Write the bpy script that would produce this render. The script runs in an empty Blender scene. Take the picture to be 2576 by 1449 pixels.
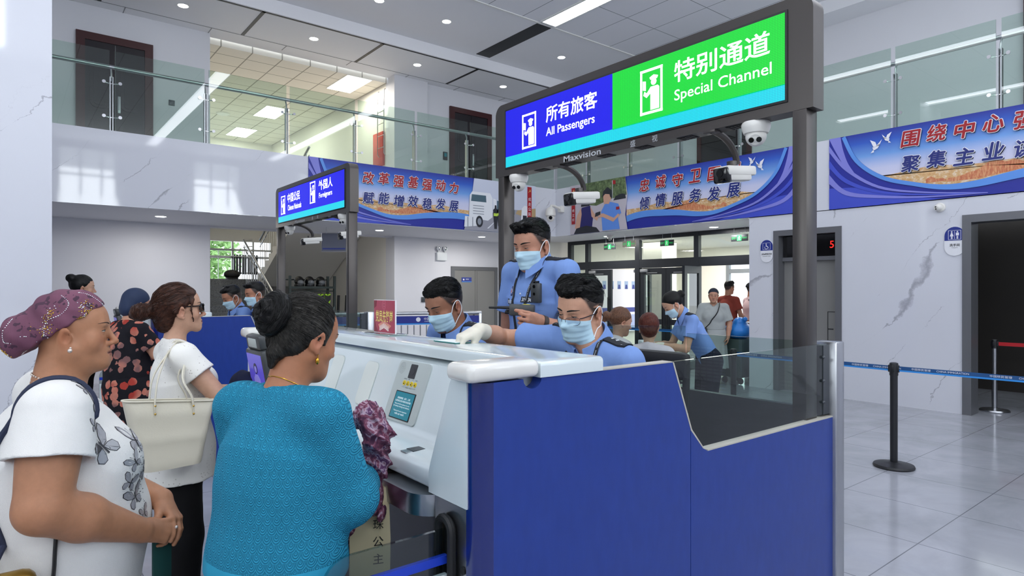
import bpy, bmesh, math, random
import numpy as np
from mathutils import Matrix, Vector

SC = bpy.context.scene
COL = SC.collection

# ---------------------------------------------------------------- camera
EYE = Vector((0.0, 0.0, 1.65))
cam_data = bpy.data.cameras.new('camera')
cam_data.sensor_width = 36.0
cam_data.lens = 36.0 * 1590.0 / 2576.0
cam_data.shift_y = 2.5 / 2576.0
cam_data.clip_start = 0.05
cam = bpy.data.objects.new('camera', cam_data)
COL.objects.link(cam)
YAW = -math.atan2(0.6239, 0.7815)
cam.location = EYE
cam.rotation_euler = (math.pi / 2, 0, YAW)
SC.camera = cam

# ---------------------------------------------------------------- exposure, sky
SC.view_settings.view_transform = 'Standard'
SC.view_settings.look = 'None'
SC.view_settings.gamma = 1.0
SC.view_settings.use_curve_mapping = False
SC.view_settings.exposure = -0.25
world = bpy.data.worlds.new('sky')
SC.world = world
world.use_nodes = True
wn = world.node_tree.nodes
bg = wn['Background']
bg.inputs['Color'].default_value = (0.86, 0.94, 1.0, 1)
bg.inputs['Strength'].default_value = 4.0

# ---------------------------------------------------------------- large lights (daylight windows, ceiling strips)
def area_light(name, loc, rot, sx, sy, power, color=(1, 1, 1)):
    l = bpy.data.lights.new(name, 'AREA')
    l.shape = 'RECTANGLE'; l.size = sx; l.size_y = sy
    l.energy = power; l.color = color
    o = bpy.data.objects.new(name, l)
    o.location = loc; o.rotation_euler = rot
    COL.objects.link(o)
    return o
# daylight coming in through the windows of the two walls behind the photographer
SKYC = (0.92, 0.97, 1.0)
for i, wx in enumerate((-2.0, 2.2, 6.4, 10.4)):
    area_light('window_daylight', (wx, -5.3, 5.1), (math.radians(140), 0, 0), 1.75, 3.0, 200, SKYC)
for i, wy in enumerate((-3.0, 0.5, 4.0)):
    area_light('window_daylight', (-5.3, wy, 4.2), (math.radians(140), 0, math.radians(-90)), 1.9, 3.2, 95, SKYC)
# long strip lights of the hall ceiling
STRIPS = [(-0.2, -4.2, 8.9), (4.0, -4.2, 8.9), (8.2, -4.2, 9.15)]
for sx_, y0_, y1_ in STRIPS:
    area_light('strip_light_glow', (sx_, (y0_ + y1_) / 2, 6.74), (0, 0, 0), 0.3, y1_ - y0_, 40, (0.95, 0.97, 1.0))
# ---------------------------------------------------------------- materials
MATS = {}
def srgb(c):
    if isinstance(c, str):
        c = c.lstrip('#'); c = [int(c[i:i + 2], 16) / 255 for i in (0, 2, 4)]
    return tuple((x / 12.92 if x <= 0.04045 else ((x + 0.055) / 1.055) ** 2.4) for x in c)
def mat(name, color='#cccccc', rough=0.5, metal=0.0, emit=None, estr=1.0, coat=0.0, spec=0.5, sss=0.0, alpha=1.0):
    if name in MATS: return MATS[name]
    m = bpy.data.materials.new(name); m.use_nodes = True
    b = m.node_tree.nodes['Principled BSDF']
    b.inputs['Base Color'].default_value = (*srgb(color), 1)
    b.inputs['Roughness'].default_value = rough
    b.inputs['Metallic'].default_value = metal
    b.inputs['Coat Weight'].default_value = coat
    b.inputs['Coat Roughness'].default_value = 0.05
    b.inputs['Specular IOR Level'].default_value = spec
    if sss:
        b.inputs['Subsurface Weight'].default_value = sss
        b.inputs['Subsurface Radius'].default_value = (0.012, 0.005, 0.003)
        b.inputs['Subsurface Scale'].default_value = 1.0
    if emit is not None:
        b.inputs['Emission Color'].default_value = (*srgb(emit), 1)
        b.inputs['Emission Strength'].default_value = estr
    if alpha < 1: b.inputs['Alpha'].default_value = alpha
    MATS[name] = m
    return m
class N:
    """small node helper on a material"""
    def __init__(s, m):
        s.m = m; s.t = m.node_tree; s.b = s.t.nodes['Principled BSDF']
    def n(s, typ, **kw):
        nd = s.t.nodes.new(typ)
        for k, v in kw.items():
            if k.startswith('i_'):
                key = k[2:].replace('_', ' ')
                nd.inputs[key].default_value = v
            else: setattr(nd, k, v)
        return nd
    def l(s, a, b): s.t.links.new(a, b)
    def math(s, op, a, b=None, c=None):
        nd = s.t.nodes.new('ShaderNodeMath'); nd.operation = op
        for i, x in enumerate((a, b, c)):
            if x is None: continue
            if isinstance(x, (int, float)): nd.inputs[i].default_value = x
            else: s.l(x, nd.inputs[i])
        return nd.outputs[0]
    def coord(s, which='Object'):
        return s.n('ShaderNodeTexCoord').outputs[which]
    def mapping(s, vec, scale=(1, 1, 1), rot=(0, 0, 0), loc=(0, 0, 0)):
        nd = s.n('ShaderNodeMapping'); s.l(vec, nd.inputs['Vector'])
        nd.inputs['Scale'].default_value = scale; nd.inputs['Rotation'].default_value = rot; nd.inputs['Location'].default_value = loc
        return nd.outputs[0]
    def noise(s, vec, scale=5, detail=3, rough=0.5, dist=0.0):
        nd = s.n('ShaderNodeTexNoise'); s.l(vec, nd.inputs['Vector'])
        nd.inputs['Scale'].default_value = scale; nd.inputs['Detail'].default_value = detail
        nd.inputs['Roughness'].default_value = rough; nd.inputs['Distortion'].default_value = dist
        return nd.outputs['Fac']
    def ramp(s, fac, stops, interp='LINEAR'):
        nd = s.n('ShaderNodeValToRGB'); s.l(fac, nd.inputs[0]); r = nd.color_ramp; r.interpolation = interp
        while len(r.elements) < len(stops): r.elements.new(0.5)
        for e, (p, c) in zip(r.elements, stops):
            e.position = p; e.color = (*srgb(c), 1) if isinstance(c, str) else (c, c, c, 1)
        return nd.outputs[0]
    def mix(s, fac, a, b, blend='MIX'):
        nd = s.n('ShaderNodeMix', data_type='RGBA', blend_type=blend)
        for i, x in ((0, fac), (6, a), (7, b)):
            if isinstance(x, (int, float)): nd.inputs[i].default_value = x
            elif isinstance(x, str): nd.inputs[i].default_value = (*srgb(x), 1)
            else: s.l(x, nd.inputs[i])
        return nd.outputs[2]
    def color(s, o): s.l(o, s.b.inputs['Base Color'])
    def bump(s, h, strength=0.2, dist=0.002):
        nd = s.n('ShaderNodeBump'); nd.inputs['Strength'].default_value = strength; nd.inputs['Distance'].default_value = dist
        s.l(h, nd.inputs['Height']); s.l(nd.outputs[0], s.b.inputs['Normal'])
        return nd
    def sep(s, vec):
        nd = s.n('ShaderNodeSeparateXYZ'); s.l(vec, nd.inputs[0]); return nd.outputs
def thin_glass(name, tint='#e6f2ea', refl=1.0, rough=0.0):
    if name in MATS: return MATS[name]
    m = bpy.data.materials.new(name); m.use_nodes = True
    t = m.node_tree; t.nodes.clear()
    out = t.nodes.new('ShaderNodeOutputMaterial'); mx = t.nodes.new('ShaderNodeMixShader')
    tr = t.nodes.new('ShaderNodeBsdfTransparent'); gl = t.nodes.new('ShaderNodeBsdfGlossy'); fr = t.nodes.new('ShaderNodeFresnel')
    tr.inputs[0].default_value = (*srgb(tint), 1); gl.inputs['Roughness'].default_value = rough
    fr.inputs[0].default_value = 1.5
    mm = t.nodes.new('ShaderNodeMath'); mm.operation = 'MULTIPLY'; mm.inputs[1].default_value = refl * 1.6
    geo = t.nodes.new('ShaderNodeNewGeometry'); inv = t.nodes.new('ShaderNodeMath'); inv.operation = 'SUBTRACT'; inv.inputs[0].default_value = 1.0
    t.links.new(geo.outputs['Backfacing'], inv.inputs[1]); m2 = t.nodes.new('ShaderNodeMath'); m2.operation = 'MULTIPLY'
    t.links.new(fr.outputs[0], mm.inputs[0]); t.links.new(mm.outputs[0], m2.inputs[0]); t.links.new(inv.outputs[0], m2.inputs[1])
    cl = t.nodes.new('ShaderNodeClamp'); t.links.new(m2.outputs[0], cl.inputs[0]); t.links.new(cl.outputs[0], mx.inputs[0])
    t.links.new(tr.outputs[0], mx.inputs[1]); t.links.new(gl.outputs[0], mx.inputs[2]); t.links.new(mx.outputs[0], out.inputs[0])
    MATS[name] = m
    return m

# ---------------------------------------------------------------- geometry
UP = Vector((0, 0, 1))
def V(*a): return Vector(a)
class G:
    def __init__(s): s.v = []; s.f = []; s.m = []
    def add(s, vs, fs, mat=0, M=None):
        o = len(s.v)
        if M is not None: vs = [M @ Vector(v) for v in vs]
        s.v += [tuple(v) for v in vs]
        s.f += [tuple(i + o for i in f) for f in fs]
        s.m += [mat] * len(fs)
        return s
    def box(s, x0, x1, y0, y1, z0, z1, bev=0.0, seg=2, mat=0, M=None):
        x0, x1 = sorted((x0, x1)); y0, y1 = sorted((y0, y1)); z0, z1 = sorted((z0, z1))
        vs = [(x, y, z) for x in (x0, x1) for y in (y0, y1) for z in (z0, z1)]
        fs = [(0, 1, 3, 2), (4, 6, 7, 5), (0, 4, 5, 1), (2, 3, 7, 6), (0, 2, 6, 4), (1, 5, 7, 3)]
        if bev > 0:
            bm = bmesh.new(); bv = [bm.verts.new(v) for v in vs]
            for f in fs: bm.faces.new([bv[i] for i in f])
            bev = min(bev, 0.49 * min(x1 - x0, y1 - y0, z1 - z0))
            bmesh.ops.bevel(bm, geom=list(bm.edges), offset=bev, segments=seg, profile=0.5, affect='EDGES')
            bm.verts.index_update()
            vs = [v.co[:] for v in bm.verts]; fs = [tuple(v.index for v in f.verts) for f in bm.faces]; bm.free()
        return s.add(vs, fs, mat, M)
    def obox(s, c, ax, ay, az, hx, hy, hz, bev=0.0, mat=0):
        """box with its own axes (unit vectors) and half sizes"""
        M = Matrix((( ax[0], ay[0], az[0], c[0]), (ax[1], ay[1], az[1], c[1]), (ax[2], ay[2], az[2], c[2]), (0, 0, 0, 1)))
        return s.box(-hx, hx, -hy, hy, -hz, hz, bev, 2, mat, M)
    def prism(s, pts, o, ux, uy, t, mat=0):
        """polygon pts (2d) in plane o,ux,uy, thickness t along ux x uy (towards the viewer)"""
        o = Vector(o); ux = Vector(ux); uy = Vector(uy); n = ux.cross(uy).normalized()
        k = len(pts)
        a = sum(pts[i][0] * pts[(i + 1) % k][1] - pts[(i + 1) % k][0] * pts[i][1] for i in range(k))
        if a < 0: pts = pts[::-1]
        b = [o + ux * p[0] + uy * p[1] for p in pts]
        if t == 0: return s.add(b, [tuple(range(k))], mat)
        vs = b + [v + n * t for v in b]
        fs = [tuple(reversed(range(k))), tuple(range(k, 2 * k))] + [(i, (i + 1) % k, (i + 1) % k + k, i + k) for i in range(k)]
        return s.add(vs, fs, mat)
    def tube(s, pts, r, seg=8, mat=0, cap=True, flat=None):
        """flat=(axis vector, factor): squash the section along that axis"""
        pts = [Vector(p) for p in pts]; n = len(pts)
        rs = list(r) if isinstance(r, (list, tuple)) else [r] * n
        vs = []; fs = []; prev = None
        for i, p in enumerate(pts):
            t = (pts[min(i + 1, n - 1)] - pts[max(i - 1, 0)])
            t = t.normalized() if t.length > 1e-9 else UP.copy()
            if prev is None:
                a = UP if abs(t.z) < 0.9 else Vector((1, 0, 0))
                if flat is not None: a = Vector(flat[0])
                u = (a - t * a.dot(t)).normalized()
            else: u = (prev - t * prev.dot(t)).normalized()
            prev = u; w = t.cross(u)
            for j in range(seg):
                an = 2 * math.pi * j / seg
                q = u * math.cos(an) * rs[i] * (flat[1] if flat else 1) + w * math.sin(an) * rs[i]
                vs.append(p + q)
        for i in range(n - 1):
            for j in range(seg):
                a = i * seg + j; b = i * seg + (j + 1) % seg
                fs.append((a, b, b + seg, a + seg))
        if cap:
            fs.append(tuple(reversed(range(seg)))); fs.append(tuple(range((n - 1) * seg, n * seg)))
        return s.add(vs, fs, mat)
    def lathe(s, prof, c=(0, 0, 0), seg=24, mat=0, M=None):
        c = Vector(c); vs = []; fs = []; n = len(prof)
        for r, z in prof:
            for j in range(seg):
                an = 2 * math.pi * j / seg
                vs.append((c.x + r * math.cos(an), c.y + r * math.sin(an), c.z + z))
        for i in range(n - 1):
            for j in range(seg):
                a = i * seg + j; b = i * seg + (j + 1) % seg
                fs.append((a, b, b + seg, a + seg))
        fs.append(tuple(reversed(range(seg)))); fs.append(tuple(range((n - 1) * seg, n * seg)))
        return s.add(vs, fs, mat, M)
    def sphere(s, c, r, seg=16, rings=10, mat=0, M=None):
        r = (r, r, r) if isinstance(r, (int, float)) else r
        vs = []; fs = []
        for i in range(1, rings):
            ph = math.pi * i / rings
            for j in range(seg):
                th = 2 * math.pi * j / seg
                vs.append((c[0] + r[0] * math.sin(ph) * math.cos(th), c[1] + r[1] * math.sin(ph) * math.sin(th), c[2] + r[2] * math.cos(ph)))
        vs += [(c[0], c[1], c[2] + r[2]), (c[0], c[1], c[2] - r[2])]
        T = len(vs) - 2; B = T + 1
        for i in range(rings - 2):
            for j in range(seg):
                a = i * seg + j; b = i * seg + (j + 1) % seg
                fs.append((a, a + seg, b + seg, b))
        for j in range(seg):
            fs.append((T, j, (j + 1) % seg)); k = (rings - 2) * seg
            fs.append((B, k + (j + 1) % seg, k + j))
        return s.add(vs, fs, mat, M)
    def cyl(s, c, r, z0, z1, seg=20, mat=0, bev=0.0):
        if bev: return s.lathe([(r - bev, z0), (r, z0 + bev), (r, z1 - bev), (r - bev, z1)], (c[0], c[1], 0), seg, mat)
        return s.lathe([(r, z0), (r, z1)], (c[0], c[1], 0), seg, mat)
    def disc(s, c, r, ux, uy, t=0.002, seg=20, mat=0, sx=1.0):
        return s.prism([(sx * r * math.cos(2 * math.pi * i / seg), r * math.sin(2 * math.pi * i / seg)) for i in range(seg)], c, ux, uy, t, mat)
    def make(s, name, mats, parent=None, world=True, ang=35):
        return mk_obj(name, s.v, s.f, mats, s.m, parent, world, ang)

FRAME = {}
def frame_of(o):
    return FRAME.get(o.name, Matrix.Identity(4))
def mk_obj(name, v, f, mats, midx=None, parent=None, world=True, ang=35, col=None):
    me = bpy.data.meshes.new(name)
    v = np.asarray(v, dtype=np.float64).reshape(-1, 3)
    F = Matrix.Identity(4)
    if parent is not None:
        F = frame_of(parent)
        if world:
            Mi = np.array(F.inverted()); v = v @ Mi[:3, :3].T + Mi[:3, 3]
    me.from_pydata(v.tolist() if len(v) < 40000 else v, [], f if isinstance(f, list) else f.tolist())
    mats = mats if isinstance(mats, (list, tuple)) else [mats]
    for m in mats: me.materials.append(m)
    if midx is not None and len(mats) > 1:
        me.polygons.foreach_set('material_index', np.asarray(midx, dtype=np.int32))
    if ang:
        me.polygons.foreach_set('use_smooth', np.ones(len(me.polygons), dtype=bool))
        if ang < 180: me.set_sharp_from_angle(angle=math.radians(ang))
    if col is not None:
        a = me.color_attributes.new('Col', 'FLOAT_COLOR', 'POINT')
        c4 = np.ones((len(v), 4), dtype=np.float32); c4[:, :3] = col
        a.data.foreach_set('color', c4.ravel())
    me.update()
    o = bpy.data.objects.new(name, me); COL.objects.link(o)
    if parent is not None:
        o.parent = parent; FRAME[o.name] = F
    return o
def thing(name, label, cat, loc=(0, 0, 0), rotz=0.0, group=None):
    o = bpy.data.objects.new(name, None); COL.objects.link(o)
    o.empty_display_size = 0.1
    o.location = loc; o.rotation_euler = (0, 0, rotz)
    FRAME[o.name] = Matrix.Translation(Vector(loc)) @ Matrix.Rotation(rotz, 4, 'Z')
    return tag(o, label, cat, group)
def tag(o, label, cat, group=None, kind=None):
    o['label'] = label; o['category'] = cat
    if group: o['group'] = group
    if kind: o['kind'] = kind
    return o
def struct(o, label=None):
    o['kind'] = 'structure'
    if label: o['label'] = label
    return o
def dup(root, loc, label=None, rotz=None, group=None):
    r = root.copy(); COL.objects.link(r); r.location = loc
    if rotz is not None: r.rotation_euler = (0, 0, rotz)
    FRAME[r.name] = Matrix.Translation(Vector(loc)) @ Matrix.Rotation(r.rotation_euler.z, 4, 'Z')
    if label: r['label'] = label
    if group: r['group'] = group
    for ch in list(root.children):
        c = ch.copy(); COL.objects.link(c); c.parent = r
        for g in list(ch.children):
            d = g.copy(); COL.objects.link(d); d.parent = c
    return r
TXT = {}
def text_mesh(body, bold=0.0, res=3):
    key = (body, bold, res)
    if key in TXT: return TXT[key]
    cu = bpy.data.curves.new('lettering_curve', 'FONT'); cu.body = body; cu.resolution_u = res; cu.offset = bold
    o = bpy.data.objects.new('lettering_curve', cu); COL.objects.link(o)
    dg = bpy.context.evaluated_depsgraph_get()
    me = bpy.data.meshes.new_from_object(o.evaluated_get(dg))
    v = np.array([x.co[:] for x in me.vertices]).reshape(-1, 3); f = [tuple(p.vertices) for p in me.polygons]
    bpy.data.objects.remove(o); bpy.data.curves.remove(cu); bpy.data.meshes.remove(me)
    TXT[key] = (v, f)
    return v, f
def put_text(g, body, o, ux, uy, height=None, width=None, bold=0.0, mat=0, lift=0.001, align='c', slant=0.0, res=3, ref=None):
    """lettering fitted to a height and/or width, centred (or left aligned) on o in the plane ux, uy; returns size"""
    v, f = text_mesh(body, bold, res)
    if len(v) == 0: return
    rv = text_mesh(ref or body, 0.0, res)[0]
    lo = rv.min(0); hi = rv.max(0); w, h = hi[0] - lo[0], hi[1] - lo[1]
    sy = height / h if height else width / w
    sx = width / w if width else sy
    o = Vector(o); ux = Vector(ux).normalized(); uy = Vector(uy).normalized(); n = ux.cross(uy)
    ax = lo[0] if align == 'l' else (lo[0] + hi[0]) / 2
    ay = (lo[1] + hi[1]) / 2
    pts = [o + ux * ((p[0] - ax) * sx + slant * (p[1] - ay) * sy) + uy * ((p[1] - ay) * sy) + n * lift for p in v]
    g.add(pts, f, mat)
def rrect(w, h, r, seg=5, cx=0, cy=0):
    pts = []
    for (sx, sy, a0) in ((1, 1, 0), (-1, 1, 90), (-1, -1, 180), (1, -1, 270)):
        for i in range(seg + 1):
            a = math.radians(a0 + 90 * i / seg)
            pts.append((cx + sx * (w / 2 - r) + r * math.cos(a), cy + sy * (h / 2 - r) + r * math.sin(a)))
    return pts
# ---------------------------------------------------------------- surface materials
def marble(name, base='#d2d4dc', vein='#9a9aa4', rough=0.045):
    """white polished stone: broken grey veins running diagonally, thick and smoky in places"""
    m = mat(name, base, rough, spec=0.5); n = N(m); co = n.coord(); s = n.sep(co)
    t0 = n.math('SUBTRACT', n.math('ADD', s[2], s[1]), s[0])
    tot = None
    for sc, amp, fine, wk, thr, off in ((0.42, 0.42, 0.07, 0.30, 0.53, 0.0), (0.95, 0.5, 0.12, 0.10, 0.50, 7.0)):
        p = n.mapping(co, (1, 1, 1), loc=(off, off, off))
        t = n.math('ADD', n.math('MULTIPLY', t0, sc), n.math('ADD', n.math('MULTIPLY', n.noise(p, 0.75, 2), amp * 2), n.math('MULTIPLY', n.noise(p, 5.0, 5, 0.65), fine * 2)))
        d = n.math('ABSOLUTE', n.math('SUBTRACT', n.math('FRACT', t), 0.5))
        w = n.math('MAXIMUM', n.math('MULTIPLY', n.math('SUBTRACT', n.noise(p, 1.15, 3), thr), wk), 0.0)
        f = n.math('SUBTRACT', 1.0, n.math('MINIMUM', n.math('DIVIDE', d, n.math('ADD', w, 0.0002)), 1.0))
        f = n.math('MULTIPLY', n.math('POWER', f, 0.7), 0.85)
        tot = f if tot is None else n.math('MAXIMUM', tot, f)
    basec = n.mix(n.math('MULTIPLY', n.noise(co, 0.7, 3), 0.5), base, '#dddee5')
    n.color(n.mix(tot, basec, vein))
    return m
M_MARBLE = marble('white_marble')
M_PAINT = mat('white_paint', '#d9d9df', 0.6)
M_PAINT2 = mat('warm_white_paint', '#e2dfd8', 0.6)
M_CEIL = mat('ceiling_board', '#ececf0', 0.75)
M_BLACK = mat('matt_black', '#0d0e12', 0.5)
M_STEEL = mat('brushed_steel', '#b9bbbf', 0.28, 1.0)
M_CHROME = mat('chrome', '#d8d8da', 0.12, 1.0)
M_GLASS = thin_glass('balustrade_glass', '#eaf4ee', 1.15)
M_DOORGREY = mat('grey_door_laminate', '#807f7d', 0.5)
M_FRAMEGREY = mat('grey_door_frame', '#6f7074', 0.4, 0.4)
M_ANTH = mat('anthracite_aluminium', '#2b2f35', 0.4, 0.3)
M_REDWOOD = mat('mahogany_frame', '#3c1013', 0.35)
M_DARKDOOR = mat('black_security_door', '#231f24', 0.35, 0.3)
M_GRANITE = mat('dark_granite', '#4a4c4c', 0.35)
_n = N(M_GRANITE); _n.color(_n.ramp(_n.noise(_n.coord(), 60, 4, 0.7), [(0.35, '#2f3131'), (0.65, '#77797a')]))
M_FLOOR = mat('polished_floor_tile', '#a9acb8', 0.1, spec=0.5)
_n = N(M_FLOOR); _s = _n.sep(_n.coord())
def _grout(out, off, pitch, w=0.0035):
    a = _n.math('ABSOLUTE', _n.math('SUBTRACT', _n.math('FRACT', _n.math('DIVIDE', _n.math('SUBTRACT', out, off - pitch / 2), pitch)), 0.5))
    return _n.math('LESS_THAN', a, w / pitch)
_g = _n.math('MAXIMUM', _grout(_s[0], 4.61, 0.8), _grout(_s[1], 2.36, 0.8))
_cl = _n.ramp(_n.noise(_n.coord(), 1.6, 5, 0.6, 0.8), [(0.3, '#95989f'), (0.7, '#abadb6')])
_n.color(_n.mix(_g, _cl, '#6e7078'))
_rr = _n.math('ADD', 0.07, _n.math('MULTIPLY', _n.noise(_n.coord(), 3, 3), 0.1)); _n.l(_rr, _n.b.inputs['Roughness'])
M_TILECEIL = mat('ceiling_tile', '#c4c5cc', 0.8)
_n = N(M_TILECEIL); _s = _n.sep(_n.coord())
_g = _n.math('MAXIMUM', _grout(_s[0], 8.4, 0.8, 0.008), _grout(_s[1], 9.22, 1.2, 0.008))
_n.color(_n.mix(_g, '#e9e9ee', '#95989e'))
M_CORRCEIL = mat('corridor_ceiling_tile', '#e9e4d8', 0.8)
_n = N(M_CORRCEIL); _s = _n.sep(_n.coord())
_g = _n.math('MAXIMUM', _grout(_s[0], 6.3, 0.6, 0.012), _grout(_s[1], 13.2, 0.6, 0.012))
_n.color(_n.mix(_g, '#e9e4d8', '#9d988c'))

XA, YA = 9.82, 10.7          # faces of the two balcony bands
YW, XW = 13.1, 12.0          # upper walls behind the walkways
ZS, ZB, ZF = 2.86, 3.93, 3.80  # soffit, band top, upper floor
def setbox(name, x0, x1, y0, y1, z0, z1, m, bev=0.0):
    return struct(G().box(x0, x1, y0, y1, z0, z1, bev).make(name, m))
# floor and ceilings
setbox('floor', -5.6, 22, -5.6, 24, -0.2, 0.0, M_FLOOR)
setbox('ceiling_1', -5.6, 11.4, -5.6, 9.2, 6.8, 6.95, M_TILECEIL)
setbox('ceiling_2', -5.6, 11.4, 9.24, 11.43, 6.8, 6.95, M_CEIL)
setbox('trim_1', -5.6, 11.4, 9.2, 9.24, 6.785, 6.95, mat('pale_trim', '#e6e6e2', 0.5))
setbox('ceiling_3', -5.6, 12.2, 11.43, 13.3, 6.56, 6.95, M_CEIL)
setbox('ceiling_4', 11.4, 12.2, -5.6, 11.43, 6.56, 6.95, M_CEIL)
g = G().box(-5.6, 11.4, 11.47, 11.51, 6.553, 6.5605)
for k in range(-2, 5): g.box(1.22 + 2.33 * k - 0.03, 1.22 + 2.33 * k + 0.03, 11.47, 12.8, 6.553, 6.5605)
struct(g.make('trim_2', M_BLACK))
g = G().box(-5.6, 12.0, 12.8, 12.815, 6.555, 6.5605)
for k in range(8): g.box(0.2 + 1.4 * k, 0.212 + 1.4 * k, 12.8, 13.1, 6.555, 6.5605)
struct(g.make('trim_3', mat('ceiling_joint', '#8d8e92', 0.7)))
# upper floor slabs with soffit, bands in front
setbox('ceiling_5', -5.6, 12.2, 10.74, 13.1, ZS, ZF, M_PAINT)
setbox('ceiling_6', 9.86, 12.2, -5.6, 10.74, ZS, ZF, M_PAINT)
setbox('wall_balcony_north', -5.6, XA + 0.04, YA, YA + 0.04, ZS - 0.01, ZB, M_MARBLE)
setbox('wall_balcony_east', XA, XA + 0.04, -5.6, YA, ZS - 0.01, ZB, M_MARBLE)
# north wall (both storeys) with the stair opening
g = G()
g.box(-5.6, 3.04, YW, YW + 0.25, 0, 6.6)
g.box(3.04, 6.92, YW, YW + 0.25, ZS - 0.02, ZF)
struct(g.make('wall_north', M_PAINT))
g = G().box(7.8, 12.2, YW, YW + 0.25, 0, 6.6)
struct(g.make('wall_north_end', M_PAINT))
setbox('column_1', 6.92, 7.8, YW - 0.12, YW + 0.3, 0, 6.57, M_PAINT)
# east wall under the walkway: marble, with two openings
g = G()
g.box(XA, XA + 0.25, -5.6, 0.9, 0, ZS)
g.box(XA, XA + 0.25, 2.80, 4.34, 0, ZS)
g.box(XA, XA + 0.25, 5.42, 5.86, 0, ZS)
g.box(XA, XA + 0.25, 0.9, 2.80, 2.6, ZS)
g.box(XA, XA + 0.25, 4.34, 5.42, 2.6, ZS)
g.box(XA + 0.25, 12.0, 5.72, 5.86, 0, ZS)
struct(g.make('wall_east', M_MARBLE))
setbox('wall_east_upper', XW, XW + 0.2, -5.6, 13.3, ZF, 6.6, M_PAINT)
# washroom recesses behind the two openings
M_DARKROOM = mat('unlit_washroom_wall', '#3d3935', 0.5)  # dark wall colour stands in for the gloom inside
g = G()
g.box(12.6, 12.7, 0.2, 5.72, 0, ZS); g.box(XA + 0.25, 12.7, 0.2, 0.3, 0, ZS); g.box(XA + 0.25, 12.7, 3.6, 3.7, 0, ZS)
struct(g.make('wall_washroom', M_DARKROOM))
# marble column at the left, side walls behind the camera
setbox('column_2', -1.3, 0.29, 6.5, 7.3, 0, 6.8, M_MARBLE)
def wall_with_windows(name, axis, c, t, a0, a1, z1, wins, m):
    g = G()
    wins = sorted(wins); zs = (wins[0][2], wins[0][3])
    def bx(u0, u1, za, zb):
        if u1 - u0 < 1e-4 or zb - za < 1e-4: return
        if axis == 'y': g.box(u0, u1, c - t, c, za, zb)
        else: g.box(c - t, c, u0, u1, za, zb)
    bx(a0, a1, 0, zs[0]); bx(a0, a1, zs[1], z1)
    u = a0
    for w in wins: bx(u, w[0], *zs); u = w[1]
    bx(u, a1, *zs)
    return struct(g.make(name, m))
SW = [(x - 0.87, x + 0.87, 3.6, 6.6) for x in (-2.0, 2.2, 6.4, 10.4)]
wall_with_windows('wall_south', 'y', -5.0, 0.25, -5.6, 12.2, 6.8, SW, M_PAINT)
WW = [(y - 0.95, y + 0.95, 2.6, 5.8) for y in (-3.0, 0.5, 4.0)]
wall_with_windows('wall_west', 'x', -5.0, 0.25, -5.0, 13.1, 6.8, WW, M_PAINT)
for i, (a, b, z0, z1) in enumerate(SW):
    g = G()
    for u in (a, a + 0.62, a + 1.24, b - 0.06): g.box(u, u + 0.06, -5.14, -5.06, z0, z1)
    for z in (z0, z1 - 1.0, z1 - 0.06): g.box(a, b, -5.14, -5.06, z, z + 0.06)
    struct(g.make('window_%d' % (i + 1), M_ANTH))
for i, (a, b, z0, z1) in enumerate(WW):
    g = G()
    for u in (a, a + 0.62, a + 1.24, b - 0.06): g.box(-5.14, -5.06, u, u + 0.06, z0, z1)
    for z in (z0, z1 - 1.0, z1 - 0.06): g.box(-5.14, -5.06, a, b, z, z + 0.06)
    struct(g.make('window_%d' % (i + 6), M_ANTH))

# ---- corridor behind the upper opening
YC = 21.5
setbox('ceiling_7', 3.0, 7.2, YW + 0.25, YC, 6.45, 6.6, M_CORRCEIL)
g = G()
g.box(2.9, 3.04, YW + 0.25, YC, 2.86, 6.6); g.box(6.92, 7.1, YW + 0.3, YC, ZS, 6.6); g.box(2.9, 7.1, YC, YC + 0.15, ZF, 6.6)
struct(g.make('wall_corridor', M_PAINT2))
# ---- stair hall under it: landing, window, flights
g = G()
g.box(2.9, 3.04, YW + 0.25, 18.6, 0, 2.86); g.box(6.92, 7.1, YW + 0.3, 18.6, 0, ZS)
g.box(2.9, 7.1, 18.5, 18.65, 0, 1.93); g.box(2.9, 7.1, 18.5, 18.65, 2.97, ZF + 0.1); g.box(5.95, 7.1, 18.5, 18.65, 1.93, 2.97)
struct(g.make('wall_stair_hall', M_PAINT2))
setbox('ceiling_8', 2.9, 7.1, 17.0, 18.5, 3.62, ZF, M_PAINT2)
NR = 12
g = G()
for k in range(NR): g.box(3.05, 4.78, 13.7 + 0.275 * k, 17.0, 1.9 / NR * k, 1.9 / NR * (k + 1))
g.box(3.05, 6.9, 17.0, 18.5, 1.72, 1.9)
struct(g.make('stair_flight_lower', M_GRANITE)); bpy.context.scene.objects['stair_flight_lower']['kind'] = 'structure'
g = G()
pts = [(17.0, 1.72), (17.0, 1.9)]
for k in range(NR): pts += [(17.0 - 0.29 * k, 1.9 + 1.9 / NR * (k + 1)), (17.0 - 0.29 * (k + 1), 1.9 + 1.9 / NR * (k + 1))]
pts += [(13.52, 3.62)]
g.prism(pts, (6.9, 0, 0), (0, 1, 0), (0, 0, 1), -1.8)
struct(g.make('stair_flight_upper', M_PAINT2))
# window bars of the stair hall and glazing
g = G()
for x in (3.1, 4.25, 4.85, 5.4, 5.9): g.box(x, x + 0.05, 18.5, 18.56, 1.93, 2.97)
g.box(3.1, 5.95, 18.5, 18.56, 2.5, 2.55)
struct(g.make('window_9', mat('white_pvc', '#e8e8e6', 0.4)))
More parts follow.
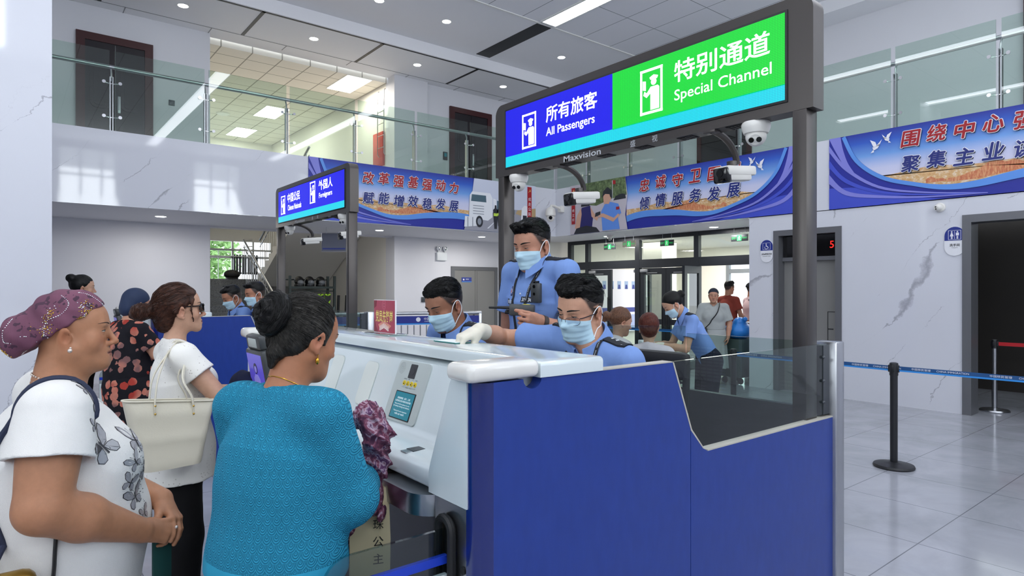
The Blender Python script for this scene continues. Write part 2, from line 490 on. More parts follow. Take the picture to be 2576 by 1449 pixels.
# ---- entrance lobby beyond the glass doors
XD, XO = 11.3, 16.2
M_LOBBY = mat('cream_lobby_paint', '#efece2', 0.6)
g = G()
g.box(XA + 0.25, XO, 12.05, 12.2, 0, ZS); g.box(XO, XO + 0.2, 4.0, 12.2, 2.6, 3.2); g.box(12.0, XO, 4.0, 4.15, 0, ZS)
g.box(XO, XO + 0.2, 10.4, 12.2, 0, 2.6)
struct(g.make('wall_lobby', M_LOBBY))
setbox('ceiling_9', 12.2, XO + 0.2, 4.0, 12.2, ZS, 3.2, M_LOBBY)
setbox('column_3', 12.9, 13.5, 10.1, 10.7, 0, ZS, M_LOBBY)

# ---- glazed entrance: frame with transoms, door leaves
M_DGLASS = thin_glass('door_glass', '#f2f7f4', 1.0)
posts = [(11.85, 11.72), (11.22, 11.11), (9.617, 9.488), (8.019, 7.902), (6.42, 6.30), (5.90, 5.87)]
g = G()
for a, b in posts: g.box(XD, XD + 0.1, b, a, 0, 2.86)
for (a, b) in zip([p[1] for p in posts[:-1]], [p[0] for p in posts[1:]]): g.box(XD + 0.003, XD + 0.097, b, a, 2.77, 2.86); g.box(XD + 0.003, XD + 0.097, b, a, 2.13, 2.32)
fr = struct(g.make('window_10', M_ANTH))
gg = G()
for (a, b) in zip([p[1] for p in posts[:-1]], [p[0] for p in posts[1:]]): gg.box(XD + 0.045, XD + 0.055, b, a, 2.32, 2.77)
gg.box(XD + 0.045, XD + 0.055, 11.22, 11.72, 0.05, 2.13)
gg.make('transom_glass', M_DGLASS, fr)
def leaf(name, hy, wy, ang, handle=True):
    """door leaf hinged at y=hy, reaching wy (signed width), opened by ang degrees"""
    r = bpy.data.objects.new(name, None); COL.objects.link(r); r['kind'] = 'structure'
    r.location = (XD + 0.05, hy, 0); r.rotation_euler = (0, 0, math.radians(ang)); FRAME[r.name] = Matrix.Identity(4)
    s = 1 if wy > 0 else -1; w = abs(wy)
    g = G(); B = lambda a, b, z0, z1: g.box(-0.03, 0.03, s * a, s * b, z0, z1)
    B(0.005, 0.115, 0.02, 2.12); B(w - 0.115, w - 0.005, 0.02, 2.12); B(0.115, w - 0.115, 1.98, 2.12); B(0.115, w - 0.115, 0.02, 0.16); B(0.115, w - 0.115, 0.86, 0.98)
    g.make('leaf_frame', M_ANTH, r)
    G().box(-0.005, 0.005, s * 0.115, s * (w - 0.115), 0.16, 1.98).make('leaf_glass', M_DGLASS, r)
    G().tube([(-0.08, s * (w - 0.06), 0.75), (-0.08, s * (w - 0.06), 1.45)], 0.016).box(-0.08, 0, s * (w - 0.065), s * (w - 0.055), 0.8, 0.815).box(-0.08, 0, s * (w - 0.065), s * (w - 0.055), 1.39, 1.405).make('door_handle', M_BLACK, r)
    c = G().box(-0.075, -0.03, s * 0.02, s * 0.24, 2.03, 2.10, 0.01).box(-0.06, -0.045, s * 0.2, s * 0.5, 2.005, 2.02)
    c.make('door_closer', mat('silver_closer', '#aeb0b2', 0.35, 0.7), r)
    return r
leaf('door_1', 11.10, -0.735, 0)
leaf('door_2', 9.63, 0.735, -78)
leaf('door_3', 9.475, -0.72, 0)
leaf('door_4', 8.03, 0.72, 0)
leaf('door_5', 7.89, -0.73, -82)
# outer doors, far side of the lobby
g = G()
for y in (4.2, 5.3, 6.4, 7.5, 8.6, 9.5, 10.3): g.box(XO - 0.004, XO + 0.104, y, y + 0.1, 0, 2.6)
g.box(XO, XO + 0.1, 4.15, 10.4, 2.5, 2.6); g.box(XO, XO + 0.1, 4.15, 10.4, 2.1, 2.22); g.box(XO, XO + 0.1, 4.15, 10.4, 0, 0.12)
struct(g.make('door_6', mat('grey_aluminium', '#8a9096', 0.4, 0.3)))
setbox('ground_outside', XO + 0.2, 60, -20, 40, -0.25, -0.02, mat('pale_paving', '#e6e4de', 0.8))  # one even pale paving colour

# ---- side doors
def door_frame(g, x, y0, y1, z1, w=0.09, t0=-0.02, t1=0.26):
    g.box(x + t0, x + t1, y0, y0 + w, 0, z1); g.box(x + t0, x + t1, y1 - w, y1, 0, z1); g.box(x + t0, x + t1, y0 + w, y1 - w, z1 - w, z1)
g = G(); door_frame(g, XA, 4.34, 5.42, 2.6); g.box(XA + 0.1, XA + 0.2, 4.43, 5.33, 2.10, 2.16)
g.box(XA + 0.15, XA + 0.18, 4.43, 5.33, 2.16, 2.52)
d = struct(g.make('door_7', M_FRAMEGREY))
G().box(XA + 0.17, XA + 0.215, 4.43, 5.33, 0.01, 2.10).make('door_leaf', M_DOORGREY, d)
gl = G()
for (a, b, c, e) in ((4.62, 4.63, 0.75, 1.3), (4.505, 4.63, 1.29, 1.30), (4.505, 4.63, 0.75, 0.76), (4.5, 4.51, 0.05, 0.75), (4.54, 4.63, 1.02, 1.035)): gl.box(XA + 0.166, XA + 0.172, a, b, c, e)
gl.make('door_groove', M_BLACK, d)
G().box(XA + 0.12, XA + 0.151, 4.44, 5.32, 2.17, 2.51).make('display_window', mat('smoked_glass', '#101012', 0.08), d)
led = G(); put_text(led, '56', (XA + 0.119, 4.50, 2.34), (0, -1, 0), (0, 0, 1), height=0.11)
led.make('display_digits', mat('red_led', '#ff2018', 0.5, emit='#ff2018', estr=1.6), d)
g = G(); door_frame(g, XA, 0.9, 2.80, 2.62, 0.1)
struct(g.make('door_8', M_FRAMEGREY))
# double door on the ground floor, north wall
g = G(); g.box(8.53, 8.62, YW - 0.04, YW, 0, 2.21); g.box(9.86, 9.95, YW - 0.04, YW, 0, 2.21); g.box(8.62, 9.86, YW - 0.04, YW, 2.12, 2.21)
d = struct(g.make('door_9', M_FRAMEGREY))
G().box(8.62, 9.24, YW - 0.025, YW - 0.001, 0.01, 2.12).make('door_leaf', M_DOORGREY, d)
G().box(9.25, 9.86, YW - 0.025, YW - 0.001, 0.01, 2.12).make('door_leaf', M_DOORGREY, d)
gl = G().box(9.07, 9.075, YW - 0.027, YW - 0.024, 0.05, 1.05).box(9.07, 9.24, YW - 0.027, YW - 0.024, 1.05, 1.055).box(9.30, 9.305, YW - 0.027, YW - 0.024, 0.05, 2.1)
gl.make('door_groove', M_BLACK, d)
G().lathe([(0.028, 0), (0.028, 0.012)], seg=14, M=Matrix.Translation((9.2, YW - 0.025, 0.98)) @ Matrix.Rotation(math.pi / 2, 4, 'X')).tube([(9.2, YW - 0.03, 0.98), (9.2, YW - 0.07, 0.98), (9.08, YW - 0.07, 0.98)], 0.009).make('door_handle', M_BLACK, d)
# upper doors
def upper_door(n, x0, x1, z1):
    g = G(); w = 0.13
    g.box(x0, x0 + w, YW - 0.06, YW, ZF, z1); g.box(x1 - w, x1, YW - 0.06, YW, ZF, z1); g.box(x0 + w, x1 - w, YW - 0.06, YW, z1 - w, z1)
    d = struct(g.make('door_%d' % n, M_REDWOOD))
    xm = (x0 + x1) / 2
    for a, b in ((x0 + w, xm - 0.006), (xm + 0.006, x1 - w)):
        p = G().box(a, b, YW - 0.035, YW - 0.001, ZF, z1 - w)
        c = (a + b) / 2
        for k, (hw, zz0, zz1) in enumerate(((0.15, 0.25, 0.85), (0.15, 1.0, 1.9))):
            p.prism(rrect(2 * hw, zz1 - zz0, 0.1), (c, YW - 0.035, ZF + (zz0 + zz1) / 2), (1, 0, 0), (0, 0, 1), 0.012)
            p.prism(rrect(2 * hw - 0.1, zz1 - zz0 - 0.1, 0.06), (c, YW - 0.047, ZF + (zz0 + zz1) / 2), (1, 0, 0), (0, 0, 1), 0.01)
        p.make('door_leaf', M_DARKDOOR, d)
    h = G().box(xm + 0.03, xm + 0.075, YW - 0.06, YW - 0.035, ZF + 0.95, ZF + 1.25, 0.008).tube([(xm + 0.05, YW - 0.075, ZF + 1.0), (xm + 0.05, YW - 0.075, ZF + 1.2)], 0.01)
    h.make('door_handle', M_STEEL, d)
upper_door(10, 0.91, 2.07, 6.08); upper_door(11, 8.48, 9.75, 6.14)
g = G(); g.box(XW - 0.06, XW, 2.5, 2.63, ZF, 6.1); g.box(XW - 0.06, XW, 1.2, 1.33, ZF, 6.1); g.box(XW - 0.06, XW, 1.33, 2.5, 5.97, 6.1)
d = struct(g.make('door_12', M_REDWOOD)); G().box(XW - 0.03, XW - 0.001, 1.33, 2.5, ZF, 5.97).make('door_leaf', M_DARKDOOR, d)
g = G(); g.box(XW - 0.05, XW, 8.3, 8.4, ZF, 6.1); g.box(XW - 0.05, XW, 7.1, 7.2, ZF, 6.1)
d = struct(g.make('door_13', M_REDWOOD)); G().box(XW - 0.03, XW - 0.001, 7.2, 8.3, ZF, 6.05).make('door_leaf', M_DARKDOOR, d)

# ---------------------------------------------------------------- ceiling lamps
M_STRIP = mat('strip_lamp_diffuser', '#ffffff', 0.5, emit='#f2f6ff', estr=9.0)
M_SPOT = mat('spot_lamp_lens', '#ffffff', 0.5, emit='#fbfdff', estr=16.0)
for i, (sx_, y0_, y1_) in enumerate(STRIPS):
    t = thing('strip_light', ['long white ceiling strip light reflected at the left of the glass balustrade', 'long white ceiling strip light between the other two strips', 'white ceiling strip light whose end meets the pale trim by the black slot'][i], 'ceiling light', (sx_, (y0_ + y1_) / 2, 6.8), 0, 'ceiling strip lights')
    g = G(); g.box(sx_ - 0.2, sx_ - 0.17, y0_, y1_, 6.775, 6.8); g.box(sx_ + 0.17, sx_ + 0.2, y0_, y1_, 6.775, 6.8); g.box(sx_ - 0.17, sx_ + 0.17, y0_, y0_ + 0.03, 6.775, 6.8); g.box(sx_ - 0.17, sx_ + 0.17, y1_ - 0.03, y1_, 6.775, 6.8)
    g.make('frame', mat('pale_trim'), t)
    G().box(sx_ - 0.17, sx_ + 0.17, y0_ + 0.03, y1_ - 0.03, 6.785, 6.7995).make('diffuser', M_STRIP, t)
setbox('trim_4', 8.02, 8.38, 9.26, 11.3, 6.79, 6.8005, M_BLACK)
def downlight(x, y, z, label, grp):
    t = thing('downlight', label, 'ceiling light', (x, y, z), 0, grp)
    G().lathe([(0.075, -0.001), (0.095, -0.004), (0.1, -0.001)], (x, y, z), 20).make('rim', mat('pale_trim'), t)
    G().lathe([(0.002, -0.006), (0.078, -0.006), (0.078, -0.0005)], (x, y, z), 20).make('lens', M_SPOT, t)
    return t
for i, x in enumerate((2.0, 3.6, 5.19, 6.61, 9.63)):
    downlight(x, 10.3, 6.8, ['round spot in the smooth ceiling, out past the left end of its row', 'round spot in the smooth ceiling, second of its row from the left', 'round spot in the smooth ceiling cut by the top edge of the picture', 'round spot in the smooth ceiling just right of the top centre', 'round spot in the smooth ceiling to the right of the black slot'][i], 'ceiling spots')
for i, x in enumerate((0.05, 2.38, 4.70, 7.02, 9.4)):
    downlight(x, 12.12, 6.56, ['round spot in the walkway ceiling above the column', 'round spot in the walkway ceiling near the brown double door', 'round spot in the walkway ceiling above the left part of the lit corridor', 'round spot in the walkway ceiling by the right end of the lit corridor', 'round spot in the walkway ceiling behind the large sign'][i], 'walkway spots')
for i, (x, y) in enumerate(((10.8, 10.0), (10.8, 7.2), (6.0, 11.9), (2.0, 11.9))):
    downlight(x, y, ZS, ['round spot in the soffit before the left entrance door', 'round spot in the soffit before the open entrance door', 'round spot in the soffit by the stair opening', 'round spot in the soffit by the plain white wall'][i], 'soffit spots')
for (x, y, e) in ((6.0, 11.9, 26), (2.0, 11.9, 22), (8.6, 11.9, 30), (10.8, 10.0, 22), (10.8, 7.2, 22)):
    area_light('soffit_spot_glow', (x, y, ZS - 0.02), (0, 0, 0), 0.5, 0.5, e, (1, 0.97, 0.92))
downlight(8.6, 11.9, ZS, 'round spot in the soffit by the white wall with the emergency lamp', 'soffit spots')
M_PANEL = mat('panel_lamp_diffuser', '#ffffff', 0.5, emit='#fff6e4', estr=7.0)
for i, (x, y) in enumerate(((6.25, 13.95), (5.6, 17.5), (5.6, 20.3))):
    t = thing('panel_light', ['square bright panel light at the mouth of the upper corridor', 'panel light half way down the upper corridor', 'panel light at the far end of the upper corridor'][i], 'ceiling light', (x, y, 6.45), 0, 'corridor panel lights')
    G().box(x - 0.31, x + 0.31, y - 0.61, y + 0.61, 6.44, 6.45).make('frame', mat('pale_trim'), t)
    G().box(x - 0.29, x + 0.29, y - 0.59, y + 0.59, 6.436, 6.441).make('diffuser', M_PANEL, t)
    area_light('corridor_lamp_glow', (x, y, 6.42), (0, 0, 0), 0.55, 1.1, 45, (1, 0.95, 0.85))
t = tag(G().lathe([(0.02, -0.05), (0.16, -0.03), (0.18, 0)], (4.6, 18.4, 6.45), 24).make('ceiling_speaker', mat('pale_trim')), 'small round vent on the tiled ceiling of the upper corridor', 'vent')
area_light('lobby_fill_glow', (14.0, 8.0, 2.84), (0, 0, 0), 3.0, 6.0, 300, (1, 0.98, 0.93))  # fill lamp added to brighten the lobby, no fitting behind it
# ---------------------------------------------------------------- inspection booth
M_BLUE = mat('royal_blue_laminate', '#1b3390', 0.32, spec=0.45)
_n = N(M_BLUE); _sc = _n.noise(_n.mapping(_n.coord(), (9, 9, 3)), 3.0, 3)
_n.color(_n.ramp(_sc, [(0.3, '#1c3786'), (0.75, '#213d90')]))
M_BLUEGLOSS = mat('deep_blue_gloss', '#14246a', 0.12, coat=0.5)
M_WHITE = mat('white_solid_surface', '#d3dddf', 0.12, coat=0.6)
M_WHITEC = mat('cream_white_cap', '#dedcd6', 0.2, coat=0.4)
M_SOFTGREY = mat('pale_grey_plastic', '#b4bcba', 0.45)
M_NAVYCAB = mat('dark_navy_cabinet', '#151a34', 0.18)
M_GUN = mat('gunmetal_panel', '#4b4f54', 0.35, 0.5)
M_BGLASS = thin_glass('booth_glass', '#e6efec', 0.8)
M_CHIP = mat('bare_board_edge', '#b7b2a8', 0.7)
M_RUBBER = mat('black_rubber', '#141517', 0.55)
X_, Y_, Z_ = Vector((1, 0, 0)), Vector((0, 1, 0)), Vector((0, 0, 1))
NX, NY = -X_, -Y_

booth = thing('inspection_booth', 'blue and white inspection counter in front, with a red standing sign on top', 'counter', (1.0, 1.39, 0), 0, 'inspection booths')
# blue end panel with a slanted step and a half round notch
YP = 1.39
nt = [(1.186 + 0.035 * math.cos(a), 1.392 + 0.03 * math.sin(a)) for a in [math.pi * (1 + k / 8) for k in range(9)]]
pts = [(1.045, 0.02), (1.9395, 0.02), (1.9395, 1.141), (1.835, 1.39)] + [(1.835, 1.39)] + nt[::-1] + [(1.045, 1.392)]
pts = [p for i, p in enumerate(pts) if i == 0 or (abs(p[0] - pts[i - 1][0]) + abs(p[1] - pts[i - 1][1])) > 1e-5]
G().prism(pts, (0, YP + 0.04, 0), X_, Z_, 0.04).make('end_panel', M_BLUE, booth)
pts = [(1.9425, 0.02), (3.05, 0.02), (3.05, 1.045), (2.045, 1.045), (2.015, 1.06), (1.9425, 1.135)]
G().prism(pts, (0, YP + 0.04, 0), X_, Z_, 0.04).make('end_panel', M_BLUE, booth)
g = G().box(2.045, 3.05, YP - 0.001, YP + 0.041, 1.045, 1.05).box(1.25, 1.83, YP - 0.001, YP + 0.041, 1.391, 1.395)
g.prism([(1.835, 1.391), (1.842, 1.391), (1.948, 1.139), (1.9425, 1.135)], (0, YP + 0.041, 0), X_, Z_, 0.042)
g.prism([(1.9425, 1.135), (1.948, 1.139), (2.018, 1.064), (2.015, 1.06)], (0, YP + 0.041, 0), X_, Z_, 0.042)
g.make('panel_edge', M_CHIP, booth)
g = G()
for (a, b, r_) in ((-90, 0, 0.05),):
    pass
arc = [(1.045 - 0.05 * math.sin(math.radians(t)), YP + 0.05 - 0.05 * math.cos(math.radians(t))) for t in range(0, 91, 10)]
g.prism([(1.045, YP + 0.06)] + [(x, y) for x, y in arc] + [(0.995, YP + 0.06)], (0, 0, 0.02), X_, Y_, 1.372)
g.make('corner_profile', M_BLUEGLOSS, booth)
# glass let into the step of the end panel
G().prism([(1.835, 1.39), (2.0, 1.06), (3.03, 1.06), (3.03, 1.392)], (0, YP + 0.028, 0), X_, Z_, 0.01).make('end_glass', M_BGLASS, booth)
g = G().box(3.05, 3.13, YP - 0.02, YP + 0.09, 0, 1.40, 0.008)
g.make('corner_post', M_STEEL, booth)
g = G().box(2.99, 3.05, YP + 0.015, YP + 0.055, 1.06, 1.385)
for z in (1.12, 1.22, 1.33): g.sphere((2.985, YP + 0.012, z), 0.008, 8, 6)
g.make('glass_clip', M_GUN, booth)
# moulded white front
YE = 3.47
prof = [(1.30, 1.385), (1.228, 1.372), (1.19, 1.27), (1.148, 1.155), (1.138, 1.137), (1.12, 1.124), (1.09, 1.116), (1.03, 1.112), (1.008, 1.106), (0.997, 1.092), (0.997, 1.06), (1.002, 1.048), (1.012, 1.042), (1.30, 1.042)]
g = G().prism(prof, (0, 1.44, 0), X_, Z_, -(YE - 1.49))
g.make('front_moulding', M_WHITE, booth, ang=50)
for s, y in ((1, 1.442), (-1, YE)):
    q = [(0, 1.395), (0.075, 1.395), (0.085, 1.38), (0.19, 1.13), (0.2, 1.10), (0.2, 1.04), (0, 1.04)]
    g = G(); g.prism([(s * a, b) for a, b in q], (0.99, y, 0), Y_ , Z_, -0.26 if True else 0)
    v = np.array(g.v); v[:, 0] = 0.99 + (np.abs(v[:, 0] - 0.99) > 1e-6) * 0.26; g.v = [tuple(p) for p in v]
    g.make('cheek', M_WHITE, booth)
# top: end caps and main slab
def cap(y0, y1, nm):
    G().box(0.955, 1.206, y0, y1, 1.396, 1.448, 0.02, 4).make(nm, M_WHITEC, booth)
cap(1.375, 1.50, 'end_cap'); cap(3.37, 3.495, 'end_cap')
sl = [(1.212, 1.385), (1.475, 1.385), (1.49, 1.40), (1.49, 3.47), (1.48, 3.48), (1.212, 3.48), (1.212, 3.36), (1.25, 3.34), (1.25, 1.53), (1.212, 1.5)]
bm = bmesh.new()
vs = [bm.verts.new((x, y, 1.392)) for x, y in sl]; f = bm.faces.new(vs)
r = bmesh.ops.extrude_face_region(bm, geom=[f]); ev = [e for e in r['geom'] if isinstance(e, bmesh.types.BMVert)]
bmesh.ops.translate(bm, verts=ev, vec=(0, 0, 0.045))
tops = [e for e in bm.edges if all(v.co.z > 1.42 for v in e.verts)]
bmesh.ops.recalc_face_normals(bm, faces=list(bm.faces))
bmesh.ops.bevel(bm, geom=tops, offset=0.014, segments=3, profile=0.5, affect='EDGES')
bm.verts.index_update()
g = G(); g.add([v.co[:] for v in bm.verts], [tuple(v.index for v in f.verts) for f in bm.faces]); bm.free()
g.make('worktop', M_WHITE, booth)
G().box(1.25, 1.75, 1.45, 3.5, 0.93, 0.96).make('desk_shelf', M_SOFTGREY, booth)
# inset panels in the front (plane of the sloping face)
FD = (Vector((1.228, 0, 1.372)) - Vector((1.148, 0, 1.155))).normalized()     # up along the face
FN = Vector((-FD.z, 0, FD.x))
def face_pt(y, s): return Vector((1.148, y, 1.155)) + FD * s
for (y0, y1) in ((1.63, 1.76), (2.40, 2.52), (2.74, 2.86)):
    c = face_pt((y0 + y1) / 2, 0.105)
    g = G(); g.prism(rrect(y1 - y0, 0.19, 0.03), c - FN * 0.004, NY, FD, 0.0065, 0); g.prism(rrect(y1 - y0 - 0.006, 0.184, 0.027), c - FN * 0.002, NY, FD, 0.006, 1)
    g.make('inset_panel', [M_SOFTGREY, mat('pale_ivory_panel', '#d8ddd8', 0.25)], booth)
g = G(); c = Vector((1.07, 1.86, 1.1145)); g.box(1.045, 1.10, 1.83, 1.875, 1.112, 1.1165, mat=0); g.box(1.02, 1.045, 1.835, 1.87, 1.111, 1.115, mat=1)
g.make('document_reader', [M_GUN, M_STEEL], booth)
# rating panel with camera window, four smiley buttons and a screen
c = face_pt(2.117, 0.112)
g = G(); g.prism(rrect(0.236, 0.232, 0.018), c - FN * 0.004, NY, FD, 0.010)
rp = g.make('rating_panel', M_SOFTGREY, booth)
q = lambda u, v, n=0.006: c + NY * u + FD * v + FN * n
G().prism(rrect(0.05, 0.055, 0.004), q(0.0, 0.078), NY, FD, 0.001).disc(q(0.0, 0.078, 0.007), 0.014, NY, FD, 0.0006).make('camera_window', mat('smoked_glass'), rp)
b = G()
for k in range(4): b.disc(q(-0.036 + 0.027 * k, 0.03), 0.0095, NY, FD, 0.003, 16, 0)
for k in range(4):
    u = -0.036 + 0.027 * k
    for du in (-0.0035, 0.0035): b.disc(q(u + du, 0.033, 0.0091), 0.0014, NY, FD, 0.0005, 6, 1)
    b.prism([(-0.005, -0.001), (0.005, -0.001), (0.0035, -0.005), (-0.0035, -0.005)], q(u, 0.03, 0.0091), NY, FD, 0.0005, 1)
b.make('rating_button', [mat('smiley_yellow', '#e3c51e', 0.4), M_BLACK], rp)
g = G()
for k, s_ in enumerate(('非常满意', '满意', '一般', '不满意')): put_text(g, s_, q(-0.036 + 0.027 * k, 0.046), NY, FD, height=0.005)
for k, s_ in enumerate(('Very satisfied', 'Satisfied', 'Neutral', 'Unsatisfied')): put_text(g, s_, q(-0.036 + 0.027 * k, 0.014), NY, FD, width=0.022)
for k in range(5):
    r_ = 0.004 + 0.0045 * k
    for j in range(6 + 5 * k):
        a = 2 * math.pi * j / (6 + 5 * k); g.disc(q(-0.085 + r_ * math.cos(a), 0.085 + r_ * math.sin(a)), 0.0009, NY, FD, 0.0004, 5)
g.make('panel_lettering', mat('grey_ink', '#54595a', 0.6), rp)
g = G(); g.prism(rrect(0.148, 0.105, 0.003), q(0.0, -0.055), NY, FD, 0.0015, 0); g.prism(rrect(0.138, 0.098, 0.002), q(0.0, -0.055, 0.0076), NY, FD, 0.0006, 1)
scn = g.make('rating_screen', [M_BLACK, mat('teal_screen', '#1f6f80', 0.2, emit='#2a7f8e', estr=0.35)], rp)
g = G()
put_text(g, '请摘掉眼镜、帽子、口罩', q(0, -0.029, 0.0084), NY, FD, width=0.095)
put_text(g, '以便录取边检办理身份核查采集', q(0, -0.040, 0.0084), NY, FD, width=0.115)
put_text(g, 'Please take off your glasses, hat, mask', q(0, -0.052, 0.0084), NY, FD, width=0.11)
put_text(g, 'for identity checking and collection', q(0, -0.061, 0.0084), NY, FD, width=0.118)
put_text(g, 'Thank you for your cooperation', q(0, -0.078, 0.0084), NY, FD, width=0.10)
put_text(g, 'with our work', q(0, -0.087, 0.0084), NY, FD, width=0.07)
g.make('screen_lettering', mat('screen_white', '#dfeef0', 0.5, emit='#cfe3e6', estr=0.5), rp)
# steel shelf, cheek plates, navy cabinet below
arc = [(1.06 - 0.10 + 0.10 * (1 - math.cos(math.radians(t))) , 1.70 - 0.10 * math.sin(math.radians(t))) for t in range(0, 91, 15)]
sh = [(0.955, 3.22), (0.955, 1.72)] + [(1.055 - 0.10 * math.cos(math.radians(t)), 1.72 - 0.10 * math.sin(math.radians(t))) for t in range(10, 91, 10)] + [(1.14, 1.62), (1.14, 3.32), (1.055, 3.32)] + [(1.055 - 0.1 * math.sin(math.radians(t)), 3.22 + 0.1 * math.cos(math.radians(t))) for t in range(10, 90, 10)]
G().prism(sh, (0, 0, 0.965), X_, Y_, 0.065).make('steel_shelf', M_STEEL, booth)
G().box(1.0, 1.12, 1.445, 1.62, 0.0, 1.042).make('steel_cheek', M_STEEL, booth); G().box(1.0, 1.12, 3.32, 3.46, 0.0, 1.042).make('steel_cheek', M_STEEL, booth)
G().box(1.08, 1.13, 1.62, 2.36, 0.0, 0.965).make('lower_cabinet', M_NAVYCAB, booth); G().box(1.08, 1.13, 2.364, 3.32, 0.0, 0.965).make('lower_cabinet', M_NAVYCAB, booth)
# inside: raised floor, back panel with glass, far end panel
G().box(1.52, 2.83, 1.45, 3.52, 0.0, 0.2).make('raised_floor', mat('grey_carpet_tile', '#5c6068', 0.9), booth)
G().box(2.99, 3.03, 1.48, 2.18, 0.0, 1.085).make('back_panel', M_GUN, booth); G().box(2.99, 3.03, 2.75, 3.55, 0.0, 1.085).make('back_panel', M_GUN, booth)
G().box(3.005, 3.015, 1.49, 2.18, 1.085, 1.40).make('back_glass', M_BGLASS, booth)
G().box(3.005, 3.015, 2.75, 3.55, 1.085, 1.40).make('back_glass', M_BGLASS, booth)
g = G().prism([(0, 0.3), (0.42, 0.3), (0.42, 1.44), (0, 1.44)], (3.01, 2.19, 0), (-0.62, 0.785, 0), Z_, 0.01)
g.make('glass_door', M_BGLASS, booth)
G().box(1.05, 3.05, 3.44, 3.48, 0.02, 1.04).make('far_panel', M_BLUE, booth)
# swing gate of the passenger lane
def make_gate(dy, label):
    t = thing('swing_gate', label, 'gate', (1.0, 1.55 + dy, 0), 0, 'glass lane gates')
    y = 1.545 + dy
    cr = [(0.69 - 0.07 * math.cos(math.radians(a)), 0.89 + 0.07 * math.sin(math.radians(a))) for a in range(0, 91, 15)]
    G().prism([(0.62, 0.2)] + cr + [(0.99, 0.96), (0.99, 0.2)], (0, y + 0.006, 0), X_, Z_, 0.012).make('glass_leaf', thin_glass('gate_glass', '#dde5e5', 1.0), t)
    g = G(); g.box(0.621, 0.99, y - 0.009, y + 0.009, 0.862, 0.885, mat=0); g.make('blue_stripe', mat('stripe_blue', '#1c3fc0', 0.4), t)
    g = G(); g.box(0.621, 0.99, y - 0.0085, y + 0.0085, 0.25, 0.83); g.make('frosted_band', mat('frosted_white', '#dfe9ea', 0.4), t)
    pts = [(0.985, y - 0.035, 0.0), (0.985, y - 0.035, 0.93)] + [(0.985, y - 0.035 * math.cos(math.radians(a)), 0.955 + 0.035 * math.sin(math.radians(a))) for a in range(0, 181, 20)] + [(0.985, y + 0.035, 0.93), (0.985, y + 0.035, 0)]
    G().tube(pts, 0.013, 10).make('rubber_seal', M_RUBBER, t)
    G().disc((0.999, y - 0.075, 0.86), 0.011, NY, Z_, 0.004).make('lock', M_BLACK, t)
    return t
gate1 = make_gate(0, 'clear glass lane gate with a blue stripe before the woman in turquoise')

# ---- things standing on the counter
t = thing('standing_sign', 'red acrylic standing sign with gold characters on the white counter top', 'sign', (1.36, 2.65, 1.4375))
G().box(1.315, 1.415, 2.53, 2.77, 1.4372, 1.447, 0.003).make('base', thin_glass('clear_acrylic', '#eef6f4', 1.4), t)
G().box(1.361, 1.367, 2.545, 2.755, 1.447, 1.60).make('acrylic_sheet', mat('acrylic_white_edge', '#e6e4e6', 0.15), t)
sg = G(); o = Vector((1.3605, 2.65, 1.524))
sg.prism([(-0.102, -0.075), (0.102, -0.075), (0.102, 0.073), (-0.102, 0.073)], o, NY, Z_, 0.0006, 0)
for r_, mm in ((0.022, 1), (0.017, 0), (0.011, 1), (0.004, 2)): sg.disc(o + Vector((-0.0007 - 0.0001 * (3 - r_ * 100), 0, 0.052)), r_, NY, Z_, 0.0003, 20, mm)
sg.prism([(-0.102, 0.073), (-0.075, 0.073), (-0.08, 0.045), (-0.102, 0.035)], o + NX * 0.0007, NY, Z_, 0.0003, 2)
sg.prism([(-0.102, -0.075), (-0.06, -0.075), (-0.08, -0.05), (-0.095, -0.02), (-0.102, -0.01)], o + NX * 0.0007, NY, Z_, 0.0003, 2)
sg.prism([(-0.06, -0.04), (-0.03, -0.03), (0, -0.022), (0.03, -0.03), (0.07, -0.042), (0.05, -0.055), (-0.045, -0.055)], o + NX * 0.0007, NY, Z_, 0.0003, 3)
for k in range(7): sg.prism([(-0.006, -0.01), (0.006, -0.01), (0.003, 0.016), (-0.004, 0.01)], o + NX * 0.001 + NY * (-0.04 + 0.013 * k) + Z_ * (-0.045 - 0.004 * abs(3 - k)), NY, Z_, 0.0003, 4)
put_text(sg, '党员先锋岗', o, NY, Z_, height=0.052, width=0.165, bold=0.02, mat=5, lift=0.0014)
sg.make('printed_sheet', [mat('print_crimson', '#a83a50', 0.3), mat('print_rose', '#bc5266', 0.3), mat('print_dark_red', '#7d1a2b', 0.3), mat('print_peach', '#d98a78', 0.3), mat('print_pale', '#e9d3cd', 0.3), mat('print_gold', '#e6cf72', 0.35)], t)
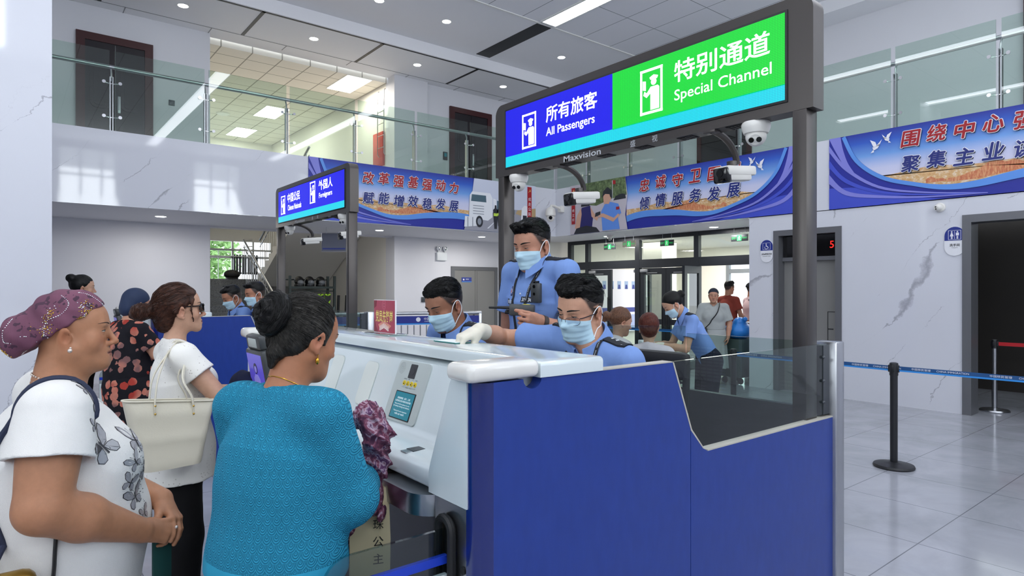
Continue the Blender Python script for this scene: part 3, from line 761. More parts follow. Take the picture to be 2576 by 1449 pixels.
# passenger display on the steel shelf at the far seat
def make_display(dy, label):
    t = thing('passenger_display', label, 'display', (0.97, 3.12 + dy, 1.03), 0, 'passenger displays')
    y = 3.12 + dy
    R = Matrix.Translation((1.0, y, 1.03)) @ Matrix.Rotation(math.radians(-10), 4, 'Y')
    g = G(); g.box(-0.05, 0.05, -0.09, 0.09, 0.0, 0.014, 0.004, M=Matrix.Translation((1.0, y, 1.03)))
    g.box(0.0, 0.02, -0.03, 0.03, 0.01, 0.16, M=R); g.make('stand', M_GUN, t)
    g = G(); g.box(-0.03, 0.02, -0.125, 0.125, 0.10, 0.34, 0.012, M=R); g.box(-0.025, 0.02, -0.10, 0.10, 0.34, 0.41, 0.012, M=R); cs = g.make('casing', mat('charcoal_plastic', '#3a3d3f', 0.35), t)
    G().box(-0.029, -0.02, -0.06, 0.06, 0.352, 0.395, 0.004, M=R).make('camera_bar', M_SOFTGREY, t)
    g = G(); g.box(-0.0315, -0.028, -0.108, 0.108, 0.125, 0.32, M=R, mat=0)
    # generic head and shoulders outline shown on the screen
    ux, uy = R.to_3x3() @ NY, R.to_3x3() @ Z_; o = R @ Vector((-0.032, 0, 0.22))
    g.disc(o + uy * 0.03, 0.026, ux, uy, 0.0006, 18, 1); g.prism([(-0.05, -0.06), (0.05, -0.06), (0.045, -0.02), (0.02, 0.0), (-0.02, 0.0), (-0.045, -0.02)], o, ux, uy, 0.0006, 2)
    g.disc(o + uy * 0.026 + (R.to_3x3() @ Vector((-0.0007, 0, 0))), 0.017, ux, uy, 0.0004, 16, 2)
    g.make('screen', [mat('violet_screen', '#5a4fc0', 0.2, emit='#5c52c8', estr=0.45), mat('screen_dark_violet', '#1d1a4a', 0.3), mat('screen_lilac', '#8f88dd', 0.3, emit='#8f88dd', estr=0.3)], t)
    return t
disp1 = make_display(0, 'dark passenger display with violet screen beside the head of the woman in turquoise')
t = thing('phone', 'phone lying on the steel shelf by the purple cloth', 'phone', (1.0, 1.99, 1.03))
G().box(0.965, 1.035, 1.92, 2.06, 1.0303, 1.038, 0.003).make('phone_case', mat('dark_phone', '#2a2522', 0.3), t)
G().box(0.968, 1.032, 1.925, 2.055, 1.0375, 1.0385).make('phone_glass', M_BLACK, t)
# second booth further down the row
booth2 = dup(booth, (1.0, 1.39 + 4.95, 0), 'blue and white inspection counter behind the woman with glasses, half hidden', group='inspection booths')
gate2 = make_gate(4.95, 'clear glass lane gate with a blue stripe before the woman in floral dress')
disp2 = make_display(4.95, 'dark passenger display with violet portrait screen left of the bun of the woman with glasses')

# ---------------------------------------------------------------- overhead LED signs
M_SIGN = mat('dark_grey_sign_metal', '#504c4a', 0.34, 0.7)
M_SIGNSIDE = mat('bronze_grey_sign_metal', '#6a6662', 0.3, 0.75)
def led_mat(name, col, strength, col2=None):
    m = mat(name, '#05070a', 0.4, emit=col, estr=strength); n = N(m)
    s = n.sep(n.coord('Object')); pitch = 0.008
    a = n.math('ABSOLUTE', n.math('SUBTRACT', n.math('FRACT', n.math('DIVIDE', s[1], pitch)), 0.5))
    b = n.math('ABSOLUTE', n.math('SUBTRACT', n.math('FRACT', n.math('DIVIDE', s[2], pitch)), 0.5))
    d = n.math('MAXIMUM', a, b)
    f = n.math('SUBTRACT', 1.1, n.math('MULTIPLY', d, 1.3))
    n.l(n.math('MULTIPLY', f, strength), n.b.inputs['Emission Strength'])
    if col2:
        n.l(n.mix(n.math('MULTIPLY', n.math('FRACT', n.math('ADD', n.math('MULTIPLY', s[1], col2[1]), col2[2])), 1.0), col, col2[0]), n.b.inputs['Emission Color'])
    return m
M_LBLUE = led_mat('led_blue', '#0a04ff', 1.5)
M_LGREEN = led_mat('led_green', '#00ee3c', 1.5)
M_LCYAN = led_mat('led_cyan', '#08e8ff', 1.5)
M_LWHITE = mat('led_white', '#ffffff', 0.5, emit='#ffffff', estr=1.5)
M_TXT = mat('silver_lettering', '#c4c8cc', 0.4)
def officer_icon(g, o, s, ux=NY, uy=Z_, mat=0):
    """framed pictogram of an officer holding up a document, height s"""
    n = Vector(ux).cross(Vector(uy))
    w = s * 0.62; t_ = 0.014 * (s / 0.25)
    for (a0, a1, b0, b1) in ((-w / 2, w / 2, s / 2 - t_, s / 2), (-w / 2, w / 2, -s / 2, -s / 2 + t_), (-w / 2, -w / 2 + t_, -s / 2, s / 2), (w / 2 - t_, w / 2, -s / 2, s / 2)):
        g.prism([(a0, b0), (a1, b0), (a1, b1), (a0, b1)], o, ux, uy, 0.001, mat)
    P_ = lambda pts: g.prism([(x * s, y * s) for x, y in pts], o, ux, uy, 0.001, mat)
    g.disc(Vector(o) + Vector(ux) * 0.07 * s + Vector(uy) * 0.19 * s, 0.075 * s, ux, uy, 0.001, 14, mat)
    P_([(-0.02, 0.245), (0.16, 0.245), (0.19, 0.30), (0.07, 0.345), (-0.045, 0.30)])
    P_([(-0.02, 0.09), (0.18, 0.09), (0.22, 0.05), (0.22, -0.42), (-0.02, -0.42)])
    P_([(-0.02, 0.08), (-0.02, -0.05), (-0.13, -0.13), (-0.22, -0.06), (-0.19, 0.02), (-0.12, -0.03)])
    P_([(-0.235, 0.06), (-0.15, 0.03), (-0.15, 0.24), (-0.235, 0.26)])
XS = 2.85
def make_sign(dy, label, kind):
    y0, y1 = 1.385 + dy, 3.765 + dy
    t = thing('overhead_sign', label, 'sign', (XS + 0.05, (y0 + y1) / 2, 0), 0, 'overhead LED lane signs')
    r_ = 0.075
    pl = [(y0, 2.476), (y1, 2.476), (y1, 3.005 - r_)] + [(y1 - r_ + r_ * math.cos(math.radians(a)), 3.005 - r_ + r_ * math.sin(math.radians(a))) for a in range(10, 91, 10)] + [(y0 + r_ - r_ * math.sin(math.radians(a)), 3.005 - r_ + r_ * math.cos(math.radians(a))) for a in range(0, 91, 10)]
    g = G(); g.prism(pl, (XS, 0, 0), Y_, Z_, 0.10)
    g.m = [0] * len(g.f)
    fr = g.make('sign_frame', [M_SIGN], t)
    for y in (y0 + 0.03, y1 - 0.10):
        G().box(XS, XS + 0.10, y, y + 0.068, 0.0, 2.476, 0.004).make('post', M_SIGN, t)
    sy0, sy1, sz0, sz1 = 1.515 + dy, 3.634 + dy, 2.535, 2.945
    G().box(XS - 0.006, XS + 0.01, sy0 - 0.012, sy1 + 0.012, sz0 - 0.012, sz1 + 0.012, 0.002).make('screen_bezel', M_BLACK, t)
    zc = sz0 + 0.075
    xs = XS - 0.0065
    g = G()
    def rect(a, b, z0, z1, mm): g.prism([(-b, z0), (-a, z0), (-a, z1), (-b, z1)], (xs, 0, 0), NY, Z_, 0.0008, mm)
    if kind == 1:
        ym = 2.593 + dy
        rect(ym, sy1, zc, sz1, 0); rect(sy0, ym, zc - 0.005, sz1, 1); rect(sy0, sy1, sz0, zc - 0.0001, 2)
    else:
        rect(sy0, sy1, zc, sz1, 0); rect(sy0, sy1, sz0, zc - 0.0001, 2)
    scr = g.make('led_screen', [M_LBLUE, M_LGREEN, M_LCYAN], t)
    g = G(); x = xs - 0.001
    if kind == 1:
        officer_icon(g, (x, 3.37 + dy, 2.755), 0.24); g.make('officer_pictogram', M_LWHITE, t); g = G(); officer_icon(g, (x, 2.30 + dy, 2.77), 0.255); g.make('officer_pictogram', M_LWHITE, t); g = G()
        put_text(g, '所有旅客', (x, 2.955 + dy, 2.825), NY, Z_, height=0.105, width=0.47, bold=0.015)
        put_text(g, 'All Passengers', (x, 2.965 + dy, 2.70), NY, Z_, width=0.45, height=0.07, bold=0.01)
        g.make('led_lettering', M_LWHITE, t); g = G()
        put_text(g, '特别通道', (x, 1.865 + dy, 2.83), NY, Z_, height=0.115, width=0.55, bold=0.012)
        put_text(g, 'Special Channel', (x, 1.86 + dy, 2.695), NY, Z_, width=0.56, height=0.075, bold=0.003)
    else:
        officer_icon(g, (x, 3.45 + dy, 2.755), 0.24); g.make('officer_pictogram', M_LWHITE, t); g = G(); officer_icon(g, (x, 2.42 + dy, 2.80), 0.255); g.make('officer_pictogram', M_LWHITE, t); g = G()
        put_text(g, '中国公民', (x, 3.06 + dy, 2.825), NY, Z_, height=0.115, width=0.44, bold=0.015)
        put_text(g, 'Chinese Nationals', (x, 3.03 + dy, 2.70), NY, Z_, width=0.48, height=0.07, bold=0.01)
        g.make('led_lettering', M_LWHITE, t); g = G()
        put_text(g, '外国人', (x, 2.03 + dy, 2.855), NY, Z_, height=0.11, width=0.4, bold=0.015)
        put_text(g, 'Foreigners', (x, 2.03 + dy, 2.73), NY, Z_, width=0.38, height=0.075, bold=0.01)
    g.make('led_lettering', M_LWHITE, t)
    g = G(); put_text(g, 'Maxvision', (XS - 0.0005, 2.86 + dy, 2.4985), NY, Z_, width=0.33, height=0.038, bold=0.012); g.make('maker_lettering', M_TXT, t); g = G()
    put_text(g, '盛', (XS - 0.0005, 2.44 + dy, 2.4985), NY, Z_, height=0.038); g.make('maker_lettering', M_TXT, t); g = G(); put_text(g, '视', (XS - 0.0005, 2.28 + dy, 2.4985), NY, Z_, height=0.038)
    g.make('maker_lettering', M_TXT, t)
    for k in range(7):
        yy = 1.75 + 0.3 * k + dy; g = G().box(XS + 0.016, XS + 0.089, yy - 0.004, yy + 0.096, 2.4745, 2.4765)
        for j in range(5): g.box(XS + 0.02, XS + 0.085, yy + 0.02 * j, yy + 0.02 * j + 0.012, 2.472, 2.4765)
        g.make('vent', M_BLACK, t)
    return t
sign1 = make_sign(0, 'large overhead lane sign with blue and green lit halves', 1)
sign2 = make_sign(4.95, 'smaller looking all blue overhead lane sign at the left, over the second counter', 2)

# ---- cameras hanging from the signs
M_CAMW = mat('camera_white', '#e2e0da', 0.35)
M_LENS = mat('camera_lens_black', '#08090b', 0.08)
def dome_cam(loc, label, group, face=(-0.75, -0.35, -0.5), s=1.0):
    t = thing('dome_camera', label, 'security camera', loc, 0, group)
    x, y, z = loc
    G().lathe([(0.066 * s, 0), (0.07 * s, -0.012 * s), (0.068 * s, -0.03 * s), (0.058 * s, -0.055 * s), (0.03 * s, -0.06 * s)], loc, 28).make('housing', M_CAMW, t)
    c = Vector((x, y, z - 0.068 * s)); G().sphere(c, 0.05 * s, 24, 16).make('ball', M_CAMW, t)
    f = Vector(face).normalized(); u = f.cross(UP).normalized(); w = u.cross(f)
    g = G(); g.disc(c + f * 0.043 * s, 0.028 * s, u * -1, w, 0.004 * s, 20)
    for sx in (-1, 1): g.disc(c + f * 0.047 * s + u * sx * 0.018 * s, 0.013 * s, u * -1, w, 0.005 * s, 16, 1)
    g.make('lens_plate', [M_CAMW, M_LENS], t)
    return t
def bullet_cam(y, label, dy=0.0):
    y = y + dy
    t = thing('bullet_camera', label, 'security camera', (XS + 0.06, y, 2.49), 0, 'bullet cameras on the signs')
    arc = [(XS + 0.02 + 0.24 * math.sin(math.radians(a)), y, 2.478 - 0.15 * (1 - math.cos(math.radians(a)))) for a in range(0, 91, 10)]
    G().tube(arc, 0.019, 8, flat=((0, 1, 0), 0.9)).box(XS + 0.0, XS + 0.05, y - 0.035, y + 0.035, 2.462, 2.478, 0.003).make('bracket_arm', M_SIGN, t)
    c = Vector((XS + 0.235, y, 2.27)); ax = Vector((-1, 0.05, -0.10)).normalized(); ay = UP.cross(ax).normalized(); az = ax.cross(ay)
    g = G(); g.obox(c, ax, ay, az, 0.10, 0.046, 0.036, 0.014); g.make('camera_body', M_CAMW, t)
    g = G(); g.obox(c + az * 0.018 - ax * 0.01, ax, ay, az, 0.125, 0.052, 0.026, 0.012); g.make('sun_shield', M_CAMW, t)
    g = G(); g.obox(c + ax * 0.105 - az * 0.004, ax, ay, az, 0.022, 0.046, 0.042, 0.012); g.disc(c + ax * 0.1285 + az * 0.006, 0.02, ay * -1, az, -0.002, 18)
    g.make('front_glass', M_LENS, t)
    G().obox(c - az * 0.0 + ax * 0.02 + Vector((0, 0, 0.05)), ax, ay, az, 0.02, 0.02, 0.025, 0.004).make('swivel_joint', M_SIGN, t)
    return t
dome_cam((XS + 0.055, 3.56, 2.477), 'dome camera under the left end of the large sign', 'dome cameras on the signs')
dome_cam((XS + 0.06, 1.70, 2.477), 'dome camera under the right end of the large sign', 'dome cameras on the signs')
dome_cam((XS + 0.055, 8.33, 2.477), 'dome camera under the left end of the smaller sign', 'dome cameras on the signs')
dome_cam((XS + 0.06, 6.62, 2.477), 'dome camera partly behind the right post of the smaller sign', 'dome cameras on the signs')
bullet_cam(3.10, 'white bullet camera on a curved arm under the blue half of the large sign')
bullet_cam(1.93, 'white bullet camera on a curved arm under the green half of the large sign')
bullet_cam(3.10, 'white bullet camera on a curved arm in the middle under the smaller sign', 4.95)
bullet_cam(1.93, 'white bullet camera behind the right post of the smaller sign', 4.95)
# ---------------------------------------------------------------- glass balustrades of the walkways
def balustrade(name, label, pts, axis, face, out):
    """pts: joint positions along axis ('x' or 'y'); face: plane of the glass; out: +1 walkway side direction sign"""
    def W(u, off, z): return (u, face + off, z) if axis == 'x' else (face + off, u, z)
    def B(g, u0, u1, o0, o1, z0, z1, bev=0):
        a = W(u0, o0, z0); b = W(u1, o1, z1); g.box(a[0], b[0], a[1], b[1], a[2], b[2], bev)
    t = thing(name, label, 'balustrade', W((pts[0] + pts[-1]) / 2, 0, ZB))
    ux = X_ if axis == 'x' else NY
    for a, b in zip(pts[:-1], pts[1:]):
        g = G(); B(g, a + 0.03, b - 0.03, 0.0, 0.012, ZB - 0.02, 5.08); g.make('glass_panel', M_GLASS, t)
    for u in pts[1:-1]:
        g = G(); B(g, u - 0.022, u - 0.012, 0.05, 0.11, ZB - 0.05, 4.72); B(g, u + 0.012, u + 0.022, 0.05, 0.11, ZB - 0.05, 4.72)
        g.tube([W(u, 0.08, 4.66), W(u, 0.085, 4.78), W(u, 0.13, 4.86)], 0.012)
        po = g.make('post', M_STEEL, t)
        for z in (4.13, 4.62):
            g = G().tube([W(u - 0.10, 0.02, z), W(u - 0.04, 0.06, z), W(u + 0.04, 0.06, z), W(u + 0.10, 0.02, z)], 0.008, 6)
            for s in (-0.1, 0.1): g.disc(W(u + s, -0.008, z), 0.024, ux, UP, 0.006, 14)
            g.make('clamp', M_CHROME, po)
    G().tube([W(pts[0], 0.13, 4.88), W(pts[-1], 0.13, 4.88)], 0.03, 14).make('handrail', M_STEEL, t)
    return t
balustrade('balustrade', 'glass balustrade with steel handrail above the marble band and the banner with the truck', [-2.6, -1.34, -0.08, 1.177, 2.435, 3.706, 4.941, 6.173, 7.413, 8.65, 9.8], 'x', YA + 0.005, 1)
balustrade('balustrade', 'glass balustrade with strip light reflections above the two right hand banners', [-2.5, -1.26, -0.03, 1.19, 2.414, 3.638, 4.86, 6.09, 7.31, 8.54, 9.72, 10.68], 'y', XA + 0.005, 1)
# low pipe and wall fittings on the upper floor
tag(G().tube([(3.1, 12.9, 4.25), (5.05, 12.9, 4.25), (5.12, 12.9, 4.22), (5.14, 12.9, 4.1), (5.14, 12.9, 3.82)], 0.035, 12).box(3.05, 3.12, 12.85, 12.95, 3.8, 4.3).make('heating_pipe', M_STEEL), 'steel pipe with an elbow running low behind the upper glass', 'pipe')
t = tag(G().box(6.86, 6.918, 13.45, 13.95, 4.55, 5.35, 0.01).make('notice_board', mat('notice_red', '#c4402f', 0.5)), 'red notice board on the lit wall of the upper corridor', 'board')
t = thing('wall_ladder', 'thin steel ladder hooked on the lit wall of the upper corridor', 'ladder', (6.85, 13.35, 4.7))
g = G()
for y in (13.3, 13.62): g.tube([(6.86, y, 6.3), (6.82, y, 6.28), (6.82, y, 4.8), (6.86, y, 4.76)], 0.012, 6)
g.make('rail', M_STEEL, t)
for k in range(5): G().tube([(6.82, 13.3, 4.95 + 0.28 * k), (6.82, 13.62, 4.95 + 0.28 * k)], 0.009, 6).make('rung', M_STEEL, t)
for n_, (x, z, lab, ca) in enumerate(((2.33, 5.05, 'small dark square control on the upper wall right of the brown door', 'wall control'),)):
    tag(G().box(x, x + 0.1, YW - 0.02, YW - 0.001, z, z + 0.1, 0.004).make('wall_control', M_GUN), lab, ca)
tag(G().box(7.62, 7.74, YW - 0.14, YW - 0.119, 1.34, 1.46, 0.004).make('wall_switch', M_GUN), 'small dark square switch on the white column', 'switch')
t = thing('card_reader', 'small black reader beside the right hand upper door', 'card reader', (8.36, YW - 0.02, 4.9))
G().box(8.3, 8.42, YW - 0.03, YW - 0.001, 4.8, 5.0, 0.008).make('reader_body', M_BLACK, t); G().box(8.325, 8.395, YW - 0.032, YW - 0.029, 4.88, 4.97).make('reader_window', mat('teal_screen'), t)

# ---------------------------------------------------------------- printed banners on the bands
def grad_mat(name, stops, v0, v1):
    m = mat(name, '#888888', 0.45); n = N(m); s = n.sep(n.coord())
    f = n.math('DIVIDE', n.math('SUBTRACT', s[2], v0), v1 - v0)
    n.color(n.ramp(f, stops)); return m
PZ0, PZ1 = 2.86, 3.935
M_SKYP = grad_mat('print_sky', [(0.25, '#dcd6e6'), (0.5, '#c9cdea'), (0.68, '#6f9fe0'), (0.86, '#2f5cc0'), (1.0, '#232f94')], 0, PZ1 - PZ0)
M_SANDP = mat('print_sand', '#d9b98f', 0.5); _n = N(M_SANDP); _n.color(_n.ramp(_n.noise(_n.mapping(_n.coord(), (6, 6, 9), (0, 0.5, 0)), 3, 5, 0.7), [(0.35, '#e8d6c0'), (0.5, '#d8b07a'), (0.7, '#c98f5e')]))
M_MESAP = mat('print_mesa', '#c97a55', 0.5); _n = N(M_MESAP); _n.color(_n.ramp(_n.noise(_n.mapping(_n.coord(), (22, 22, 6), (0, 0.6, 0)), 2.5, 4, 0.7), [(0.35, '#e0a878'), (0.55, '#c9764f'), (0.75, '#a9503e')]))
PRN = [mat('print_deep_blue', '#202a96', 0.45), M_SKYP, M_SANDP, M_MESAP, mat('print_light_blue', '#5b93e2', 0.45), mat('print_periwinkle', '#8183d6', 0.45),
       mat('print_mid_blue', '#4050c4', 0.45), mat('print_white', '#e9e9f0', 0.45), mat('print_shadow', '#1c2340', 0.5), mat('print_red', '#a4141f', 0.45), mat('print_navy', '#1e2a78', 0.45), mat('print_haze_violet', '#a9a3d0', 0.45)]
def smooth_curve(pts, n=6):
    out = []
    P_ = [pts[0]] + list(pts) + [pts[-1]]
    for i in range(1, len(P_) - 2):
        p0, p1, p2, p3 = [np.array(P_[j], float) for j in (i - 1, i, i + 1, i + 2)]
        for k in range(n):
            t = k / n
            out.append(tuple(0.5 * ((2 * p1) + (-p0 + p2) * t + (2 * p0 - 5 * p1 + 4 * p2 - p3) * t * t + (-p0 + 3 * p1 - 3 * p2 + p3) * t ** 3)))
    return out + [tuple(pts[-1])]
def jag(u0, u1, base, hs, seed, n=24):
    r = random.Random(seed); out = []
    for i in range(n + 1):
        f = i / n; h = sum(a * math.exp(-((f - c) / w) ** 2) for c, w, a in hs)
        out.append((u0 + (u1 - u0) * f, base + h * (0.9 + 0.2 * r.random())))
    return out
def banner(name, label, o, ux, L, mirror, rows, photo):
    H = PZ1 - PZ0
    t = thing(name, label, 'banner', o)
    o = Vector(o); n = Vector(ux).cross(UP)
    def F(pts): return [((L - u) if mirror else u, v) for u, v in pts]
    def lay(g, pts, k, mm): g.prism(F(pts), o + n * (0.012 + 0.0012 * k), ux, UP, 0.0006, mm)
    g = G(); g.prism([(0, 0), (L, 0), (L, H), (0, H)], o, ux, UP, 0.012, 0)
    g.make('banner_sheet', PRN, t)
    g = G()
    pw = 1.62 if photo else 0.0
    end = L - pw
    curve = smooth_curve([(0.24, H), (0.42, 0.70), (0.75, 0.42), (1.16, 0.27), (1.53, 0.19), (1.89, 0.2), (2.36, 0.28), (2.9, 0.33), (3.3, 0.32), (min(end, 3.7) + 0.001, 0.27)])
    lay(g, curve + [(end, 0.27 if end > 3.7 else curve[-1][1]), (end, H)], 0, 1)
    # desert below the clouds, mesa on top of it
    d = jag(0.72, end, 0.40, [(0.12, 0.08, 0.06), (0.45, 0.2, 0.03), (0.7, 0.1, 0.05)], 3)
    low = [p for p in curve if p[0] > 0.72]
    lay(g, d + [(end, 0.30)] + [(u, v) for u, v in low[::-1]], 1, 2)
    me = jag(1.55, 2.75, 0.27, [(0.42, 0.10, 0.15), (0.62, 0.14, 0.13), (0.25, 0.1, 0.05), (0.85, 0.1, 0.06)], 5)
    lay(g, me + [(2.75, 0.31), (2.36, 0.285), (1.89, 0.22), (1.55, 0.22)], 2, 3)
    lay(g, [(1.3, 0.235), (1.3, 0.29), (1.36, 0.32), (1.42, 0.28), (1.5, 0.28), (1.56, 0.24)], 2, 3)
    off = lambda c, du, dv: [(u + du, v + dv) for u, v in c]
    # light blue swoosh and wave, periwinkle ribbons at the end of the sheet
    th = [0.055 + 0.07 * max(0, min(1, (u - 1.2) / 1.5)) for u, v in curve]
    lower = []
    for i, (u, v) in enumerate(curve):
        a = curve[max(i - 1, 0)]; b = curve[min(i + 1, len(curve) - 1)]
        tx, tv = b[0] - a[0], b[1] - a[1]; l = math.hypot(tx, tv)
        lower.append((max(0, u + tv / l * th[i]), max(0, v - tx / l * th[i])))
    lay(g, curve + lower[::-1], 9, 4)
    for k, (a, b, c, e) in enumerate(((0.0, 0.12, 0.62, 5), (0.0, 0.0, 0.42, 6), (0.0, 0.0, 0.3, 5))):
        top = [(0.0, H - 0.1 - 0.22 * k), (0.25, 0.62 - 0.18 * k), (0.7, 0.28 - 0.07 * k), (1.3, 0.12 - 0.03 * k), (2.0, 0.03)]
        bot = [(0.0, H - 0.2 - 0.24 * k), (0.25, 0.55 - 0.18 * k), (0.7, 0.24 - 0.07 * k), (1.3, 0.10 - 0.03 * k), (2.0, 0.02)]
        lay(g, smooth_curve(top) + smooth_curve(bot)[::-1], 5 + k, e)
    lay(g, [(0.0, 0.001)] + smooth_curve([(0.0, 0.32), (0.5, 0.27), (1.0, 0.1), (1.5, 0.001)]), 3, 6)
    lay(g, smooth_curve([(0, H), (0.10, 0.86), (0.24, 0.60), (0.35, 0.5)]) + smooth_curve([(0.36, 0.52), (0.27, 0.68), (0.2, 0.9), (0.17, H)]), 4, 5)
    # two doves
    for (du, dv, s, f) in ((0.62, 0.84, 1.0, 1), (0.85, 0.93, 0.8, -1)):
        for pp in ([(0, 0), (0.07, 0.01), (0.13, 0.05), (0.09, -0.03), (0.02, -0.06)], [(0.02, 0), (-0.04, 0.14), (0.05, 0.09), (0.08, 0.01)], [(0.06, 0.01), (0.16, 0.12), (0.12, 0.02)], [(0.02, -0.04), (-0.03, -0.10), (0.03, -0.09)]):
            lay(g, [(du + f * s * a * 0.8, dv + s * b * 0.8) for a, b in pp], 11, 7)
    g.make('banner_print', PRN, t)
    # lettering with white outline and drop shadow
    for (txt, u0, du, v, h, mm) in rows:
        g = G()
        for k, ch in enumerate(txt):
            c = o + Vector(ux) * (u0 + du * k) + UP * (v + (0.012 if k % 2 else -0.008))
            copies = [(0.028, 8, 0.014 + 0.004 * math.cos(a), -0.016 + 0.004 * math.sin(a)) for a in (0, 2.1, 4.2)]
            copies += [(0.0305 + 0.0004 * q, 7, 0.0145 * math.cos(q * math.pi / 4), 0.0145 * math.sin(q * math.pi / 4)) for q in range(8)]
            copies += [(0.0355 + 0.0005 * q, mm, 0.006 * math.cos(q * math.pi / 2), 0.006 * math.sin(q * math.pi / 2)) for q in range(4)]
            for (lift, m_, sx, sv) in copies:
                put_text(g, ch, c + Vector(ux) * sx + UP * sv, ux, UP, height=h, width=h * 0.98, mat=m_, lift=lift, slant=0.16)
        g.make('banner_lettering', PRN, t)
    if photo: photo(t, o, Vector(ux), n, L, H)
    return t
def photo_truck(t, o, ux, n, L, H):
    g = G(); ms = [mat('photo_cloud', '#c9cede', 0.45), mat('photo_road', '#9a9aa4', 0.5), mat('photo_truck_white', '#e4e6ea', 0.45), mat('photo_dark', '#23262e', 0.5), mat('photo_hivis', '#b9d84a', 0.5), mat('photo_steel', '#8d939c', 0.5), mat('photo_verge', '#b49a72', 0.5), mat('photo_glass', '#4a6470', 0.4), mat('print_red'), mat('print_gold')]
    u0 = L - 1.92
    def lay(pts, k, mm): g.prism([(u0 + a, b) for a, b in pts], o + n * (0.0275 + 0.0012 * k), ux, UP, 0.0006, mm)
    lay([(0.12, 0.05), (1.92, 0), (1.92, H), (0.25, H), (0.18, 0.6)], 0, 0)
    lay([(0.0, 0), (1.92, 0), (1.92, 0.52), (1.1, 0.5), (0.5, 0.34), (0.1, 0.24)], 1, 1)
    lay([(1.35, 0.42), (1.92, 0.3), (1.92, 0.58), (1.4, 0.5)], 2, 6)
    lay([(0.12, 0.26), (0.14, 0.72), (0.2, 0.8), (0.66, 0.8), (0.72, 0.7), (0.72, 0.3), (0.6, 0.22)], 3, 2)
    lay([(0.17, 0.60), (0.19, 0.74), (0.55, 0.74), (0.56, 0.6)], 4, 7)
    for k in range(4): lay([(0.22, 0.34 + 0.055 * k), (0.5, 0.34 + 0.055 * k), (0.5, 0.355 + 0.055 * k), (0.22, 0.355 + 0.055 * k)], 4, 5)
    for k in range(6): lay([(0.74 + 0.1 * k, 0.4), (0.82 + 0.1 * k, 0.4), (0.82 + 0.1 * k, 0.68 - 0.035 * k), (0.74 + 0.1 * k, 0.7 - 0.035 * k)], 3, 2 if k % 2 == 0 else 7)
    lay([(0.0, 0.06), (0.36, 0.10), (0.4, 0.27), (0.02, 0.28)], 5, 2)
    for c in (0.08, 0.2): lay([(c, 0.07), (c + 0.02, 0.07), (c + 0.02, 0.27), (c, 0.27)], 6, 5)
    g.prism([(0.09 * math.cos(i / 16 * 6.283), 0.12 * math.sin(i / 16 * 6.283)) for i in range(16)], o + n * 0.0352 + ux * (u0 + 0.38) + UP * 0.19, ux, UP, 0.0006, 3)
    g.prism([(0.05 * math.cos(i / 16 * 6.283), 0.07 * math.sin(i / 16 * 6.283)) for i in range(16)], o + n * 0.036 + ux * (u0 + 0.38) + UP * 0.19, ux, UP, 0.0006, 5)
    for (c, s) in ((0.80, 1.0), (0.9, 0.85), (1.12, 0.85)):
        z0 = 0.06 if s == 1 else 0.12
        lay([(c - 0.03, z0), (c - 0.055, z0 + 0.25 * s), (c - 0.065, z0 + 0.40 * s), (c - 0.03, z0 + 0.43 * s), (c + 0.03, z0 + 0.43 * s), (c + 0.065, z0 + 0.40 * s), (c + 0.055, z0 + 0.25 * s), (c + 0.035, z0)], 6, 3)
        lay([(c - 0.05, z0 + 0.27 * s), (c + 0.05, z0 + 0.27 * s), (c + 0.05, z0 + 0.33 * s), (c - 0.05, z0 + 0.33 * s)], 7, 4)
        lay([(c - 0.025, z0 + 0.43 * s), (c + 0.025, z0 + 0.43 * s), (c + 0.02, z0 + 0.5 * s), (c - 0.02, z0 + 0.5 * s)], 7, 3)
    lay([(0.58, 0.06), (0.62, 0.06), (0.78, 0.2), (0.76, 0.2)], 2, 2)
    lay([(1.5, 0.3), (1.52, 0.55), (1.6, 0.62), (1.7, 0.6), (1.7, 0.34)], 4, 2)
    lay([(1.55, 0.28), (1.66, 0.28), (1.66, 0.4), (1.55, 0.4)], 5, 3)
    lay([(1.68, 0.05), (1.80, 0.05), (1.80, 1.04), (1.68, 1.04)], 6, 8)
    c = o + ux * (u0 + 1.74) + n * 0.0362
    for k, ch in enumerate('成走公民 立警'):
        if ch != ' ': put_text(g, ch, c + UP * (0.77 - 0.11 * k), ux, UP, height=0.075, mat=2)
    put_text(g, '☭', c + UP * 0.95, ux, UP, height=0.07, mat=9)
    g.make('banner_photo', ms, t)
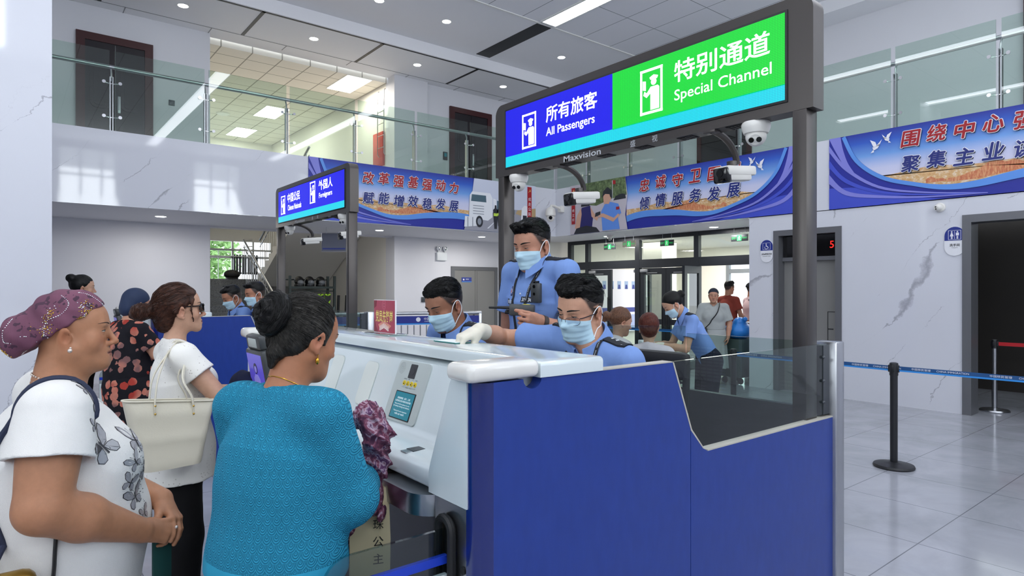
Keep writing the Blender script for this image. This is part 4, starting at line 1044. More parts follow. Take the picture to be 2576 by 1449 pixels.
def photo_officer(t, o, ux, n, L, H):
    g = G(); ms = [mat('photo_plaza', '#c3bcc4', 0.5), mat('photo_trees', '#5c6e4a', 0.6), mat('photo_shirt_blue', '#5f8fe0', 0.45), mat('photo_skin', '#d3a48c', 0.5), mat('photo_navy', '#222266', 0.5), mat('photo_dark', '#23262e'), mat('print_red'), mat('print_gold'), mat('photo_truck_white')]
    q = N(ms[1]); q.color(q.ramp(q.noise(q.coord(), 14, 4, 0.7), [(0.35, '#39482f'), (0.6, '#6d8055'), (0.75, '#9fb07f')]))
    def lay(pts, k, mm): g.prism(pts, o + n * (0.0275 + 0.0012 * k), ux, UP, 0.0006, mm)
    lay([(0, 0), (1.66, 0), (1.6, 0.3), (1.66, 0.7), (1.6, H), (0, H)], 0, 0)
    lay([(0.42, 0.62), (0.8, 0.56), (1.2, 0.66), (1.64, 0.7), (1.6, H), (0.4, H)], 1, 1)
    lay([(1.28, 0.62), (1.34, 0.70), (1.5, 0.74), (1.6, 0.72), (1.62, 0.63)], 2, 5)
    lay([(1.25, 0.62), (1.262, 0.62), (1.262, 1.04), (1.25, 1.04)], 2, 8); lay([(1.262, 0.96), (1.34, 0.95), (1.34, 1.03), (1.262, 1.04)], 2, 6)
    lay([(0.30, 0.04), (0.28, 0.3), (0.36, 0.56), (0.62, 0.58), (0.7, 0.3), (0.66, 0.04)], 3, 4)
    lay([(0.15, 0.12), (0.22, 0.4), (0.34, 0.56), (0.36, 0.42), (0.3, 0.1)], 4, 3); lay([(0.62, 0.56), (0.74, 0.4), (0.86, 0.3), (0.82, 0.24), (0.66, 0.34)], 4, 3)
    lay([(0.34, 0.58), (0.36, 0.74), (0.46, 0.82), (0.58, 0.76), (0.6, 0.58)], 4, 5)
    lay([(0.12, 0.0), (0.2, 0.12), (0.5, 0.16), (0.8, 0.1), (0.9, 0.0)], 5, 5)
    lay([(0.98, 0.02), (0.94, 0.42), (1.04, 0.56), (1.2, 0.6), (1.42, 0.54), (1.5, 0.34), (1.4, 0.3), (1.46, 0.02)], 6, 2)
    lay([(1.02, 0.58), (1.0, 0.72), (1.06, 0.82), (1.18, 0.8), (1.22, 0.66), (1.16, 0.56)], 7, 3)
    lay([(0.97, 0.72), (1.0, 0.84), (1.12, 0.92), (1.24, 0.84), (1.26, 0.68), (1.2, 0.7), (1.18, 0.76), (1.06, 0.78)], 8, 5)
    lay([(1.42, 0.34), (1.3, 0.26), (1.0, 0.38), (0.88, 0.37), (0.86, 0.31), (1.0, 0.30), (1.28, 0.18), (1.46, 0.3)], 7, 3)
    lay([(0.76, 0.32), (0.92, 0.36), (0.92, 0.43), (0.78, 0.41)], 8, 5)
    lay([(1.36, 0.42), (1.45, 0.42), (1.45, 0.48), (1.36, 0.48)], 8, 6)
    lay([(0.05, 0.22), (0.16, 0.22), (0.16, 1.02), (0.05, 1.02)], 7, 6)
    c = o + ux * 0.105 + n * 0.0372
    for k, ch in enumerate('绩立前'): put_text(g, ch, c + UP * (0.52 - 0.1 * k), ux, UP, height=0.065, mat=8)
    put_text(g, '☭', c + UP * 0.95, ux, UP, height=0.065, mat=7)
    g.make('banner_photo', ms, t)
banner('wall_banner', 'long blue printed banner with a truck picture, left of the corner under the upper glass', (4.05, YA - 0.0005, PZ0), X_, 5.14, False,
       [('改革强基强动力', 1.11, 0.31, 0.83, 0.21, 9), ('赋能增效稳发展', 1.11, 0.31, 0.465, 0.21, 10)], photo_truck)
banner('wall_banner', 'blue printed banner with a picture of an officer, above the glass entrance', (XA - 0.0005, 10.185, PZ0), NY, 5.2, True,
       [('忠诚守卫国门', 2.10, 0.39, 0.84, 0.235, 9), ('倾情服务发展', 2.10, 0.39, 0.49, 0.235, 10)], photo_officer)
banner('wall_banner', 'blue printed banner cut by the right edge of the picture, above the washroom signs', (XA - 0.0005, 4.52, PZ0), NY, 5.6, False,
       [('围绕中心强', 1.12, 0.315, 0.885, 0.215, 9), ('聚集主业谋', 1.12, 0.315, 0.535, 0.215, 10)], None)

# ---------------------------------------------------------------- wall mounted things
t = thing('dome_camera', 'white speed dome camera on a wall arm between two banners', 'security camera', (9.25, 10.35, 3.3), 0, 'wall cameras')
bx_ = Vector((XA, 10.45, 3.42))
G().box(9.72, 9.82, 10.40, 10.52, 3.38, 3.52, 0.01).tube([(9.75, 10.46, 3.45), (9.55, 10.44, 3.50), (9.45, 10.43, 3.50), (9.42, 10.43, 3.44)], 0.03, 10).make('wall_arm', M_CAMW, t)
G().lathe([(0.05, 0.12), (0.10, 0.08), (0.115, 0.0), (0.115, -0.06), (0.10, -0.075)], (9.42, 10.43, 3.34), 28).make('housing', M_CAMW, t)
G().sphere((9.42, 10.43, 3.23), 0.088, 24, 14).make('ball', M_CAMW, t)
f = Vector((-0.62, -0.72, -0.15)).normalized(); u = f.cross(UP).normalized(); w = u.cross(f)
G().disc(Vector((9.42, 10.43, 3.235)) + f * 0.08, 0.04, u * -1, w, 0.012, 18).make('lens_window', M_LENS, t)
t = thing('dome_camera', 'white turret camera on the marble below the right hand banner', 'security camera', (XA - 0.05, 3.051, 2.747), 0, 'wall cameras')
Mx = Matrix.Translation((XA, 3.05, 2.747)) @ Matrix.Rotation(-math.pi / 2, 4, 'Y')
G().lathe([(0.06, 0.0), (0.062, 0.03), (0.05, 0.045)], seg=24, M=Mx).make('housing', M_CAMW, t)
G().sphere((XA - 0.06, 3.06, 2.745), 0.048, 20, 12).make('ball', M_CAMW, t)
f = Vector((-0.95, 0.25, -0.2)).normalized(); u = f.cross(UP).normalized(); w = u.cross(f); c = Vector((XA - 0.06, 3.06, 2.745))
g = G().disc(c + f * 0.045, 0.028, u * -1, w, 0.006, 18, 0)
for s in (-1, 1): g.disc(c + f * 0.052 + w * s * 0.014, 0.009, u * -1, w, 0.003, 12, 1)
g.make('lens_plate', [M_CAMW, M_LENS], t)
dome_cam((10.6, 9.75, ZS), 'small dome camera under the soffit before the entrance', 'wall cameras')
# emergency twin lamp
t = thing('emergency_lamp', 'white emergency lamp box with two round heads on the column', 'lamp', (8.25, YW - 0.05, 2.42))
G().box(8.10, 8.38, YW - 0.07, YW - 0.001, 2.34, 2.54, 0.01).make('box', mat('lamp_white', '#dfe3e6', 0.4), t)
for x in (8.15, 8.33):
    hd = G().lathe([(0.01, -0.06), (0.05, -0.045), (0.062, 0.0), (0.058, 0.01)], (0, 0, 0), 18, M=Matrix.Translation((x, YW - 0.07, 2.63)) @ Matrix.Rotation(math.radians(95), 4, 'X')).box(x - 0.012, x + 0.012, YW - 0.05, YW - 0.02, 2.53, 2.6).make('lamp_head', mat('lamp_white'), t)
    G().lathe([(0.05, 0.0), (0.03, 0.012), (0.005, 0.014)], (0, 0, 0), 18, M=Matrix.Translation((x, YW - 0.08, 2.63)) @ Matrix.Rotation(math.radians(95), 4, 'X')).make('lens', M_CHROME, hd)
# door plate
t = thing('door_plate', 'small blue name plate on the grey double door', 'sign', (8.97, YW - 0.03, 1.88))
g = G().box(8.83, 9.13, YW - 0.034, YW - 0.026, 1.82, 1.94, mat=0).box(8.83, 9.13, YW - 0.0345, YW - 0.026, 1.82, 1.835, mat=1)
g.disc((8.89, YW - 0.035, 1.885), 0.022, X_, UP, 0.0005, 14, 2); put_text(g, '备勤室', (9.0, YW - 0.035, 1.895), X_, UP, height=0.03, mat=2)
g.make('plate', [mat('plate_blue', '#34418f', 0.4), mat('plate_sky', '#5d9be0', 0.4), mat('print_white')], t)
# washroom signs
def wc_sign(y, z, w, h, label, kind):
    t = thing('washroom_sign', label, 'sign', (XA - 0.01, y, z))
    o = Vector((XA, y, z)); r_ = w / 2
    top = [(r_ * math.cos(math.radians(a)), h / 2 - r_ + r_ * math.sin(math.radians(a))) for a in range(0, 181, 12)]
    bot = [(r_ * math.cos(math.radians(a)), -h / 2 + r_ + r_ * math.sin(math.radians(a))) for a in range(180, 361, 12)]
    G().prism(top + bot, o, NY, UP, 0.012).make('board', mat('sign_white', '#e6e7ec', 0.35), t)
    g = G(); g.prism([(x * 0.985, v) for x, v in top] + [(-r_ * 0.985, 0.03 * h), (r_ * 0.985, 0.03 * h)], o + NX * 0.012, NY, UP, 0.002)
    g.make('blue_field', mat('sign_blue', '#1d2f86', 0.35), t)
    g = G(); c = o + NX * 0.0145 + UP * h * 0.22; s = w * 0.62
    for (a0, a1, b0, b1) in ((-0.5, 0.5, 0.47, 0.5), (-0.5, 0.5, -0.5, -0.47), (-0.5, -0.47, -0.5, 0.5), (0.47, 0.5, -0.5, 0.5)): g.prism([(a0 * s, b0 * s * 0.85), (a1 * s, b0 * s * 0.85), (a1 * s, b1 * s * 0.85), (a0 * s, b1 * s * 0.85)], c, NY, UP, 0.0008)
    R_ = lambda pts: g.prism([(x * s, v * s) for x, v in pts], c, NY, UP, 0.0008)
    if kind == 'wc':
        for x, fem in ((-0.22, 1), (0.22, 0)):
            g.disc(c + NY * x * s + UP * 0.28 * s, 0.065 * s, NY, UP, 0.0008, 12)
            if fem: R_([(x - 0.05, 0.19), (x + 0.05, 0.19), (x + 0.15, -0.12), (x - 0.15, -0.12)])
            else: R_([(x - 0.12, 0.19), (x + 0.12, 0.19), (x + 0.12, -0.06), (x - 0.12, -0.06)])
            R_([(x - 0.06, -0.1), (x - 0.012, -0.1), (x - 0.012, -0.36), (x - 0.06, -0.36)]); R_([(x + 0.012, -0.1), (x + 0.06, -0.1), (x + 0.06, -0.36), (x + 0.012, -0.36)])
        R_([(-0.012, -0.36), (0.012, -0.36), (0.012, 0.36), (-0.012, 0.36)])
    else:
        g.disc(c + NY * -0.05 * s + UP * 0.29 * s, 0.06 * s, NY, UP, 0.0008, 12)
        R_([(-0.10, 0.22), (0.0, 0.22), (0.02, 0.02), (0.18, 0.0), (0.27, -0.25), (0.2, -0.27), (0.12, -0.06), (-0.07, -0.05)])
        ring = [(0.22 * math.cos(math.radians(a)) - 0.04, 0.22 * math.sin(math.radians(a)) - 0.14) for a in range(150, 350, 10)]; ring2 = [(0.17 * math.cos(math.radians(a)) - 0.04, 0.17 * math.sin(math.radians(a)) - 0.14) for a in range(150, 350, 10)]
        R_(ring + ring2[::-1])
    g.make('pictogram', mat('print_white'), t)
    g = G(); put_text(g, '洗手间' if kind == 'wc' else '无障碍洗手间', o + NX * 0.0125 - UP * h * 0.13, NY, UP, height=0.036 if kind == 'wc' else 0.028, bold=0.02)
    put_text(g, 'TOILETS' if kind == 'wc' else 'Accessible toilet', o + NX * 0.0125 - UP * h * 0.22, NY, UP, height=0.013 if kind == 'wc' else None, width=None if kind == 'wc' else 0.14)
    g.make('sign_lettering', M_BLACK, t)
wc_sign(2.886, 2.282, 0.235, 0.385, 'rounded white and blue washroom sign with two standing figures', 'wc')
wc_sign(5.54, 2.275, 0.215, 0.37, 'rounded white and blue sign with a wheelchair figure', 'acc')
# exit signs hanging before the doors
M_EXG = mat('exit_green', '#25c765', 0.4, emit='#2be070', estr=0.7)
def exit_sign(x, y, z, label, body, tint):
    t = thing('exit_sign', label, 'sign', (x, y, z), 0, 'exit signs over the entrance')
    G().box(x - 0.012, x + 0.012, y - 0.18, y + 0.18, z - 0.065, z + 0.065, 0.003).make('panel', body, t)
    for s in (-0.12, 0.12): G().tube([(x, y + s, z + 0.06), (x, y + s, ZS)], 0.004, 6).make('hanger', M_STEEL, t)
    g = G(); o = Vector((x - 0.0125, y, z))
    put_text(g, 'EXIT', o + NY * -0.115, NY, UP, height=0.045, width=0.09, mat=1); put_text(g, '安全出口', o + NY * 0.115, NY, UP, height=0.034, width=0.10, mat=1)
    g.prism([(-0.05, -0.055), (0.05, -0.055), (0.05, 0.055), (-0.05, 0.055)], o, NY, UP, 0.0006, 1)
    P_ = lambda pts: g.prism([(a * 0.1, b * 0.1) for a, b in pts], o + NX * 0.0007, NY, UP, 0.0005, 0)
    g.disc(o + NX * 0.0007 + UP * 0.032, 0.010, NY, UP, 0.0005, 10, 0)
    P_([(-0.12, 0.2), (0.08, 0.2), (0.26, 0.05), (0.22, 0.0), (0.06, 0.1), (0.03, -0.1), (0.2, -0.22), (0.18, -0.5), (0.1, -0.5), (0.1, -0.28), (-0.08, -0.2), (-0.18, -0.45), (-0.36, -0.45), (-0.34, -0.38), (-0.22, -0.37), (-0.1, -0.1), (-0.08, 0.08), (-0.2, 0.02), (-0.26, -0.1), (-0.31, -0.08)])
    g.make('running_figure', [mat('exit_pale', '#d8f4e0', 0.4, emit='#d8f4e0', estr=0.6), M_EXG], t)
exit_sign(11.2, 10.3, 2.655, 'green exit sign above the leftmost glass door', M_GUN, 0)
exit_sign(11.2, 8.63, 2.65, 'green exit sign above the middle glass doors', M_GUN, 0)
exit_sign(11.2, 6.89, 2.65, 'green exit sign above the open door at the right', M_GUN, 0)
exit_sign(10.45, 9.05, 2.62, 'pale beige exit sign hanging in front of the others under the small dome camera', mat('exit_beige', '#cfc6b0', 0.5), 0)
# framed sign hanging from the soffit behind the second lane sign
t = thing('hanging_sign', 'grey framed sign hung on two rods behind the smaller sign', 'sign', (4.98, 11.8, 2.58))
o = Vector((4.98, 11.8, 2.57)); ux = Vector((0.78, -0.62, 0)).normalized()
G().prism([(-0.23, -0.18), (0.23, -0.18), (0.23, 0.16), (-0.23, 0.16)], o, ux, UP, 0.012).make('board', mat('sign_slate', '#6d7080', 0.4), t)
G().prism([(-0.22, -0.15), (0.22, -0.15), (0.22, -0.12), (-0.22, -0.12)], o + ux.cross(UP) * 0.012, ux, UP, 0.001).make('blue_line', mat('plate_blue'), t)
fr_ = [o + ux * a + UP * b for a, b in ((-0.24, 0.17), (-0.24, -0.19), (0.24, -0.19), (0.24, 0.17), (-0.24, 0.17))]
G().tube(fr_, 0.010, 6).make('frame', M_CHROME, t)
for a in (-0.15, 0.22): G().tube([o + ux * a + UP * 0.16, o + ux * a + UP * 0.29], 0.008, 6).make('rod', M_CHROME, t)

# ---------------------------------------------------------------- belt stanchions
M_BELT = mat('belt_blue', '#1a4f86', 0.6); M_BELT2 = mat('belt_sky', '#2f8fe0', 0.6); M_BELTRED = mat('belt_red', '#c01824', 0.6)
M_STBLK = mat('black_stanchion', '#1d1e22', 0.4)
def stanchion(x, y, label, steel=False, belt_to=None, red=False, words=True, h=0.97, n_words=2):
    mm = M_STEEL if steel else M_STBLK
    t = thing('belt_stanchion', label, 'stanchion', (x, y, 0), 0, 'belt stanchions')
    G().lathe([(0.168, 0.0), (0.172, 0.012), (0.165, 0.028), (0.10, 0.04), (0.04, 0.046), (0.034, 0.05)], (x, y, 0), 36).make('base', mm, t)
    G().lathe([(0.0315, 0.045), (0.0315, h - 0.09)], (x, y, 0), 24).make('pole', mm, t)
    hd = G().lathe([(0.036, h - 0.12), (0.037, h - 0.02), (0.034, h - 0.005), (0.02, h)], (x, y, 0), 24).box(x - 0.045, x + 0.045, y - 0.014, y + 0.014, h - 0.09, h - 0.025, 0.003).box(x - 0.014, x + 0.014, y - 0.045, y + 0.045, h - 0.09, h - 0.025, 0.003).make('belt_head', M_STBLK, t)
    if belt_to:
        a = Vector((x, y, h - 0.057)); b = Vector((belt_to[0], belt_to[1], h - 0.06)); d = (b - a); L = d.length; ux = d.normalized(); nn = ux.cross(UP)
        bw = 0.048
        g = G(); g.box(0.04, L - 0.03, -0.0008, 0.0008, -bw / 2, bw / 2, mat=0, M=Matrix(((ux.x, -ux.y, 0, a.x), (ux.y, ux.x, 0, a.y), (0, 0, 1, a.z), (0, 0, 0, 1))))
        if not red: g.box(0.04, L - 0.03, -0.001, 0.001, -bw / 2, -bw / 2 + 0.014, mat=1, M=Matrix(((ux.x, -ux.y, 0, a.x), (ux.y, ux.x, 0, a.y), (0, 0, 1, a.z), (0, 0, 0, 1))))
        bl = g.make('belt', [M_BELTRED if red else M_BELT, M_BELT2], t)
        if words and not red:
            g = G(); k = 0; s = 0.22
            vx = ux if nn.dot(Vector((0, 0, 0)) + EYE - a) > 0 else -ux
            while s < L - 0.2:
                if vx == ux: c = a + ux * s
                else: c = a + ux * (L - s)
                put_text(g, '中国移民管理', c + UP * 0.008, vx, UP, height=0.02, width=0.15, lift=0.0014); put_text(g, 'CHINA IMMIGRATION', c + vx * 0.24 + UP * 0.008, vx, UP, height=0.016, width=0.24, lift=0.0014)
                s += 0.58
            g.make('belt_lettering', mat('print_white'), bl)
    return t
stanchion(6.42, 2.37, 'black belt stanchion on the open floor at the right', belt_to=(6.50, 0.55))
stanchion(6.46, 4.05, 'black belt stanchion seen through the glass of the front counter', belt_to=(6.42, 2.37))
stanchion(6.50, 0.55, 'black belt stanchion out past the right edge, end of the blue belt')
stanchion(10.4, 2.6, 'steel stanchion with red belt in the dark washroom doorway', steel=True, belt_to=(10.45, 0.9), red=True)
stanchion(-0.62, 2.40, 'black belt stanchion past the left edge behind the woman in headscarf', belt_to=(0.02, 2.78))
stanchion(8.9, 9.0, 'black belt stanchion in the back beside the two children', belt_to=(9.2, 6.75), words=False)
# ---------------------------------------------------------------- crowd barriers with blue boards
def barrier(p0, p1, label, text=True, h=1.22):
    p0 = Vector((*p0, 0)); p1 = Vector((*p1, 0)); d = p1 - p0; L = d.length; ux = d.normalized()
    if ux.cross(UP).dot(-p0) < 0: p0, p1 = p1, p0; ux = -ux
    nn = ux.cross(UP)
    M = Matrix(((ux.x, -nn.x, 0, p0.x), (ux.y, -nn.y, 0, p0.y), (0, 0, 1, 0), (0, 0, 0, 1)))
    t = thing('crowd_barrier', label, 'barrier', ((p0 + p1) / 2), 0, 'steel barriers with blue boards')
    g = G(); g.box(0, 0.05, -0.025, 0.025, 0.02, h, 0.004, M=M).box(L - 0.05, L, -0.025, 0.025, 0.02, h, 0.004, M=M); g.make('end_post', M_STEEL, t)
    G().tube([M @ Vector((0, 0, h)), M @ Vector((L, 0, h))], 0.028, 12).make('top_rail', M_STEEL, t)
    G().tube([M @ Vector((0.03, 0, 0.12)), M @ Vector((L - 0.03, 0, 0.12))], 0.018, 8).make('bottom_rail', M_STEEL, t)
    g = G(); g.box(0.05, L - 0.05, -0.012, 0.012, h - 0.20, h - 0.05, mat=0, M=M).box(0.05, L - 0.05, -0.0125, 0.0125, h - 0.20, h - 0.175, mat=1, M=M)
    bd = g.make('board', [mat('board_blue', '#1e2c8a', 0.4), M_BELT2], t)
    if text:
        g = G(); c = M @ Vector((L / 2, -0.0128, h - 0.11)); put_text(g, '中国移民管理', c + UP * 0.01, ux, UP, height=0.05, lift=0.0006); put_text(g, 'CHINA IMMIGRATION', c - UP * 0.035, ux, UP, height=0.018, width=0.3, lift=0.0006)
        g.disc(c - ux * 0.26, 0.04, ux, UP, 0.0005, 16)
        g.make('board_lettering', mat('print_white'), bd)
    k = int(L / 0.11)
    for i in range(1, k): G().tube([M @ Vector((L * i / k, 0, 0.12)), M @ Vector((L * i / k, 0, h - 0.21))], 0.011, 6).make('bar', M_STEEL, t)
    return t
barrier((5.10, 10.02), (6.75, 9.35), 'steel barrier with blue board behind the left seated officer')
barrier((3.45, 10.75), (5.03, 10.05), 'steel barrier with blue board behind the posts of the smaller sign')
barrier((9.55, 10.45), (9.75, 9.1), 'steel barrier with blue board by the glass doors behind the children', h=1.05)

# ---------------------------------------------------------------- stair hall things
def rail_run(name, label, pts, posts, m=M_STEEL, z_low=None):
    t = thing(name, label, 'handrail', pts[0])
    G().tube(pts, 0.027, 10).make('top_rail', m, t)
    G().tube([(x, y, z - 0.18) for x, y, z in pts], 0.014, 8).make('lower_rail', m, t)
    for (x, y, z0, z1) in posts: G().tube([(x, y, z0), (x, y, z1)], 0.009, 6).make('baluster', m, t)
    return t
ps = [(4.72, 13.75 + 0.155 * k, 0.08 + 1.9 * (0.155 * k) / 3.3, 1.0 + 1.9 * (0.155 * k) / 3.3) for k in range(21)]
rail_run('stair_handrail', 'steel handrail of the lower flight, coming down behind the officers of the second counter', [(4.72, 13.6, 0.98), (4.72, 16.9, 2.9), (4.95, 17.0, 2.93)], ps)
ps = [(5.15, 13.7 + 0.17 * k, 1.95 + 1.9 * (3.3 - 0.17 * k) / 3.42, 2.85 + 1.9 * (3.3 - 0.17 * k) / 3.42) for k in range(20)]
rail_run('stair_handrail', 'steel handrail of the upper flight, cut off by the ceiling', [(5.15, 17.0, 2.93), (5.15, 13.55, 4.75)], ps, M_STEEL)
ps = [(3.2 + 0.62 * k, 18.25, 1.9, 2.7) for k in range(5)]
rail_run('window_guard', 'steel guard rail before the stair window', [(3.1, 18.25, 2.72), (5.95, 18.25, 2.72)], ps)
def radiator(x, label):
    t = thing('radiator', label, 'radiator', (x, 18.36, 1.95), 0, 'radiators under the stair window')
    for k in range(9):
        G().box(x + 0.075 * k, x + 0.075 * k + 0.05, 18.31, 18.40, 2.05, 2.60, 0.018).make('column_section', M_GUN, t)
    G().tube([(x, 18.355, 2.09), (x + 0.66, 18.355, 2.09)], 0.02, 8).make('lower_pipe', M_GUN, t); G().box(x + 0.05, x + 0.08, 18.33, 18.38, 1.9, 2.1).make('foot', M_GUN, t); G().box(x + 0.58, x + 0.61, 18.33, 18.38, 1.9, 2.1).make('foot', M_GUN, t)
radiator(3.25, 'grey column radiator at the left under the stair window'); radiator(4.85, 'grey column radiator behind the stair handrail')
t = thing('equipment_rack', 'dark metal rack with helmets and yellow vests under the stair', 'rack', (5.2, 14.3, 0))
M_RACK = mat('dark_green_rack', '#2c3634', 0.5, 0.3)
for x in (4.92, 5.96):
    for y in (14.1, 14.5): G().box(x - 0.025, x + 0.025, y - 0.025, y + 0.025, 0, 1.95).make('upright', M_RACK, t)
for z in (0.7, 1.66): G().box(4.9, 5.98, 14.08, 14.52, z, z + 0.05).make('shelf', M_RACK, t)
G().box(4.9, 5.98, 14.5, 14.52, 1.85, 1.88).make('back_rail', M_RACK, t); G().tube([(4.92, 14.12, 1.6), (5.96, 14.12, 1.6)], 0.012, 6).make('hanging_rail', M_RACK, t)
M_HELM = mat('helmet_black', '#17181b', 0.18)
for i, x in enumerate((5.2, 5.44, 5.7)):
    t = thing('riot_helmet', ['black helmet on the rack, nearest the sign post', 'black helmet on the rack, middle of three', 'black helmet on the rack, at its right end'][i], 'helmet', (x, 14.28, 1.71), 0, 'helmets on the rack')
    G().sphere((x, 14.3, 1.83), (0.105, 0.13, 0.115), 20, 14).make('shell', M_HELM, t)
    G().lathe([(0.108, 0.0), (0.112, 0.03), (0.105, 0.06)], (x, 14.29, 1.712), 20).make('neck_guard', M_HELM, t)
    G().sphere((x, 14.20, 1.80), (0.075, 0.05, 0.06), 14, 10).make('visor', mat('visor_grey', '#6b6f74', 0.1), t)
M_HIV = mat('hi_vis_yellow', '#9fd21c', 0.6)
for i in range(5):
    x = 5.12 + 0.17 * i
    t = thing('safety_vest', ['yellow green vest hanging on the rack, leftmost of five', 'yellow green vest hanging on the rack, second of five from the left', 'yellow green vest hanging in the middle of the rack', 'yellow green vest hanging on the rack, second of five from the right', 'yellow green vest hanging at the right end of the rack'][i], 'vest', (x, 14.12, 1.58), 0, 'vests on the rack')
    G().tube([(x, 14.12, 1.60), (x, 14.12, 1.57), (x - 0.06, 14.12, 1.53)], 0.006, 6).tube([(x, 14.12, 1.57), (x + 0.06, 14.12, 1.53)], 0.006, 6).make('hanger', M_BLACK, t)
    r = random.Random(i); a = r.uniform(-0.02, 0.02)
    G().prism([(-0.065, 0), (-0.02, 0.0), (0.0, -0.06), (0.02, 0), (0.065, 0), (0.07, -0.12), (0.05 + a, -0.25), (0.06, -0.40 + a), (0.01, -0.46), (-0.04, -0.42), (-0.06 + a, -0.3), (-0.07, -0.12)], (x, 14.15, 1.535), X_, UP, 0.05).make('vest_body', M_HIV, t)
    G().prism([(-0.07, -0.02), (0.0, -0.05), (0.07, -0.02), (0.07, -0.13), (0.0, -0.2), (-0.07, -0.13)], (x, 14.10, 1.535), X_, UP, 0.004).make('shoulder_patch', M_BLACK, t)
for i, x in enumerate((6.15, 6.35)):
    t = tag(G().tube([(x, 14.45, 0.02), (x + 0.02, 14.35, 1.5)], [0.03, 0.034], 8).tube([(x + 0.01, 14.37, 1.1), (x - 0.06, 14.33, 1.05), (x - 0.07, 14.32, 0.9)], 0.014, 6).make('long_baton', M_BLACK), ['long black baton leaning by the rack', 'long black baton leaning nearer the wall column'][i], 'baton', 'batons by the rack')
tag(G().sphere((4.45, 16.95, 2.02), (0.2, 0.14, 0.12), 16, 10).box(4.32, 4.58, 16.85, 17.05, 1.9, 1.94, 0.01).make('black_bag', M_BLACK), 'black bag on the stair landing', 'bag')
# lobby board and trees outside
t = thing('notice_board', 'white information board with portraits seen through the glass door', 'board', (15.4, 12.0, 1.2))
o = Vector((13.2, 11.98, 1.35))
G().prism([(-1.0, -0.9), (1.0, -0.9), (1.0, 0.85), (-1.0, 0.85)], o, X_, UP, 0.03).make('board', mat('print_white'), t)
g = G()
for k in range(6): g.prism([(-0.8 + 0.3 * k, 0.3), (-0.65 + 0.3 * k, 0.3), (-0.65 + 0.3 * k, 0.52), (-0.8 + 0.3 * k, 0.52)], o + NY * 0.031, X_, UP, 0.001, 0)
for k in range(6): g.prism([(-0.78 + 0.3 * k, 0.3), (-0.67 + 0.3 * k, 0.3), (-0.69 + 0.3 * k, 0.42), (-0.76 + 0.3 * k, 0.42)], o + NY * 0.033, X_, UP, 0.001, 1)
g.prism([(-0.9, -0.35), (0.9, -0.35), (0.9, -0.22), (-0.9, -0.22)], o + NY * 0.031, X_, UP, 0.001, 1); g.prism([(-0.9, -0.8), (0.9, -0.8), (0.9, -0.42), (-0.9, -0.42)], o + NY * 0.031, X_, UP, 0.001, 2)
g.make('board_print', [mat('portrait_blue', '#9fb6d8', 0.5), mat('plate_blue'), mat('board_pale_blue', '#a9b7dd', 0.5)], t)
M_LEAF = mat('tree_leaves', '#7fa465', 0.8); M_BARK = mat('tree_bark', '#6b5a45', 0.9)
def tree(x, y, h, label, seed):
    r = random.Random(seed); t = thing('tree', label, 'tree', (x, y, 0), 0, 'trees outside the entrance')
    G().tube([(x, y, 0), (x + 0.1, y, h * 0.5), (x, y + 0.1, h * 0.8)], [0.14, 0.1, 0.05], 8).make('trunk', M_BARK, t)
    vs = []; fs = []
    for k in range(1600):
        a = Vector((r.gauss(0, 1), r.gauss(0, 1), r.gauss(0, 1))).normalized() * (r.random() ** 0.4)
        c = Vector((x + a.x * h * 0.33, y + a.y * h * 0.33, h * 0.62 + a.z * h * 0.38)); u = Vector((r.gauss(0, 1), r.gauss(0, 1), r.gauss(0, 1))).normalized(); w = u.orthogonal().normalized(); s = 0.16
        b = len(vs); vs += [c + u * s, c + w * s * 0.6, c - u * s, c - w * s * 0.6]; fs.append((b, b + 1, b + 2, b + 3))
    g = G(); g.add(vs, fs); g.make('foliage', M_LEAF, t)
tree(26, 9.0, 5, 'green tree outside behind the open entrance door', 1); tree(28, 14.5, 6, 'green tree outside behind the middle entrance doors', 2); tree(25, 4.6, 4.5, 'green tree outside at the right end of the entrance', 3)
tree(6.6, 30.0, 5, 'green tree outside the stair window', 4)
